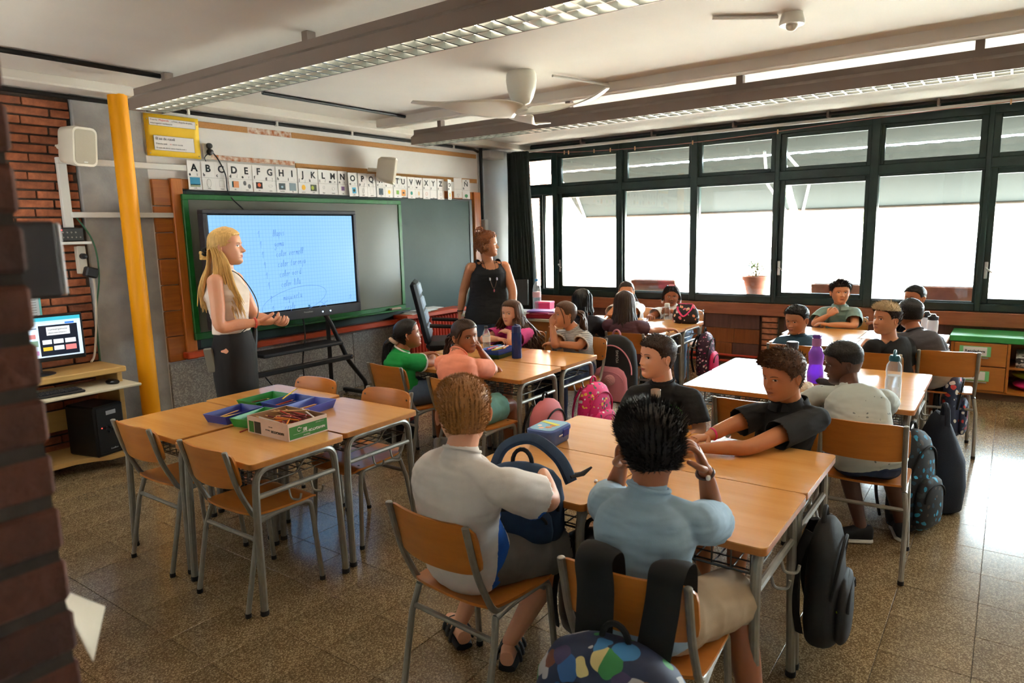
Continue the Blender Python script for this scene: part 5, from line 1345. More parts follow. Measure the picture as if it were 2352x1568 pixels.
def add_head(G, C, hh, B, P):
    """skin 0, eye white 1, iris 2, lip 3, brow 4, dark 5"""
    v, f = head_grid(P); G.add(to_world(v, C, hh, B), f, 0)
    es = P.get('ear', 1.12)
    ev = np.array([tuple(p) for p in EAR.v])
    for s in (-1, 1):
        e = ev*es; a = radians(24)
        x, y = e[:, 0]*cos(a)-e[:, 1]*sin(a)*-1, e[:, 1]*cos(a)-e[:, 0]*sin(a)
        # lean: outer edge stands away from the head towards the back
        x = e[:, 0]+(-e[:, 1]+.05)*sin(a)*1.0; y = e[:, 1]*cos(a)
        w = np.stack([s*(x+.350), y-.045+e[:, 2]*-.10, e[:, 2]-.045], -1)
        G.add(to_world(w, C, hh, B), EAR.f if s > 0 else [q[::-1] for q in EAR.f], 0)
    if P.get('noface'): return
    lidc = P.get('lid', 1.0)
    for s in (-1, 1):
        cx, cz = s*.135, .004
        nu, nv = 11, 7
        V_ = []; 
        for j in range(nv):
            for i in range(nu):
                u, t = i/(nu-1)*2-1, j/(nv-1)
                up = .027*lidc*(1-u*u)**.75; lo = -.017*(1-u*u)**.8
                V_.append((cx+u*.060, cz+lo+(up-lo)*t+.004*u*s))
        V_ = np.array(V_); y = front_y(V_[:, 0], V_[:, 1], P)
        r2 = ((V_[:, 0]-cx)/.06)**2+((V_[:, 1]-cz)/.04)**2
        pts = np.stack([V_[:, 0], y+.004+.012*np.clip(1-r2, 0, 1), V_[:, 1]], -1)
        F = [(j*nu+i, j*nu+i+1, (j+1)*nu+i+1, (j+1)*nu+i) for j in range(nv-1) for i in range(nu-1)]
        F = [q[::-1] for q in F]
        G.add(to_world(pts, C, hh, B), F, 1)
        gx, gz = P.get('gaze', (0, 0))
        ix, iz = cx+gx*.022, cz+.003+gz*.008
        for (rad, mi, off) in ((.0255, 2, .0062), (.012, 5, .0078)):
            pts = [(ix, iz)]+[(ix+rad*cos(a), np.clip(iz+rad*sin(a), cz-.017, cz+.0255*lidc)) for a in np.linspace(0, 2*pi, 15)[:-1]]
            pts = np.array(pts); r2 = ((pts[:, 0]-cx)/.06)**2+((pts[:, 1]-cz)/.04)**2
            yy = front_y(pts[:, 0], pts[:, 1], P)+off+.012*np.clip(1-r2, 0, 1)
            G.add(to_world(np.stack([pts[:, 0], yy, pts[:, 1]], -1), C, hh, B), [(0, 1+(k+1) % 14, 1+k) for k in range(14)], mi)
        # upper lash line and lid fold
        for (dz, rr, mi) in ((0.0, .0055, 5), (.014, .006, 0)):
            pts = []
            for u in np.linspace(-1, 1, 11):
                x, z = cx+u*.063, cz+.027*lidc*(1-u*u)**.75+.004*u*s+dz
                pts.append(to_world((x, float(front_y(x, z, P))+.008*(1-u*u)+.002, z), C, hh, B))
            b = MB().tube([V(p) for p in pts], [hh*rr*k for k in (.3, .6, .8, 1, 1, 1, 1, 1, .8, .6, .3)], 5); G.mb(b, mi)
        # brow
        nu = 10; V_ = []
        for j in range(3):
            for i in range(nu):
                u = i/(nu-1); x = s*(.052+.165*u); th = P.get('brow', .017)*(1-.5*u)*(min(1, u*5+.4))
                z = .072+.028*sin(u*2.4)-.008*u+(j/2-.5)*th; V_.append((x, z, .008 if j == 1 else .001))
        V_ = np.array(V_); pts = np.stack([V_[:, 0], front_y(V_[:, 0], V_[:, 1], P)+V_[:, 2], V_[:, 1]], -1)
        F = [(j*nu+i, j*nu+i+1, (j+1)*nu+i+1, (j+1)*nu+i) for j in range(2) for i in range(nu-1)]
        G.add(to_world(pts, C, hh, B), F if s < 0 else [q[::-1] for q in F], 4)
        G.add(to_world(pts+np.array([0, .0005, 0]), C, hh, B), [q[::-1] for q in (F if s < 0 else [q[::-1] for q in F])], 4)
    # lips
    op = P.get('open', 0)
    nu = 13
    for top in (True, False):
        V_ = []
        for j in range(4):
            for i in range(nu):
                u = i/(nu-1)*2-1; sh = (1-u*u)**.7
                cup = 1-.22*math.exp(-(u/.16)**2) if top else 1
                zt = -.2645+(.026*sh*cup if top else -.033*sh); z0 = -.2645+(op*.012*sh if top else -op*.02*sh)
                sm = P.get('smile', 0)*.014*u*u
                V_.append((u*.084, z0+(zt-z0)*j/3+sm, .004*sin(pi*j/3)))
        V_ = np.array(V_); pts = np.stack([V_[:, 0], front_y(V_[:, 0], V_[:, 1], P)+.003+V_[:, 2], V_[:, 1]], -1)
        F = [(j*nu+i, j*nu+i+1, (j+1)*nu+i+1, (j+1)*nu+i) for j in range(3) for i in range(nu-1)]
        G.add(to_world(pts, C, hh, B), [q[::-1] for q in F] if top else F, 3)
    pts = []
    for u in np.linspace(-1, 1, 13):
        x, z = u*.086, -.2645+P.get('smile', 0)*.014*u*u; pts.append(V(to_world((x, float(front_y(x, z, P))+.004, z), C, hh, B)))
    G.mb(MB().tube(pts, [hh*(.002+.0025*(1-u*u)+op*.012*(1-u*u)) for u in np.linspace(-1, 1, 13)], 5), 5)
    for s in (-1, 1):
        x, z = s*.030, -.176; p = to_world((x, float(front_y(x, z, P))-.010, z), C, hh, B)
        G.mb(MB().sphere(V(p), hh*.012, 8, 6), 5)

def hair_shell(C, hh, B, st, seed=0):
    """cap of hair: the skull pushed out by a thickness where hair grows, pulled in elsewhere"""
    P = {}
    zs = np.linspace(.5, -.5, 56); v, f = head_grid(P, 84, False, zs)
    x, y, z = v[:, 0], v[:, 1], v[:, 2]; ax = np.abs(x)
    n = np.stack([x/.35**2, (y+.02)/.43**2, (z-.05)/.46**2], -1); n /= np.linalg.norm(n, axis=1)[:, None]+1e-9
    hl = st.get('line', [(-.50, -.30), (-.2, -.30), (-.13, -.24), (-.10, -.02), (.02, .02), (.06, .0), (.10, -.03), (.13, .05), (.17, .16), (.24, .25), (.33, .28), (.42, .285)])
    zh = np.interp(y, [p[0] for p in hl], [p[1] for p in hl])
    zh = zh + st.get('part', 0)*np.sign(x)*.02
    rnd = np.array([noise.noise(V((a*7+seed, b*7, c*7))) for a, b, c in v])
    rn2 = np.array([noise.noise(V((a*22+seed, b*22, c*22))) for a, b, c in v])
    m = np.clip((z-zh+.018*rn2)/.035, -.6, 1)
    tt, ts = st.get('top', .06), st.get('side', .02)
    th = ts+(tt-ts)*smoothstep(st.get('fade', .05), st.get('fade', .05)+.22, z)
    th = th+st.get('back', 0)*smoothstep(.0, -.35, y)*smoothstep(-.5, .0, z)
    th = th+st.get('quiff', 0)*smoothstep(.05, .32, y)*smoothstep(.22, .40, z)
    bump = st.get('bump', .012)
    d = np.where(m > 0, th*np.minimum(1, m*1.2)+bump*(rnd+.5*rn2)*m, -.03)
    return to_world(v+n*d[:, None], C, hh, B), f, m, n @ B
def strands(hair, v, f, m, n, hh, st, seed, count):
    """short tapered tufts standing on the cap"""
    rnd = random.Random(seed); L0 = st.get('len', .05)*hh; r0 = st.get('thick', .0045)*hh
    up = V((0, 0, 1)); flow = V(st.get('flow_w', (0, 0, 0)))
    fs = [q for q in f if len(q) == 4 and m[q[0]] > .35]
    if not fs: return
    vs = []; F = []
    for k in range(count):
        q = rnd.choice(fs); p = V((np.mean(v[list(q)], axis=0)).tolist())+V([rnd.uniform(-.5, .5)*hh*.02 for _ in range(3)])
        nn = V(n[q[0]].tolist())
        d = (nn*st.get('stand', .6)+flow*st.get('lay', .6)+up*st.get('lift', .1)+V([rnd.uniform(-1, 1)*st.get('jit', .35) for _ in range(3)])).normalized()
        L = L0*rnd.uniform(.6, 1.25); s_, u_ = frame(d)[1:]; r = r0*rnd.uniform(.7, 1.3)
        droop = st.get('droop', .15)
        a = p-nn*r0; b = a+d*L*.55; c = b+(d*(1-droop)-up*droop+flow*droop).normalized()*L*.5
        o = len(vs)
        for cc, rr in ((a, r), (b, r*.75)):
            for j in range(3):
                an = 2*pi*j/3; vs.append(cc+s_*cos(an)*rr+u_*sin(an)*rr)
        vs.append(c)
        for j in range(3):
            j2 = (j+1) % 3; F.append((o+j, o+j2, o+3+j2, o+3+j)); F.append((o+3+j, o+3+j2, o+6))
    hair.add(np.array([tuple(p) for p in vs]), F, 0)
def lock(hair, pts, r0, r1=None, n=6, sub=4, mi=0, flat=(1, .7)):
    p = smooth_path(pts, sub); k = len(p)
    rs = []
    for i in range(k):
        t = i/(k-1); r = r0*(min(1, .55+t*3))*(1-max(0, (t-.55)/.45)**1.6*.85) if r1 is None else r0+(r1-r0)*t
        rs.append(r)
    hair.mb(MB().tube(p, rs, n, True, flat), mi)

def loft(rings, n=20):
    """rings: (centre, side vec, depth vec, a, b)"""
    m = MB(); vs = []; fs = []
    for c, s, d, a, b in rings:
        c, s, d = V(c), V(s), V(d)
        for j in range(n):
            t = 2*pi*j/n; cx, sy = cos(t), sin(t)
            vs.append(c+s*(a*math.copysign(abs(cx)**.85, cx))+d*(b*math.copysign(abs(sy)**.85, sy)))
    k = len(rings)
    for i in range(k-1):
        for j in range(n):
            a, b = i*n+j, i*n+(j+1) % n; fs.append((a, b, b+n, a+n))
    fs.append(tuple(range(n-1, -1, -1))); fs.append(tuple((k-1)*n+j for j in range(n)))
    return m.add(vs, fs)
def limb(mb, pts, rs, n=12, sub=5, flat=None):
    p = smooth_path(pts, sub); r = interp(rs, sub)
    # rounded ends
    d0 = (p[0]-p[1]).normalized(); d1 = (p[-1]-p[-2]).normalized()
    p = [p[0]+d0*r[0]*.85, p[0]+d0*r[0]*.5]+p+[p[-1]+d1*r[-1]*.5, p[-1]+d1*r[-1]*.85]
    r = [r[0]*.35, r[0]*.8]+r+[r[-1]*.8, r[-1]*.35]
    mb.tube(p, r, n, True, flat); return mb
def ik(S, W, a, b, hint):
    S, W = V(S), V(W); d = W-S; L = d.length
    if L > (a+b)*.985: W = S+d*((a+b)*.985/L); d = W-S; L = d.length
    e = d.normalized(); x = (a*a-b*b+L*L)/(2*L); h = sqrt(max(a*a-x*x, 1e-8))
    hv = V(hint)-e*V(hint).dot(e)
    if hv.length < 1e-4: hv = V((0, 0, -1))-e*e.z*-1
    return S+e*x+hv.normalized()*h, W
def hand(mb, Wp, d, nrm, side, L=.14, curl=.35, spread=.10, thumb=.5, point=False):
    """palm with five bent fingers; side +1 left hand, -1 right hand; nrm = way the palm faces"""
    d = V(d).normalized(); nrm = V(nrm); nrm = (nrm-d*nrm.dot(d)).normalized()
    t = nrm.cross(d)*side                    # towards the thumb
    W = V(Wp); pl, pw = L*.50, L*.235
    rings = [(W-d*L*.06, t, nrm, L*.135, L*.105), (W+d*L*.04, t, nrm, L*.150, L*.105), (W+d*pl*.45, t, nrm, pw*.98, L*.105), (W+d*pl*.85, t, nrm, pw, L*.088), (W+d*pl*1.02, t, nrm, pw*.93, L*.07)]
    lf = loft(rings, 16); mb.add(lf.v, lf.f)
    for i, (off, ln, r) in enumerate(((.68, .42, .062), (.23, .47, .064), (-.23, .44, .061), (-.66, .35, .054))):
        c = curl if not (point and i == 0) else .08
        b = W+d*pl*.93+t*pw*off
        dd = (d+t*spread*off*2).normalized(); ang = 0; pts = [b-dd*L*.06, b]
        for seg, fr in ((.42, .75), (.32, 1.15), (.26, .8)):
            ang += c*fr
            pts.append(pts[-1]+(dd*cos(ang)+nrm*sin(ang))*L*ln*seg)
        limb(mb, pts, [L*r, L*r*1.03, L*r, L*r*.9, L*r*.72], 8, 3)
    b = W+d*L*.10+t*pw*.72+nrm*L*.03
    d1 = (t*.75+d*.6+nrm*.25).normalized(); d2 = (d*.9+t*.35*(1-thumb)+nrm*(.2+thumb*.6)).normalized()
    limb(mb, [b-d1*L*.06, b, b+d1*L*.20, b+d1*L*.20+d2*L*.17, b+d1*L*.20+d2*L*.17+(d2+nrm*thumb*.3).normalized()*L*.12], [L*.085, L*.085, L*.074, L*.066, L*.05], 8, 3)

JOBS = []
def job(mb, voxel, smooth, fn):
    me = bpy.data.meshes.new('remesh_source'); me.from_pydata(mb.v, [], mb.f); me.update()
    o = bpy.data.objects.new('remesh_source', me); COL.objects.link(o)
    r = o.modifiers.new('r', 'REMESH'); r.mode = 'VOXEL'; r.voxel_size = voxel; r.adaptivity = 0
    s = o.modifiers.new('s', 'SMOOTH'); s.iterations = smooth; s.factor = .5
    JOBS.append((o, fn))
def run_jobs():
    dg = bpy.context.evaluated_depsgraph_get()
    for o, fn in JOBS:
        me = o.evaluated_get(dg).to_mesh()
        n = len(me.vertices); v = np.empty(n*3); me.vertices.foreach_get('co', v); v = v.reshape(-1, 3)
        nn = np.empty(n*3); me.vertices.foreach_get('normal', nn); nn = nn.reshape(-1, 3)
        k = len(me.polygons); idx = np.empty(len(me.loops), dtype=np.int32); me.loops.foreach_get('vertex_index', idx)
        f = idx.reshape(-1, 4) if len(idx) == 4*k else None
        if f is None: f = [tuple(p.vertices) for p in me.polygons]
        fn(v, nn, f)
        o.evaluated_get(dg).to_mesh_clear()
    for o, fn in JOBS:
        m = o.data; bpy.data.objects.remove(o); bpy.data.meshes.remove(m)
    JOBS.clear()
def wrinkle(v, nn, amp, sc, seed, axis=(1, 1, 1)):
    a = np.array([noise.noise(V((p[0]*sc*axis[0]+seed, p[1]*sc*axis[1], p[2]*sc*axis[2])))+.5*noise.noise(V((p[0]*sc*2.3*axis[0], p[1]*sc*2.3*axis[1]+seed, p[2]*sc*2.3*axis[2]))) for p in v])
    r = 1-np.abs(a)*2.2
    return v+nn*(amp*(r*.6+a*.4))[:, None]
def cut(v, f, cuts):
    """drop faces beyond any cut: (origin, normal, radius)"""
    keep = np.ones(len(v), bool)
    for o, n, r in cuts:
        d = v-np.array(o)[None, :]; n = np.array(n)/np.linalg.norm(n)
        keep &= ~((d @ n > 0) & (np.linalg.norm(d, axis=1) < r))
    f = np.asarray(f); return f[keep[f].all(axis=1)]
def cloth_part(name, root, mb, mats, voxel, cuts=(), amp=.004, sc=11, seed=0, axis=(1, 1, 1.6), thick=.003, matfn=None, smooth=3, label=None):
    def fn(v, nn, f):
        f = np.asarray(f)
        v2 = wrinkle(v, nn, amp, sc, seed, axis) if amp else v
        f = cut(v, f, cuts) if cuts else f
        used = np.unique(f); mp = -np.ones(len(v2), int); mp[used] = np.arange(len(used)); f = mp[f]; v3 = v2[used]; vo = v[used]
        me = bpy.data.meshes.new(name); me.from_pydata((v3-np.array(root.location)[None, :]).tolist(), [], f.tolist())
        for m in (mats if isinstance(mats, (list, tuple)) else [mats]): me.materials.append(m)
        if matfn is not None:
            mi = matfn(vo[f].mean(axis=1)); me.polygons.foreach_set('material_index', mi.astype(np.int32))
        me.shade_smooth(); me.update()
        o = bpy.data.objects.new(name, me); COL.objects.link(o); o.parent = root
        if label: o['label'] = label
        if thick:
            md = o.modifiers.new('thick', 'SOLIDIFY'); md.thickness = thick; md.offset = -.5
    job(mb, voxel, smooth, fn)

SKINS = {}
def skin(name, col, lip):
    if name not in SKINS:
        m, nt, b = nodes_of('skin_'+name); N = nt.nodes; L = nt.links
        c = lin(col); tc = N.new('ShaderNodeTexCoord'); n = N.new('ShaderNodeTexNoise'); n.inputs['Scale'].default_value = 9; L.new(tc.outputs['Object'], n.inputs['Vector'])
        mx = N.new('ShaderNodeMix'); mx.data_type = 'RGBA'; mx.inputs['A'].default_value = (*c, 1); mx.inputs['B'].default_value = (min(1, c[0]*1.02), c[1]*.84, c[2]*.78, 1)
        L.new(n.outputs['Fac'], mx.inputs['Factor']); L.new(mx.outputs['Result'], b.inputs['Base Color'])
        b.inputs['Roughness'].default_value = .48; b.inputs['Subsurface Weight'].default_value = .12; b.inputs['Subsurface Scale'].default_value = .006
        b.inputs['Subsurface Radius'].default_value = (1, .35, .2)
        SKINS[name] = (m, mk('lips_'+name, lin(lip), .4))
    return SKINS[name]
EYEW = mk('eye_white', lin((226, 220, 214)), .25); IRIS = mk('iris_brown', lin((62, 40, 26)), .2); PUPIL = mk('pupil_lash', lin((20, 15, 13)), .4)
def hair_mat(name, c1, c2, rough=.42):
    if name in MATS: return MATS[name]
    m = mk(name, lin(c1), rough, var=(70, .5), col2=tuple(.55*a+.45*b for a, b in zip(lin(c1), lin(c2))), bump=(140, .5, .004), stretch=(1.6, 1.6, .22)); m.node_tree.nodes['Principled BSDF'].inputs['Specular IOR Level'].default_value = .35
    return m
def shoe(root, ankle, d, m, sole, s=1.0, name='shoe'):
    """low shoe: ankle point, direction of the toes"""
    d = V((d[0], d[1], 0)).normalized(); sd = d.cross(V((0, 0, 1))); L = .205*s; A = V((ankle[0], ankle[1], 0))
    loc = V(root.location)
    prof = [(-.055, .020, .060, .05), (-.045, .030, .070, .055), (0, .034, .072, .058), (.045, .035, .058, .048), (.09, .040, .044, .038), (.125, .036, .034, .03), (.148, .018, .026, .024)]
    rings = [(A+d*x*s+V((0, 0, .018+h/2))-loc, sd, V((0, 0, 1)), w*s, h*.55) for x, w, h, _ in prof]
    o = part(name, loft(rings, 16), m, root, 60)
    rings = [(A+d*x*s+V((0, 0, .012))-loc, sd, V((0, 0, 1)), w*1.1*s, .0115) for x, w, h, _ in prof]
    part('sole', loft(rings, 16), sole, o, 60)
    return o
def ring_band(root, name, c, axis, r, t, m, w_=None):
    """a band around an arm or a tail of hair"""
    d, s_, u = frame(V(axis)); c = V(c)-V(root.location)
    return part(name, MB().tube([c+s_*cos(a)*r+u*sin(a)*r for a in np.linspace(0, 2*pi, 21)], t, 6, False), m, root)
def make_person(S):
    s = S.get('s', 1.0); hh = S.get('hh', .203*(1 if s < 1.15 else 1.10)); C = V(S['C']); B = head_basis(*S['look'])
    yaw = radians(S['yaw']); fw = V((cos(yaw), sin(yaw), 0)); lf = V((-sin(yaw), cos(yaw), 0)); up = V((0, 0, 1))
    P = V(S['P']); loc = (P.x, P.y, 0)
    root = thing('person', S['label'], 'person', loc)
    sk, lipm = skin(*S['skin'])
    fine = S.get('fine', False); vx = .0055 if fine else .0075
    N = V(S['N']) if 'N' in S else C - up*(.138 if s < 1.1 else .172) - fw*S.get('nback', .035)
    sw = S.get('sw', .128*s)
    tl = V((-sin(yaw+radians(S.get('twist', 0))), cos(yaw+radians(S.get('twist', 0))), 0))
    drop = S.get('drop', .046*s)
    LS = V(S['LS']) if 'LS' in S else N+tl*sw-up*drop
    RS = V(S['RS']) if 'RS' in S else N-tl*sw-up*drop
    tl = (LS-RS).normalized()
    # spine
    bulge = S.get('bulge', .045); mid = (P+N)/2-fw*bulge
    def sp(t): return P*(1-t)**2+mid*2*t*(1-t)+N*t*t
    def tang(t): return ((mid-P)*2*(1-t)+(N-mid)*2*t).normalized()
    fat = S.get('fat', 1.0); tab = S.get('torso', [(-.12, .095, .080), (-.04, .122, .102), (.12, .120, .098), (.35, .108, .088), (.55, .112, .090), (.74, .124, .094), (.88, .110, .080), (.97, .070, .060)])
    def torso(extra, t0=-.2, fl=0.0):
        R = []
        for t, a, b in tab:
            if t < t0: continue
            T = tang(max(0, min(1, t))); c = sp(max(t, 0)) + (tang(0)*t*(N-P).length if t < 0 else V((0, 0, 0)))
            sv = lf*(1-max(0, t))+tl*max(0, t); sv = (sv-T*sv.dot(T)).normalized(); dv = T.cross(sv)
            e = extra+fl*max(0, .35-t)
            R.append((c, sv, dv, a*s*fat+e, b*s*fat+e))
        return loft(R, 26)
    def yoke(mb, ex):
        c = N-up*.040*s-fw*.006
        limb(mb, [LS, LS*.5+c*.5+up*.006*s, c+tl*.02*s, c-tl*.02*s, RS*.5+c*.5+up*.006*s, RS], [(.040*s)+ex, (.043*s)+ex, .050*s+ex, .050*s+ex, .043*s+ex, (.040*s)+ex], 14, 4)
    ua, fa = S.get('ua', .215*s), S.get('fa', .19*s)
    arms = []
    for sd, Sh, key in ((1, LS, 'L'), (-1, RS, 'R')):
        Wt = V(S[key+'W']) if key+'W' in S else Sh+fw*.12-up*.36*s
        if key+'E' in S: E = V(S[key+'E']); W_ = Wt
        else: E, W_ = ik(Sh, Wt, ua, fa, V(S.get(key+'H', tuple(tl*sd*.6-up-fw*.3))))
        arms.append((sd, Sh, E, W_, key))
    G = Geo()
    sm = MB(); t_ = torso(-.006); sm.add(t_.v, t_.f); yoke(sm, -.004)
    nb = V(to_world((0, -.10, -.26), C, hh, B))
    nr = S.get('neck', .049*s**.7)
    limb(sm, [N-up*.05*s, N+up*.01, N*.4+nb*.6, nb], [nr*1.12, nr*1.03, nr, nr], 14, 4)
    ar = S.get('arm', 1.0)*s
    for sd, Sh, E, W_, key in arms:
        limb(sm, [Sh, Sh*.5+E*.5, E, E*.55+W_*.45, W_], [.042*ar, .038*ar, .032*ar, .031*ar, .0195*ar], 12, 5)
    hips = [P+lf*.066*s-up*.01, P-lf*.066*s-up*.01]; legs = []
    for sd, H, key in ((1, hips[0], 'L'), (-1, hips[1], 'R')):
        K = V(S[key+'K']) if key+'K' in S else P+fw*.345*s+lf*sd*.085*s+up*(-.035)
        A = V(S[key+'A']) if key+'A' in S else V((K.x+fw.x*.02, K.y+fw.y*.02, .075))
        legs.append((sd, H, K, A, key))
        if not S.get('nolegs'):
            limb(sm, [H, H*.5+K*.5, K, K*.6+A*.4, A], [.074*s, .066*s, .049*s, .047*s, .029*s], 14, 5)
    lo = np.array(loc)
    # --- body mesh: remeshed trunk and limbs, then head and hands
    L = S.get('hand', .135*s**.6)
    hm = MB()
    for sd, Sh, E, W_, key in arms:
        h = S.get(key+'h')
        if h is None: h = dict()
        if h == 'none': continue
        d = V(h['d']) if 'd' in h else (W_-E); nrm = V(h['n']) if 'n' in h else (V((0, 0, -1)) if abs((W_-E).normalized().z) < .8 else -tl*sd)
        hand(hm, W_, d, nrm, sd, L, h.get('curl', .35), h.get('spread', .10), h.get('thumb', .5), h.get('point', False))
    HP = dict(S.get('head', {}))
    add_head(G, C, hh, B, HP)
    G.mb(hm, 0)
    mats = [sk, EYEW, S.get('iris', IRIS), lipm, S.get('browm', PUPIL), PUPIL]
    def fin(v, nn, f):
        G.add(v, [tuple(q) for q in f], 0)
        me = G.mesh('body', mats, loc, 55)
        o = bpy.data.objects.new('body', me); COL.objects.link(o); o.parent = root
    job(sm, vx, 5 if fine else 3, fin)
    # --- clothes
    sh = S.get('shirt')
    if sh:
        cm = MB(); ex = sh.get('ex', .010); t_ = torso(ex, sh.get('t0', -.13), sh.get('flare', .02)); cm.add(t_.v, t_.f)
        cuts = []
        axn = (nb-N).normalized()
        if not sh.get('ndepth'): limb(cm, [N-up*.06*s, N-up*.02*s, N+axn*.012], [nr*1.5, nr*1.25+.006, nr*1.08+.006], 16, 4)
        if sh.get('sleeve', .62) > 0:
            yoke(cm, ex-.003)
            fr = sh.get('sleeve', .62); slack = sh.get('slack', .014)
            for sd, Sh, E, W_, key in arms:
                e = Sh+(E-Sh)*fr; e2 = e+(E-Sh).normalized()*.012
                limb(cm, [Sh, Sh*.5+e*.5, e, e2], [.044*ar+ex, .042*ar+slack, .039*ar+slack*1.35, .037*ar+slack*1.35], 14, 4)
                cuts.append((e, (E-Sh), .105*s))
        else:
            # straps over the shoulders
            k = sh.get('strap', .6)
            for Sh in (LS, RS):
                q = N*(1-k)+Sh*k
                limb(cm, [q-up*.10*s+fw*.065*s, q-up*.02*s+fw*.035*s, q+up*.028*s, q-up*.03*s-fw*.04*s, q-up*.11*s-fw*.07*s], [.03*s, .026*s, .022*s, .026*s, .03*s], 10, 4)
        nk = sh.get('neck', .078)*s; ndep = sh.get('ndepth', .0)
        if ndep: cuts.append((N+up*(.012*s-ndep*.5)+fw*(.012+ndep*.6), tuple(up*.92+fw*sh.get('ntilt', .38)), nk))
        cloth_part(sh.get('name', 'shirt'), root, cm, sh['m'], .0058 if fine else .0075, cuts, sh.get('amp', .0032), sh.get('sc', 9), S.get('seed', 1), sh.get('axis', (.8, .8, 3.0)), .003, sh.get('matfn'))
        if sh.get('collar'):
            c0 = N+up*.022*s+fw*.006
            p = [c0+(tl*cos(a)*.060+fw*sin(a)*.058)*s*1.02-up*(.022*s*(sin(a)*.5+.5)) for a in np.linspace(radians(-262), radians(82), 26)]
            m = MB(); vs = []; 
            for q in p:
                o_ = (q-c0); o_.z = 0; o_.normalize()
                vs += [q-V(loc)+up*.014*s, q-V(loc)+o_*.006+up*.016*s, q-V(loc)+o_*.020*s-up*.016*s, q-V(loc)+o_*.014*s-up*.020*s]
            fs = []
            for i in range(len(p)-1):
                for j in range(4): fs.append((i*4+j, i*4+(j+1) % 4, (i+1)*4+(j+1) % 4, (i+1)*4+j))
            m.add(vs, fs); part('collar', m, sh['collar'], root, 60)
        elif sh.get('sleeve', .62) > 0 and not sh.get('ndepth'):
            ax = (nb-N).normalized(); c0 = N+ax*.026; q1 = tl-ax*tl.dot(ax); q1.normalize(); q2 = ax.cross(q1)
            rr = nr*1.05+.005
            ring = [c0+(q1*cos(a)+q2*sin(a))*rr for a in np.linspace(0, 2*pi, 30)]
            part('neck_band', MB().tube([q-V(loc) for q in ring], .0062*s, 6, False), sh.get('band', sh['m'] if not isinstance(sh['m'], list) else sh['m'][0]), root)
        if sh.get('trim'):
            for sd, Sh, E, W_, key in arms:
                e = Sh+(E-Sh)*(sh.get('sleeve', .62)-.02); ring_band(root, 'sleeve_trim', e, E-Sh, .039*ar+sh.get('slack', .014)*1.3, .0065, sh['trim'])
    bt = S.get('bottom')
    if bt:
        bm = MB(); ex = .012
        t_ = loft([(P+tang(0)*(N-P).length*t, lf, fw, a*s*fat+ex, b*s*fat+ex) for t, a, b in ((-.17, .09, .08), (-.06, .122, .104), (.08, .120, .098), (.16, .112, .092))], 22); bm.add(t_.v, t_.f)
        cuts = []; fr = bt.get('len', .86)
        for sd, H, K, A, key in legs:
            if fr <= 1:
                e = H+(K-H)*fr; e2 = H+(K-H)*(fr+.12)
                e2 = e+(K-H).normalized()*.012; limb(bm, [H, H*.5+K*.5, e, e2], [.078*s+ex, .074*s+ex, .060*s+bt.get('slack', .022), .058*s+bt.get('slack', .022)], 16, 4)
                cuts.append((e, (K-H), .12*s))
            else:
                e = K+(A-K)*min(1, fr-1)
                limb(bm, [H, H*.5+K*.5, K, K*.5+e*.5, e], [.078*s+ex, .071*s+ex, .056*s+ex, .050*s+ex, .042*s+ex], 16, 4)
        cloth_part(bt.get('name', 'shorts'), root, bm, bt['m'], .0065 if fine else .009, cuts, .005, 10, 5, (1, 1, 1), .003)
    if S.get('shoes'):
        for sd, H, K, A, key in legs:
            toe = V(S[key+'T']) if key+'T' in S else fw
            if S['shoes'].get('kind') == 'sandal': sandal(root, A, toe, s, sk)
            else: shoe(root, A, toe, S['shoes']['m'], S['shoes'].get('sole', PLASTIC_W), s**.8)
    # --- hair
    hs = S.get('hair')
    if hs:
        v, f, m, n = hair_shell(C, hh, B, hs, S.get('seed', 1))
        H = Geo(); H.add(v, f, 0)
        if hs.get('count', 400): strands(H, v, f, m, n, hh, dict(hs, flow_w=tuple(np.array(hs.get('flow', (0, -.3, .3))) @ B)), S.get('seed', 1)+11, hs.get('count', 400))
        if hs.get('extra'): hs['extra'](H, C, hh, B, root, S, N, LS, RS)
        hm_ = hs['m'] if isinstance(hs['m'], list) else [hs['m']]
        if hs.get('matz'):
            # two-tone hair: second material on faces above a height in head space
            Vv = np.concatenate(H.v); zc = (Vv-np.array(C)) @ B.T / hh
            for i, q in enumerate(H.f):
                c = zc[list(q)].mean(axis=0)
                if hs['matz'](c): H.m[i] = 1
        me = H.mesh('hair', hm_, loc, 60); o = bpy.data.objects.new('hair', me); COL.objects.link(o); o.parent = root
    S['_arms'] = arms; S['_root'] = root; S['_B'] = B; S['_N'] = N; S['_legs'] = legs
    return root
def sandal(root, ankle, d, s, sk):
    d = V((d[0], d[1], 0)).normalized(); sd = d.cross(V((0, 0, 1))); A = V((ankle[0], ankle[1], 0))-V(root.location); A.z = 0
    BL = mk('sandal_black', lin((26, 26, 28)), .6)
    prof = [(-.055, .030), (-.02, .034), (.04, .037), (.09, .042), (.13, .036), (.155, .018)]
    o = part('sandal', loft([(A+d*x*s+V((0, 0, .013)), sd, V((0, 0, 1)), w*s*1.08, .013) for x, w in prof], 16), BL, root, 60)
    part('foot', loft([(A+d*x*s+V((0, 0, .026+h/2)), sd, V((0, 0, 1)), w*s*.86, h*.55) for (x, w), h in zip(prof, (.05, .065, .06, .036, .022, .016))], 16), sk, o, 60)
    for x, h in ((-.01, .072), (.035, .064), (.085, .044)):
        pts = [A+d*x*s+sd*sin(a)*.046*s+V((0, 0, .02+max(0, cos(a))*h*s)) for a in np.linspace(-1.6, 1.6, 11)]
        part('strap', MB().tube(pts, .011, 6, True, (1, .5)), BL, o)

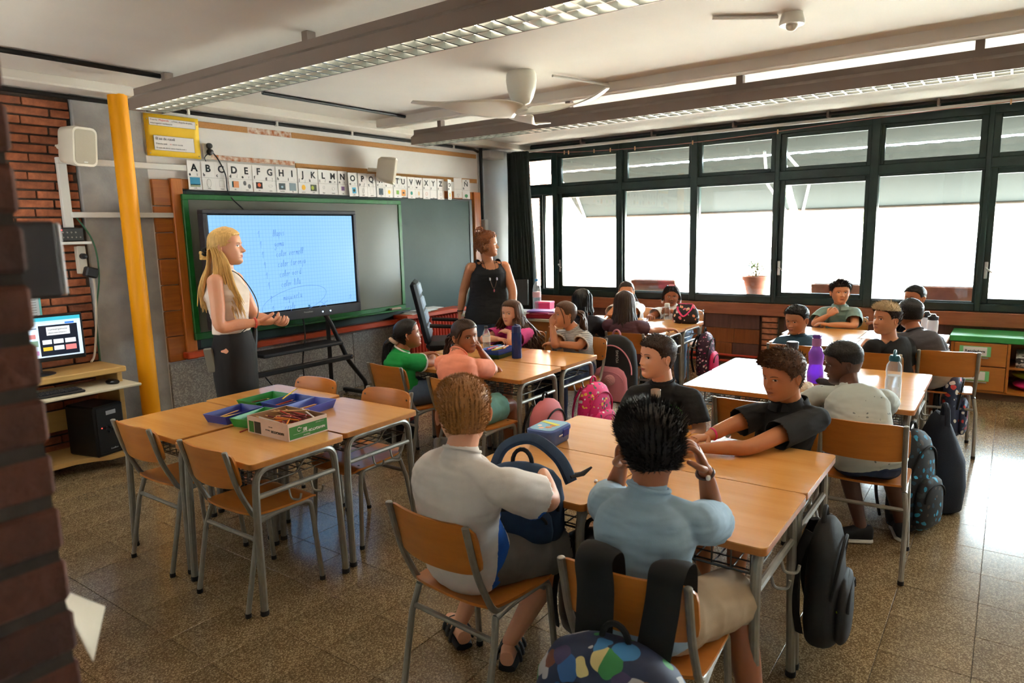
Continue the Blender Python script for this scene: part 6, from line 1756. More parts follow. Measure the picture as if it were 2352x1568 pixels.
# ---- hair styles
def tail(H, C, hh, B, T, seed, n=34, length=.30, r=.010, spread=.03, via=None, end=None, fromz=None, sag=V((0, 0, -1))):
    """a tail of hair falling from the tie point T (head space)"""
    rnd = random.Random(seed); T = V(to_world(T, C, hh, B)); bk = V(-B[1]); bk.z = 0
    if bk.length > 0: bk.normalize()
    for k in range(n):
        j = lambda a: V((rnd.uniform(-a, a), rnd.uniform(-a, a), rnd.uniform(-a, a)))
        o = j(.012); a = T+o; b = T+bk*.05+V((0, 0, -.03))+o+j(spread*.5)
        c = T+bk*.055+V((0, 0, -length*.45))+j(spread); d = (V(end) if end is not None else T+bk*.03+V((0, 0, -length)))+j(spread*1.2)
        lock(H, [a, b, c, d], r*rnd.uniform(.7, 1.1), None, 6, 5)
def swept(H, C, hh, B, T, seed, n=60, off=.035, r=.007):
    """locks combed over the skull from the hairline to the tie point"""
    rnd = random.Random(seed)
    for k in range(n):
        a = rnd.uniform(-2.6, 2.6); el = rnd.uniform(.0, .9)
        x0, y0, z0 = .36*sin(a)*cos(el*.9), .38*cos(a)*cos(el*.9)*.95, .12+.36*sin(el)
        if y0 > .25 and z0 < .28: z0 = .30
        pts = []
        for t in np.linspace(0, 1, 6):
            p = np.array((x0, y0, z0))*(1-t)+np.array(T)*t
            # push out to the skull
            q = np.array((p[0]/.36, (p[1]+.03)/.43, (p[2]-.02)/.485)); ln = np.linalg.norm(q)
            if ln < 1+off: p = np.array((q[0]*.36, q[1]*.43, q[2]*.485))/max(ln, .2)*(1+off); p[1] -= .03; p[2] += .02
            pts.append(V(to_world(p, C, hh, B)))
        pts[-1] = V(to_world(T, C, hh, B))
        lock(H, pts, hh*r*4.5*rnd.uniform(.6, 1.1), None, 5, 3, 0, (1, .5))
def curtain_hair(H, C, hh, B, seed, n=120, length=.30, r=.008, a0=50, a1=310, spread=.03, out=.02, wave=.0, chest=None, part_x=0.0, obst=()):
    """loose hair: locks start along the parting, follow the skull and fall"""
    rnd = random.Random(seed)
    for k in range(n):
        a = radians(rnd.uniform(a0, a1))        # 0 = forehead, 180 = back of the head
        y_, x_ = cos(a), sin(a)
        top = np.array((part_x+rnd.uniform(-.04, .04), .18*y_+rnd.uniform(-.1, .1), .50))
        pts = [V(to_world(top, C, hh, B))]
        k2 = 1+out/hh*.5+rnd.uniform(0, .08)
        for z, w in ((.40, .68), (.22, .93), (.02, 1.02), (-.16, 1.04), (-.30, 1.03)):
            p = np.array((x_*.37*w*k2, y_*(.40 if y_ > 0 else .47)*w*k2-.02, z)); pts.append(V(to_world(p, C, hh, B)))
        q = pts[-1]; dv = V((np.array((x_, y_, 0)) @ B).tolist()); dv.z = 0
        Lk = length*rnd.uniform(.75, 1.1)
        m1 = q+dv*spread*.7+V((rnd.uniform(-1, 1)*spread*.5, rnd.uniform(-1, 1)*spread*.5, -Lk*.35))
        m2 = q+dv*spread*1.1+V((rnd.uniform(-1, 1)*spread*.8, rnd.uniform(-1, 1)*spread*.8, -Lk*.7))
        m3 = q+dv*spread*1.1+V((rnd.uniform(-1, 1)*spread, rnd.uniform(-1, 1)*spread, -Lk))
        for m in (m1, m2, m3):
            for (oc, orad) in obst:
                e = m-V(oc); 
                if e.length < orad: m += e.normalized()*(orad-e.length)
        pts += [m1, m2, m3]
        if wave:
            ph = rnd.uniform(0, 6)
            for i in range(5, len(pts)): pts[i] = pts[i]+V((sin(ph+i*1.7), cos(ph+i*1.9), 0))*wave
        lock(H, pts, r*rnd.uniform(.7, 1.15), None, 6, 4, 0, (1, .6))
# ================================================================== PEOPLE: the cast
TAN, FAIR, OLIVE, BROWN, DEEP = ('tan', (196, 138, 98), (176, 98, 80)), ('fair', (222, 168, 136), (190, 100, 92)), ('olive', (184, 124, 82), (160, 92, 72)), ('brown', (156, 98, 62), (136, 76, 60)), ('deep', (88, 56, 40), (96, 58, 48))
HB = hair_mat('hair_black', (26, 21, 19), (12, 10, 10)); HDB = hair_mat('hair_dark_brown', (56, 36, 24), (30, 20, 14)); HBR = hair_mat('hair_brown', (96, 64, 40), (56, 36, 22))
HSB = hair_mat('hair_sandy', (176, 122, 66), (110, 70, 34)); HBL = hair_mat('hair_blonde', (226, 184, 112), (150, 106, 54)); HAU = hair_mat('hair_auburn', (150, 88, 46), (84, 46, 24)); HBLE = hair_mat('hair_bleached', (206, 184, 146), (150, 126, 92))
cl = lambda n, c, **k: mk('cloth_'+n, lin(c), .85, bump=(380, .25, .002), var=(20, .07), **k)
SHORT = dict(count=700, len=.10, thick=.006, stand=.5, lay=.8, jit=.3, flow=(0, .2, .2))
FADE = [(-.50, -.16), (-.2, -.16), (-.15, -.10), (-.11, .04), (.02, .05), (.06, .03), (.10, .0), (.13, .07), (.17, .16), (.24, .24), (.33, .27), (.42, .275)]
GIRL = [(-.50, -.36), (-.2, -.36), (-.13, -.28), (-.10, -.06), (.02, .0), (.06, .02), (.10, .02), (.13, .08), (.17, .17), (.24, .26), (.33, .30), (.42, .305)]
SANDY = dict(SHORT); WHITE_T = cl('white_tee', (226, 220, 216)); BLUE_STRIPE = cl('blue_stripe', (18, 92, 190))
DENIM = cl('denim', (92, 116, 148)); DDENIM = cl('dark_denim', (40, 56, 86)); GREYS = cl('grey_shorts', (104, 102, 98)); KHAKI = cl('khaki', (176, 154, 126)); NAVY = cl('navy', (36, 42, 58)); BLACKC = cl('black_cloth', (30, 30, 32)); WHITEC = cl('white_cloth', (232, 230, 228))
SOLEW = mk('shoe_sole', lin((222, 220, 214)), .6); SHOEB = mk('shoe_black', lin((26, 27, 32)), .7); SHOEW = mk('shoe_white', lin((206, 202, 196)), .6)
PEOPLE = []
def add(**S): PEOPLE.append(S); make_person(S)

# K9 boy in white, nearest at the left of the boys' block, seen from behind
def stripe9(c):
    # blue side panel under the arm, on the right-hand flank
    return np.where((c[:, 1] < 1.34) & (c[:, 2] < .76) & (c[:, 0] > 1.655) & (c[:, 0] < 1.735), 1, 0)
add(label='boy with sandy cropped hair in a white t-shirt with blue side panel, seen from behind', C=(1.60, 1.352, 1.048), hh=.214, look=(48, -4, 0), yaw=-8, P=(1.70, 1.435, .52), N=(1.555, 1.33, .918), LS=(1.545, 1.452, .848), RS=(1.575, 1.190, .848),
    skin=FAIR, fine=True, fat=1.14, bulge=.055, arm=1.12, RE=(1.745, 1.135, .755), RW=(1.90, 1.255, .775), LE=(1.72, 1.54, .73), LW=(1.91, 1.47, .745), Lh=dict(d=(.8, -.4, -.1), n=(0, 0, -1)), Rh=dict(d=(.5, .8, -.05), n=(0, 0, -1)),
    LK=(2.03, 1.53, .47), RK=(2.00, 1.235, .475), LA=(1.90, 1.66, .085), RA=(1.90, 1.42, .085), LT=(.5, .75), RT=(.75, .35),
    shirt=dict(m=[WHITE_T, BLUE_STRIPE], sleeve=.74, slack=.020, ex=.010, matfn=stripe9), bottom=dict(m=GREYS, len=.92, slack=.03), shoes=dict(kind='sandal'), browm=HSB,
    hair=dict(SHORT, m=HSB, line=[(-.50, -.27), (-.2, -.27)]+FADE[2:], top=.05, side=.016, back=.006, bump=.006, count=4200, len=.045, thick=.0045, stand=.7, lay=.6, jit=.2, flow=(0, .1, .6), quiff=.02), seed=9)
# K10 boy in pale blue, spiky black hair, hands at his temples
add(label='boy with spiky black hair in a pale blue t-shirt, seen from behind', C=(1.70, .770, 1.010), hh=.208, look=(38, -12, 0), yaw=4, P=(1.69, .765, .52), N=(1.655, .757, .882), LS=(1.665, .885, .822), RS=(1.69, .626, .822),
    skin=BROWN, fine=True, bulge=.06, fat=1.05, RE=(1.955, .672, .718), LE=(1.95, 1.02, .718), RW=(1.815, .655, .930), LW=(1.80, .905, .905), Rh=dict(d=(-.25, .22, .75), n=(-.5, .8, .1), curl=.55, thumb=.6), Lh=dict(d=(-.2, -.15, .8), n=(-.3, -.9, .2), curl=.7),
    LK=(2.02, .80, .47), RK=(2.0, .615, .475), RA=(1.93, .52, .08), LA=(1.97, .86, .08),
    shirt=dict(m=cl('pale_blue_tee', (150, 178, 200)), sleeve=.78, slack=.020, ex=.009, amp=.0045, axis=(.7, .7, 4)), bottom=dict(m=KHAKI, len=.95, slack=.026), shoes=dict(m=SHOEW, sole=SOLEW),
    hair=dict(m=HB, line=[(-.50, -.30), (-.2, -.30), (-.13, -.22), (-.10, .0), (.02, .05), (.06, .03), (.10, .0), (.13, .07), (.17, .16), (.24, .24), (.33, .27), (.42, .275)], top=.085, side=.035, back=.02, count=3200, len=.11, thick=.007, stand=.8, lay=.45, jit=.28, lift=.3, flow=(0, .2, .6), droop=.05), seed=10)
ring_band(PEOPLE[-1]['_root'], 'bracelet', (1.822, .657, .915), (-.14, 0, .25), .023, .005, mk('bracelet_dark', lin((70, 44, 36)), .5))
for k in range(4): part('bead', MB().sphere(V((1.800+.006*k, .640+.002*k, .910))-V(PEOPLE[-1]['_root'].location), .007, 8, 6), PLASTIC_W, PEOPLE[-1]['_root'])
# K11 boy in black printed tee on the far side
add(label='boy with short hair in a black t-shirt with a green print, looking left', C=(3.06, 1.352, .988), hh=.205, look=(146, 2, 0), yaw=203, P=(3.19, 1.40, .52), N=(3.095, 1.335, .836), LS=(3.125, 1.205, .79), RS=(3.06, 1.46, .785),
    skin=FAIR, fine=True, LE=(3.10, 1.15, .64), LW=(2.95, 1.20, .60), RE=(3.06, 1.52, .63), RW=(2.96, 1.36, .60), bulge=.03,
    shirt=dict(m=BLACKC, sleeve=.80, slack=.018, ex=.009), bottom=dict(m=NAVY), shoes=dict(m=SHOEB), head=dict(gaze=(-.8, .2), ear=1.1), browm=HDB,
    hair=dict(SHORT, m=HDB, line=[(-.50, -.26), (-.2, -.26), (-.13, -.20), (-.10, .0), (.02, .03), (.06, .02), (.10, -.02), (.13, .06), (.17, .15), (.24, .22), (.33, .25), (.42, .255)], top=.045, side=.012, count=1300, len=.045, thick=.004, stand=.5), seed=11)
# K12 boy in black polo reaching across the table
add(label='boy with short brown hair in a black polo shirt, arms stretched across the table', C=(3.0, .755, .968), hh=.205, look=(150, -9, 0), yaw=160, P=(3.10, .80, .52), N=(3.065, .735, .828), LS=(3.085, .622, .778), RS=(3.03, .852, .778),
    skin=OLIVE, fine=True, LE=(2.735, .805, .716), LW=(2.63, .968, .712), RE=(2.89, .955, .735), RW=(2.785, 1.000, .715), Lh=dict(d=(-.35, .6, 0), n=(.2, .1, -1), curl=.3), Rh=dict(d=(-.8, .45, 0), n=(0, 0, -1), curl=.55), bulge=.03,
    shirt=dict(m=BLACKC, sleeve=.62, slack=.018, ex=.009, collar=BLACKC), bottom=dict(m=DDENIM), shoes=dict(m=SHOEB), head=dict(gaze=(-.4, -.6), lid=.85), browm=HDB,
    hair=dict(SHORT, m=HBR, line=GIRL and [(-.50, -.30), (-.2, -.30), (-.13, -.22), (-.10, -.01), (.02, .02), (.06, .01), (.10, -.02), (.13, .05), (.17, .14), (.24, .22), (.33, .26), (.42, .265)], top=.085, side=.022, back=.012, quiff=.035, count=1800, len=.10, thick=.007, lay=.9, stand=.4, flow=(0, .5, .1)), seed=12)
ring_band(PEOPLE[-1]['_root'], 'bracelet', (2.815, .985, .722), (-.8, .45, -.1), .024, .005, mk('bracelet_pink', lin((226, 60, 120)), .5))
# K13 boy in grey dotted tee, bent towards the table
add(label='dark-skinned boy in a pale grey dotted t-shirt leaning on the table', C=(3.74, .650, .908), hh=.208, look=(112, -10, 0), yaw=22, P=(3.47, .475, .52), N=(3.655, .595, .782), LS=(3.69, .735, .742), RS=(3.735, .465, .742),
    skin=DEEP, fine=True, bulge=.09, fat=1.1, LE=(3.75, .87, .625), LW=(3.92, .80, .60), RE=(3.86, .46, .69), RW=(3.95, .62, .705), RK=(3.80, .44, .47), LK=(3.84, .66, .47), LA=(3.70, .52, .08), RA=(3.86, .36, .08), LT=(-.35, .8), RT=(.9, .2),
    shirt=dict(m=mk_cells('dotted_tee', lin((172, 180, 176)), [lin((96, 104, 106)), lin((150, 156, 156)), lin((110, 120, 120))], 26, .13, .85), sleeve=.78, slack=.020, ex=.010, t0=-.2, flare=.05, collar=cl('pale_grey_collar', (176, 184, 180))), bottom=dict(m=DDENIM, len=.95), shoes=dict(m=SHOEB, sole=SOLEW), head=dict(nose=.085, lips=1.5, gaze=(.3, -.3)),
    hair=dict(m=HB, line=[(-.50, -.02), (-.2, -.02), (-.13, .0), (-.10, .05), (.02, .08), (.06, .08), (.10, .02), (.13, .08), (.17, .16), (.24, .22), (.33, .24), (.42, .245)], top=.05, side=.012, count=1500, len=.022, thick=.004, stand=.8, bump=.01), seed=13)
# K1 girl in green
def tailK1(H, C, hh, B, root, S, N, LS, RS):
    swept(H, C, hh, B, (0, -.50, -.12), 21, 60)
    tail(H, C, hh, B, (0, -.50, -.14), 22, 30, .34, .011, .022)
def scrunchie(m, p):
    def fn(H, C, hh, B, root, S, N, LS, RS): pass
add(label='girl in a green t-shirt with white sleeve trim, dark ponytail, facing right', C=(3.40, 3.345, .920), hh=.203, look=(-42, 8, 0), yaw=-12, P=(3.36, 3.375, .52), N=(3.36, 3.385, .79), skin=BROWN, RE=(3.52, 3.255, .70), RW=(3.65, 3.35, .72), LE=(3.54, 3.55, .70), LW=(3.66, 3.46, .722), Rh=dict(d=(.3, .3, -.7), n=(-.6, .3, -.4), curl=.3), twist=-12, sw=.115,
    shirt=dict(m=cl('green_tee', (18, 148, 66)), sleeve=.62, slack=.018, trim=WHITEC, band=WHITEC), bottom=dict(m=DENIM, len=.55), shoes=dict(m=SHOEW), head=dict(gaze=(.3, .3), smile=.8), browm=HB,
    hair=dict(m=HB, line=GIRL, top=.03, side=.022, count=0, bump=.004, extra=tailK1), seed=1)
_b = PEOPLE[-1]; p_ = to_world((0, -.52, -.15), _b['C'], .203, _b['_B']); ring_band(_b['_root'], 'scrunchie', p_, V(_b['_B'][1])*-.6+V((0, 0, -.7)), .024, .014, mk('scrunchie_cream', lin((214, 186, 166)), .8))
# K2 girl in peach
def tailK2(H, C, hh, B, root, S, N, LS, RS):
    swept(H, C, hh, B, (.02, -.50, -.05), 31, 60); tail(H, C, hh, B, (.02, -.50, -.08), 32, 44, .27, .012, .035)
    for k in range(5): lock(H, [V(to_world(q, C, hh, B)) for q in ((.25-.02*k, .26, .30), (.33-.01*k, .22, .12), (.36, .14, -.05), (.35, .10, -.2))], hh*.018, None, 5, 4)
add(label='girl in a peach t-shirt, chin on her hand, looking back towards the right', C=(3.30, 2.750, .962), hh=.205, look=(256, -3, 6), yaw=-22, P=(3.19, 2.655, .52), N=(3.235, 2.765, .842), LS=(3.225, 2.885, .785), RS=(3.28, 2.655, .772), skin=BROWN, RE=(3.485, 2.675, .716), RW=(3.375, 2.69, .86), LE=(3.42, 2.95, .715), LW=(3.55, 2.80, .715), Rh=dict(d=(-.2, .25, .6), n=(-.6, .4, .4), curl=.9),
    shirt=dict(m=cl('peach_tee', (240, 150, 120)), sleeve=.66, slack=.018), bottom=dict(m=cl('teal_shorts', (110, 160, 150)), len=.8), shoes=dict(m=SHOEW), head=dict(gaze=(.5, .2), nose=.085, cheek=.03, smile=.3), browm=HB, RK=(3.56, 2.60, .47),
    hair=dict(m=HDB, line=[(a, b-.03) for a, b in GIRL], top=.03, side=.022, count=0, bump=.004, extra=tailK2), seed=2)
# K3 long-haired girl in pink
def hairK3(H, C, hh, B, root, S, N, LS, RS):
    curtain_hair(H, C, hh, B, 41, 250, .33, .010, 62, 300, .085, .024, .018, None, .04)
add(label='girl with very long brown hair in a pink t-shirt, resting her chin on her hand', C=(4.70, 3.40, .922), hh=.208, look=(178, -2, 0), yaw=182, P=(4.84, 3.40, .52), N=(4.755, 3.40, .79), skin=FAIR, LE=(4.44, 3.22, .718), LW=(4.58, 3.335, .775), RE=(4.50, 3.55, .718), RW=(4.52, 3.40, .722), Lh=dict(d=(.1, .7, .1), n=(.2, -.1, -.9), curl=.3), Rh=dict(d=(-.2, -.8, 0), n=(0, 0, -1)),
    shirt=dict(m=cl('pink_tee', (226, 66, 140)), sleeve=.7, slack=.022), bottom=dict(m=DENIM), shoes=dict(m=SHOEW), head=dict(gaze=(-.6, .3), cheek=.03), browm=HDB,
    hair=dict(m=HBR, line=GIRL, top=.05, side=.03, count=0, bump=.006, extra=hairK3), seed=3)
# K4 girl in stripes
def tailK4(H, C, hh, B, root, S, N, LS, RS):
    swept(H, C, hh, B, (0, -.47, .12), 51, 60); tail(H, C, hh, B, (0, -.49, .10), 52, 36, .30, .011, .026)
    for sx in (-1, 1):
        for k in range(3): lock(H, [V(to_world(q, C, hh, B)) for q in ((sx*.2, .30, .30), (sx*(.31+.01*k), .24, .10), (sx*.35, .17, -.12), (sx*.34, .15-.02*k, -.34))], hh*.016, None, 5, 4)
add(label='girl with a brown ponytail in a grey striped t-shirt, fingers at her mouth', C=(4.60, 2.81, .948), hh=.205, look=(142, 3, 0), yaw=172, P=(4.74, 2.765, .52), N=(4.665, 2.77, .81), skin=TAN, RE=(4.50, 2.84, .718), RW=(4.535, 2.888, .865), LE=(4.55, 2.66, .718), LW=(4.53, 2.86, .722), Rh=dict(d=(.1, -.25, .7), n=(.8, -.2, .3), curl=.8), Lh=dict(d=(0, .8, 0), n=(0, 0, -1)),
    shirt=dict(m=mk_stripes('striped_tee', lin((190, 186, 180)), lin((122, 122, 122)), 2, .012, .45), sleeve=.66, slack=.02, trim=cl('pale_trim', (206, 202, 196))), bottom=dict(m=DDENIM, len=1.9, name='trousers'), shoes=dict(m=SHOEW), head=dict(gaze=(-.4, .4)), browm=HBR,
    hair=dict(m=HBR, line=GIRL, top=.03, side=.02, count=0, bump=.004, extra=tailK4), seed=4)
# K5 girl with locks, from behind
def locksK5(H, C, hh, B, root, S, N, LS, RS):
    rnd = random.Random(61)
    for k in range(64):
        a = radians(rnd.uniform(40, 320)); y_, x_ = cos(a), sin(a); w0 = rnd.uniform(.15, .9)
        pts = [V(to_world((x_*.30*w0, y_*.34*w0, .50-.10*w0*w0), C, hh, B))]
        for z, w in ((.25, 1.0), (.0, 1.1), (-.25, 1.12)): pts.append(V(to_world((x_*.38*w, y_*.46*w-.02, z+rnd.uniform(-.04, .04)), C, hh, B)))
        if rnd.random() < .8: pts.append(pts[-1]+V((rnd.uniform(-.02, .02), rnd.uniform(-.02, .02), -rnd.uniform(.03, .09))))
        lock(H, pts, .0095, .007, 7, 4, 0, (1, 1))
    T = to_world((.1, -.48, -.22), C, hh, B)
    for k in range(12):
        lock(H, [V(T)+V((rnd.uniform(-.02, .02), rnd.uniform(-.02, .02), 0)), V(T)+V((-.02, -.02, -.05)), V(T)+V((rnd.uniform(-.06, .03), rnd.uniform(-.06, .03), -.12))], .008, .006, 6, 4, 0, (1, 1))
add(label='girl with black locks in a dark hooded top, seen from behind', C=(5.34, 3.08, .972), hh=.208, look=(24, -3, 0), yaw=8, P=(5.37, 3.10, .52), N=(5.295, 3.07, .835), skin=BROWN, LE=(5.50, 3.26, .71), LW=(5.65, 3.16, .715), RE=(5.50, 2.94, .71), RW=(5.64, 3.0, .715), shirt=dict(m=cl('charcoal_hoodie', (48, 48, 56)), sleeve=.95, slack=.03, ex=.02, neck=.06), bottom=dict(m=DDENIM), shoes=dict(m=SHOEB),
    hair=dict(m=HB, line=GIRL, top=.05, side=.04, count=0, bump=.02, extra=locksK5), seed=5)
# K6 girl in white, hand before her mouth
def hairK6(H, C, hh, B, root, S, N, LS, RS):
    swept(H, C, hh, B, (0, -.44, .25), 71, 40); tail(H, C, hh, B, (.1, -.45, .24), 72, 24, .22, .011, .03)
    curtain_hair(H, C, hh, B, 73, 40, .10, .008, 100, 260, .03, .015, .01)
add(label='girl in a white t-shirt with tied-up dark hair, hiding her mouth behind her hand', C=(6.62, 3.28, .945), hh=.205, look=(205, -4, 0), yaw=195, P=(6.80, 3.27, .52), N=(6.69, 3.29, .808), skin=TAN, RE=(6.44, 3.38, .72), RW=(6.52, 3.30, .84), LE=(6.45, 3.14, .718), LW=(6.40, 3.30, .72), Rh=dict(d=(.05, -.1, .8), n=(.8, .2, .1), curl=.3), shirt=dict(m=WHITEC, sleeve=.75, slack=.024), bottom=dict(m=DENIM), shoes=dict(m=SHOEW), browm=HB, head=dict(),
    hair=dict(m=HDB, line=GIRL, top=.035, side=.025, count=0, extra=hairK6), seed=6)
# K7 girl with waist-long dark hair, from behind
def hairK7(H, C, hh, B, root, S, N, LS, RS): curtain_hair(H, C, hh, B, 81, 190, .25, .011, 55, 305, .018, .02, .004)
add(label='girl with long straight dark brown hair, seen from behind at the back girls table', C=(5.40, 2.695, .962), hh=.208, look=(30, -6, 0), yaw=10, P=(5.42, 2.62, .52), N=(5.345, 2.69, .82), skin=TAN, RE=(5.56, 2.50, .715), RW=(5.66, 2.42, .715), LE=(5.56, 2.83, .715), LW=(5.68, 2.75, .715), shirt=dict(m=cl('plum_top', (86, 52, 60)), sleeve=.5, slack=.02), bottom=dict(m=cl('charcoal_skirt', (60, 60, 66))), shoes=dict(m=SHOEB),
    hair=dict(m=HDB, line=GIRL, top=.045, side=.03, count=0, bump=.004, extra=hairK7), seed=7)
# K8 girl with beaded braids
def hairK8(H, C, hh, B, root, S, N, LS, RS):
    rnd = random.Random(91); bead = [mk('bead_clear', lin((220, 214, 206)), .2), mk('bead_rose', lin((206, 150, 140)), .3)]
    for k in range(18):
        a = radians(-120+k*14); x_, y_ = sin(a), cos(a)
        sx = x_*.40; p0 = V(to_world((x_*.18, y_*.22+.02, .50), C, hh, B)); p1 = V(to_world((x_*.34, y_*.36, .30), C, hh, B)); sgn = 1 if x_ > 0 else -1
        p2 = V(to_world((sgn*.40+.03*x_, -.02+.16*y_, .02), C, hh, B)); p3 = V(to_world((sgn*.42+.03*x_, -.02+.20*y_, -.22), C, hh, B))
        if abs(x_) < .3: p2, p3 = V(to_world((x_, -.46, .0), C, hh, B)), V(to_world((x_, -.5, -.2), C, hh, B))
        lock(H, [p0, p1, p2, p3], .008, .006, 6, 4, 0, (1, 1))
        for j in range(2): part('bead', MB().sphere(p3+V((0, 0, -.006-.014*j))-V(root.location), .0085, 8, 6), bead[(k+j) % 2], root)
    part('hair_clip', MB().tube([V(to_world((x, .16, .535-.3*x*x), C, hh, B))-V(root.location) for x in np.linspace(-.14, .14, 7)], .012, 8), mk('clip_pink', lin((226, 150, 170)), .4), root)
add(label='girl with beaded braids and a pink hair clip in white, holding a clear bottle', C=(6.72, 2.82, .908), hh=.207, look=(206, -6, 0), yaw=192, P=(6.84, 2.785, .52), N=(6.765, 2.825, .775), skin=BROWN, LE=(6.63, 2.63, .70), LW=(6.595, 2.765, .765), RE=(6.60, 2.97, .70), RW=(6.53, 2.97, .716), Lh=dict(d=(-.35, .65, .05), n=(-.3, .2, 0), curl=.6), Rh=dict(d=(-.7, -.3, -.1), n=(0, 0, -1)), shirt=dict(m=WHITEC, sleeve=.72, slack=.022), bottom=dict(m=cl('light_denim', (130, 158, 190)), len=1.9, name='trousers'), shoes=dict(m=SHOEB), head=dict(nose=.085, lips=1.3, gaze=(.2, .1)), browm=HB,
    hair=dict(m=HB, line=GIRL, top=.02, side=.012, count=0, bump=.008, extra=hairK8), seed=8)
# K14 boy in teal
add(label='boy with short black hair in a dark teal t-shirt, hand bent at his chin', C=(5.42, 1.275, .895), hh=.208, look=(160, -10, 0), yaw=120, P=(5.40, 1.25, .52), N=(5.45, 1.27, .755), skin=TAN, LS=(5.33, 1.36, .725), RS=(5.55, 1.19, .72), RE=(5.52, 1.20, .60), RW=(5.47, 1.245, .80), LE=(5.28, 1.42, .55), LW=(5.28, 1.50, .46), Rh=dict(d=(-.5, .55, .1), n=(-.3, -.1, -.8), curl=.35), shirt=dict(m=cl('teal_tee', (40, 72, 92)), sleeve=.7, slack=.02), bottom=dict(m=NAVY), shoes=dict(m=SHOEB), browm=HB, head=dict(gaze=(-.3, -.4), lid=.85, cheek=.03),
    LK=(5.30, 1.58, .46), RK=(5.45, 1.56, .46), hair=dict(SHORT, m=HB, line=[(a, b+.02) for a, b in FADE], top=.06, side=.018, count=900, len=.06, thick=.005), seed=14)
# K15 boy in sage polo
add(label='boy in a sage green polo shirt facing the camera, a hand at his chest', C=(6.80, 1.235, .985), hh=.208, look=(203, 2, 0), yaw=192, P=(6.92, 1.24, .52), N=(6.835, 1.24, .842), skin=TAN, RE=(6.70, 1.42, .70), RW=(6.66, 1.30, .79), LE=(6.68, 1.09, .705), LW=(6.60, 1.28, .712), Rh=dict(d=(.1, -.4, .35), n=(.7, -.3, 0), curl=.9), Lh=dict(d=(-.1, .7, .1), n=(0, 0, -1)), shirt=dict(m=cl('sage_polo', (124, 150, 140)), sleeve=.72, slack=.024, collar=cl('sage_collar', (136, 160, 150))), bottom=dict(m=NAVY), shoes=dict(m=SHOEB), browm=HB, head=dict(open=1.0),
    hair=dict(SHORT, m=HB, line=[(a, b-.02) for a, b in FADE], top=.075, side=.022, count=1000, len=.10, thick=.007, lift=.3, stand=.8), seed=15)
# K16 boy with bleached hair
add(label='boy with a bleached quiff in a black t-shirt, fist at his shoulder, looking left', C=(5.31, .665, .945), hh=.208, look=(138, 4, 0), yaw=128, P=(5.35, .60, .52), N=(5.34, .645, .80), LS=(5.22, .725, .765), RS=(5.44, .555, .765), skin=TAN, LE=(5.22, .79, .60), LW=(5.265, .80, .735), RE=(5.46, .52, .56), RW=(5.40, .70, .52), Lh=dict(d=(.15, -.25, .5), n=(.4, -.5, .1), curl=1.0), shirt=dict(m=BLACKC, sleeve=.72, slack=.02, neck=.085, ndepth=.02), bottom=dict(m=NAVY), shoes=dict(m=SHOEB), browm=HDB, head=dict(gaze=(-.4, .1)), LK=(5.20, .92, .46), RK=(5.40, .93, .46),
    hair=dict(m=[HDB, HBLE], line=[(a, b+.01) for a, b in FADE], top=.06, side=.018, quiff=.035, count=1600, len=.11, thick=.006, stand=.5, lay=.8, flow=(.2, .5, .3), matz=lambda c: c[2] > .30 and c[1] > -.22), seed=16)
# K17 boy in two-tone tee, from behind
add(label='boy in a two-tone grey t-shirt with short black hair, seen from behind', C=(5.66, .560, .948), hh=.208, look=(30, 0, 0), yaw=18, P=(5.60, .36, .52), N=(5.61, .515, .812), skin=BROWN, RE=(5.77, .36, .62), RW=(5.80, .50, .712), LE=(5.78, .70, .715), LW=(5.90, .62, .715),
    shirt=dict(m=[cl('dark_grey_tee', (72, 70, 74)), cl('light_grey_tee', (160, 156, 150))], sleeve=.72, slack=.022, matfn=lambda c: np.where((c[:, 2] < .70), 1, 0)), bottom=dict(m=NAVY), shoes=dict(m=SHOEB), hair=dict(SHORT, m=HB, line=FADE, top=.05, side=.014, count=900, len=.035, thick=.004), seed=17)
# K18 boy in the back corner
add(label='boy in a dark shirt in the back corner, mostly hidden, fingers pointing', C=(6.82, .650, .955), hh=.205, look=(150, 0, 0), yaw=170, P=(6.94, .66, .52), N=(6.87, .655, .815), skin=BROWN, RE=(6.68, .80, .712), RW=(6.62, .865, .745), LE=(6.66, .52, .712), LW=(6.56, .60, .712), Rh=dict(d=(-.35, .7, .12), n=(0, 0, -1), curl=.2, spread=.25), shirt=dict(m=cl('dark_navy_tee', (44, 46, 60)), sleeve=.8, slack=.022), bottom=dict(m=NAVY), shoes=dict(m=SHOEB), browm=HB,
    hair=dict(SHORT, m=HB, line=FADE, top=.05, side=.014, count=700, len=.035, thick=.004), seed=18)

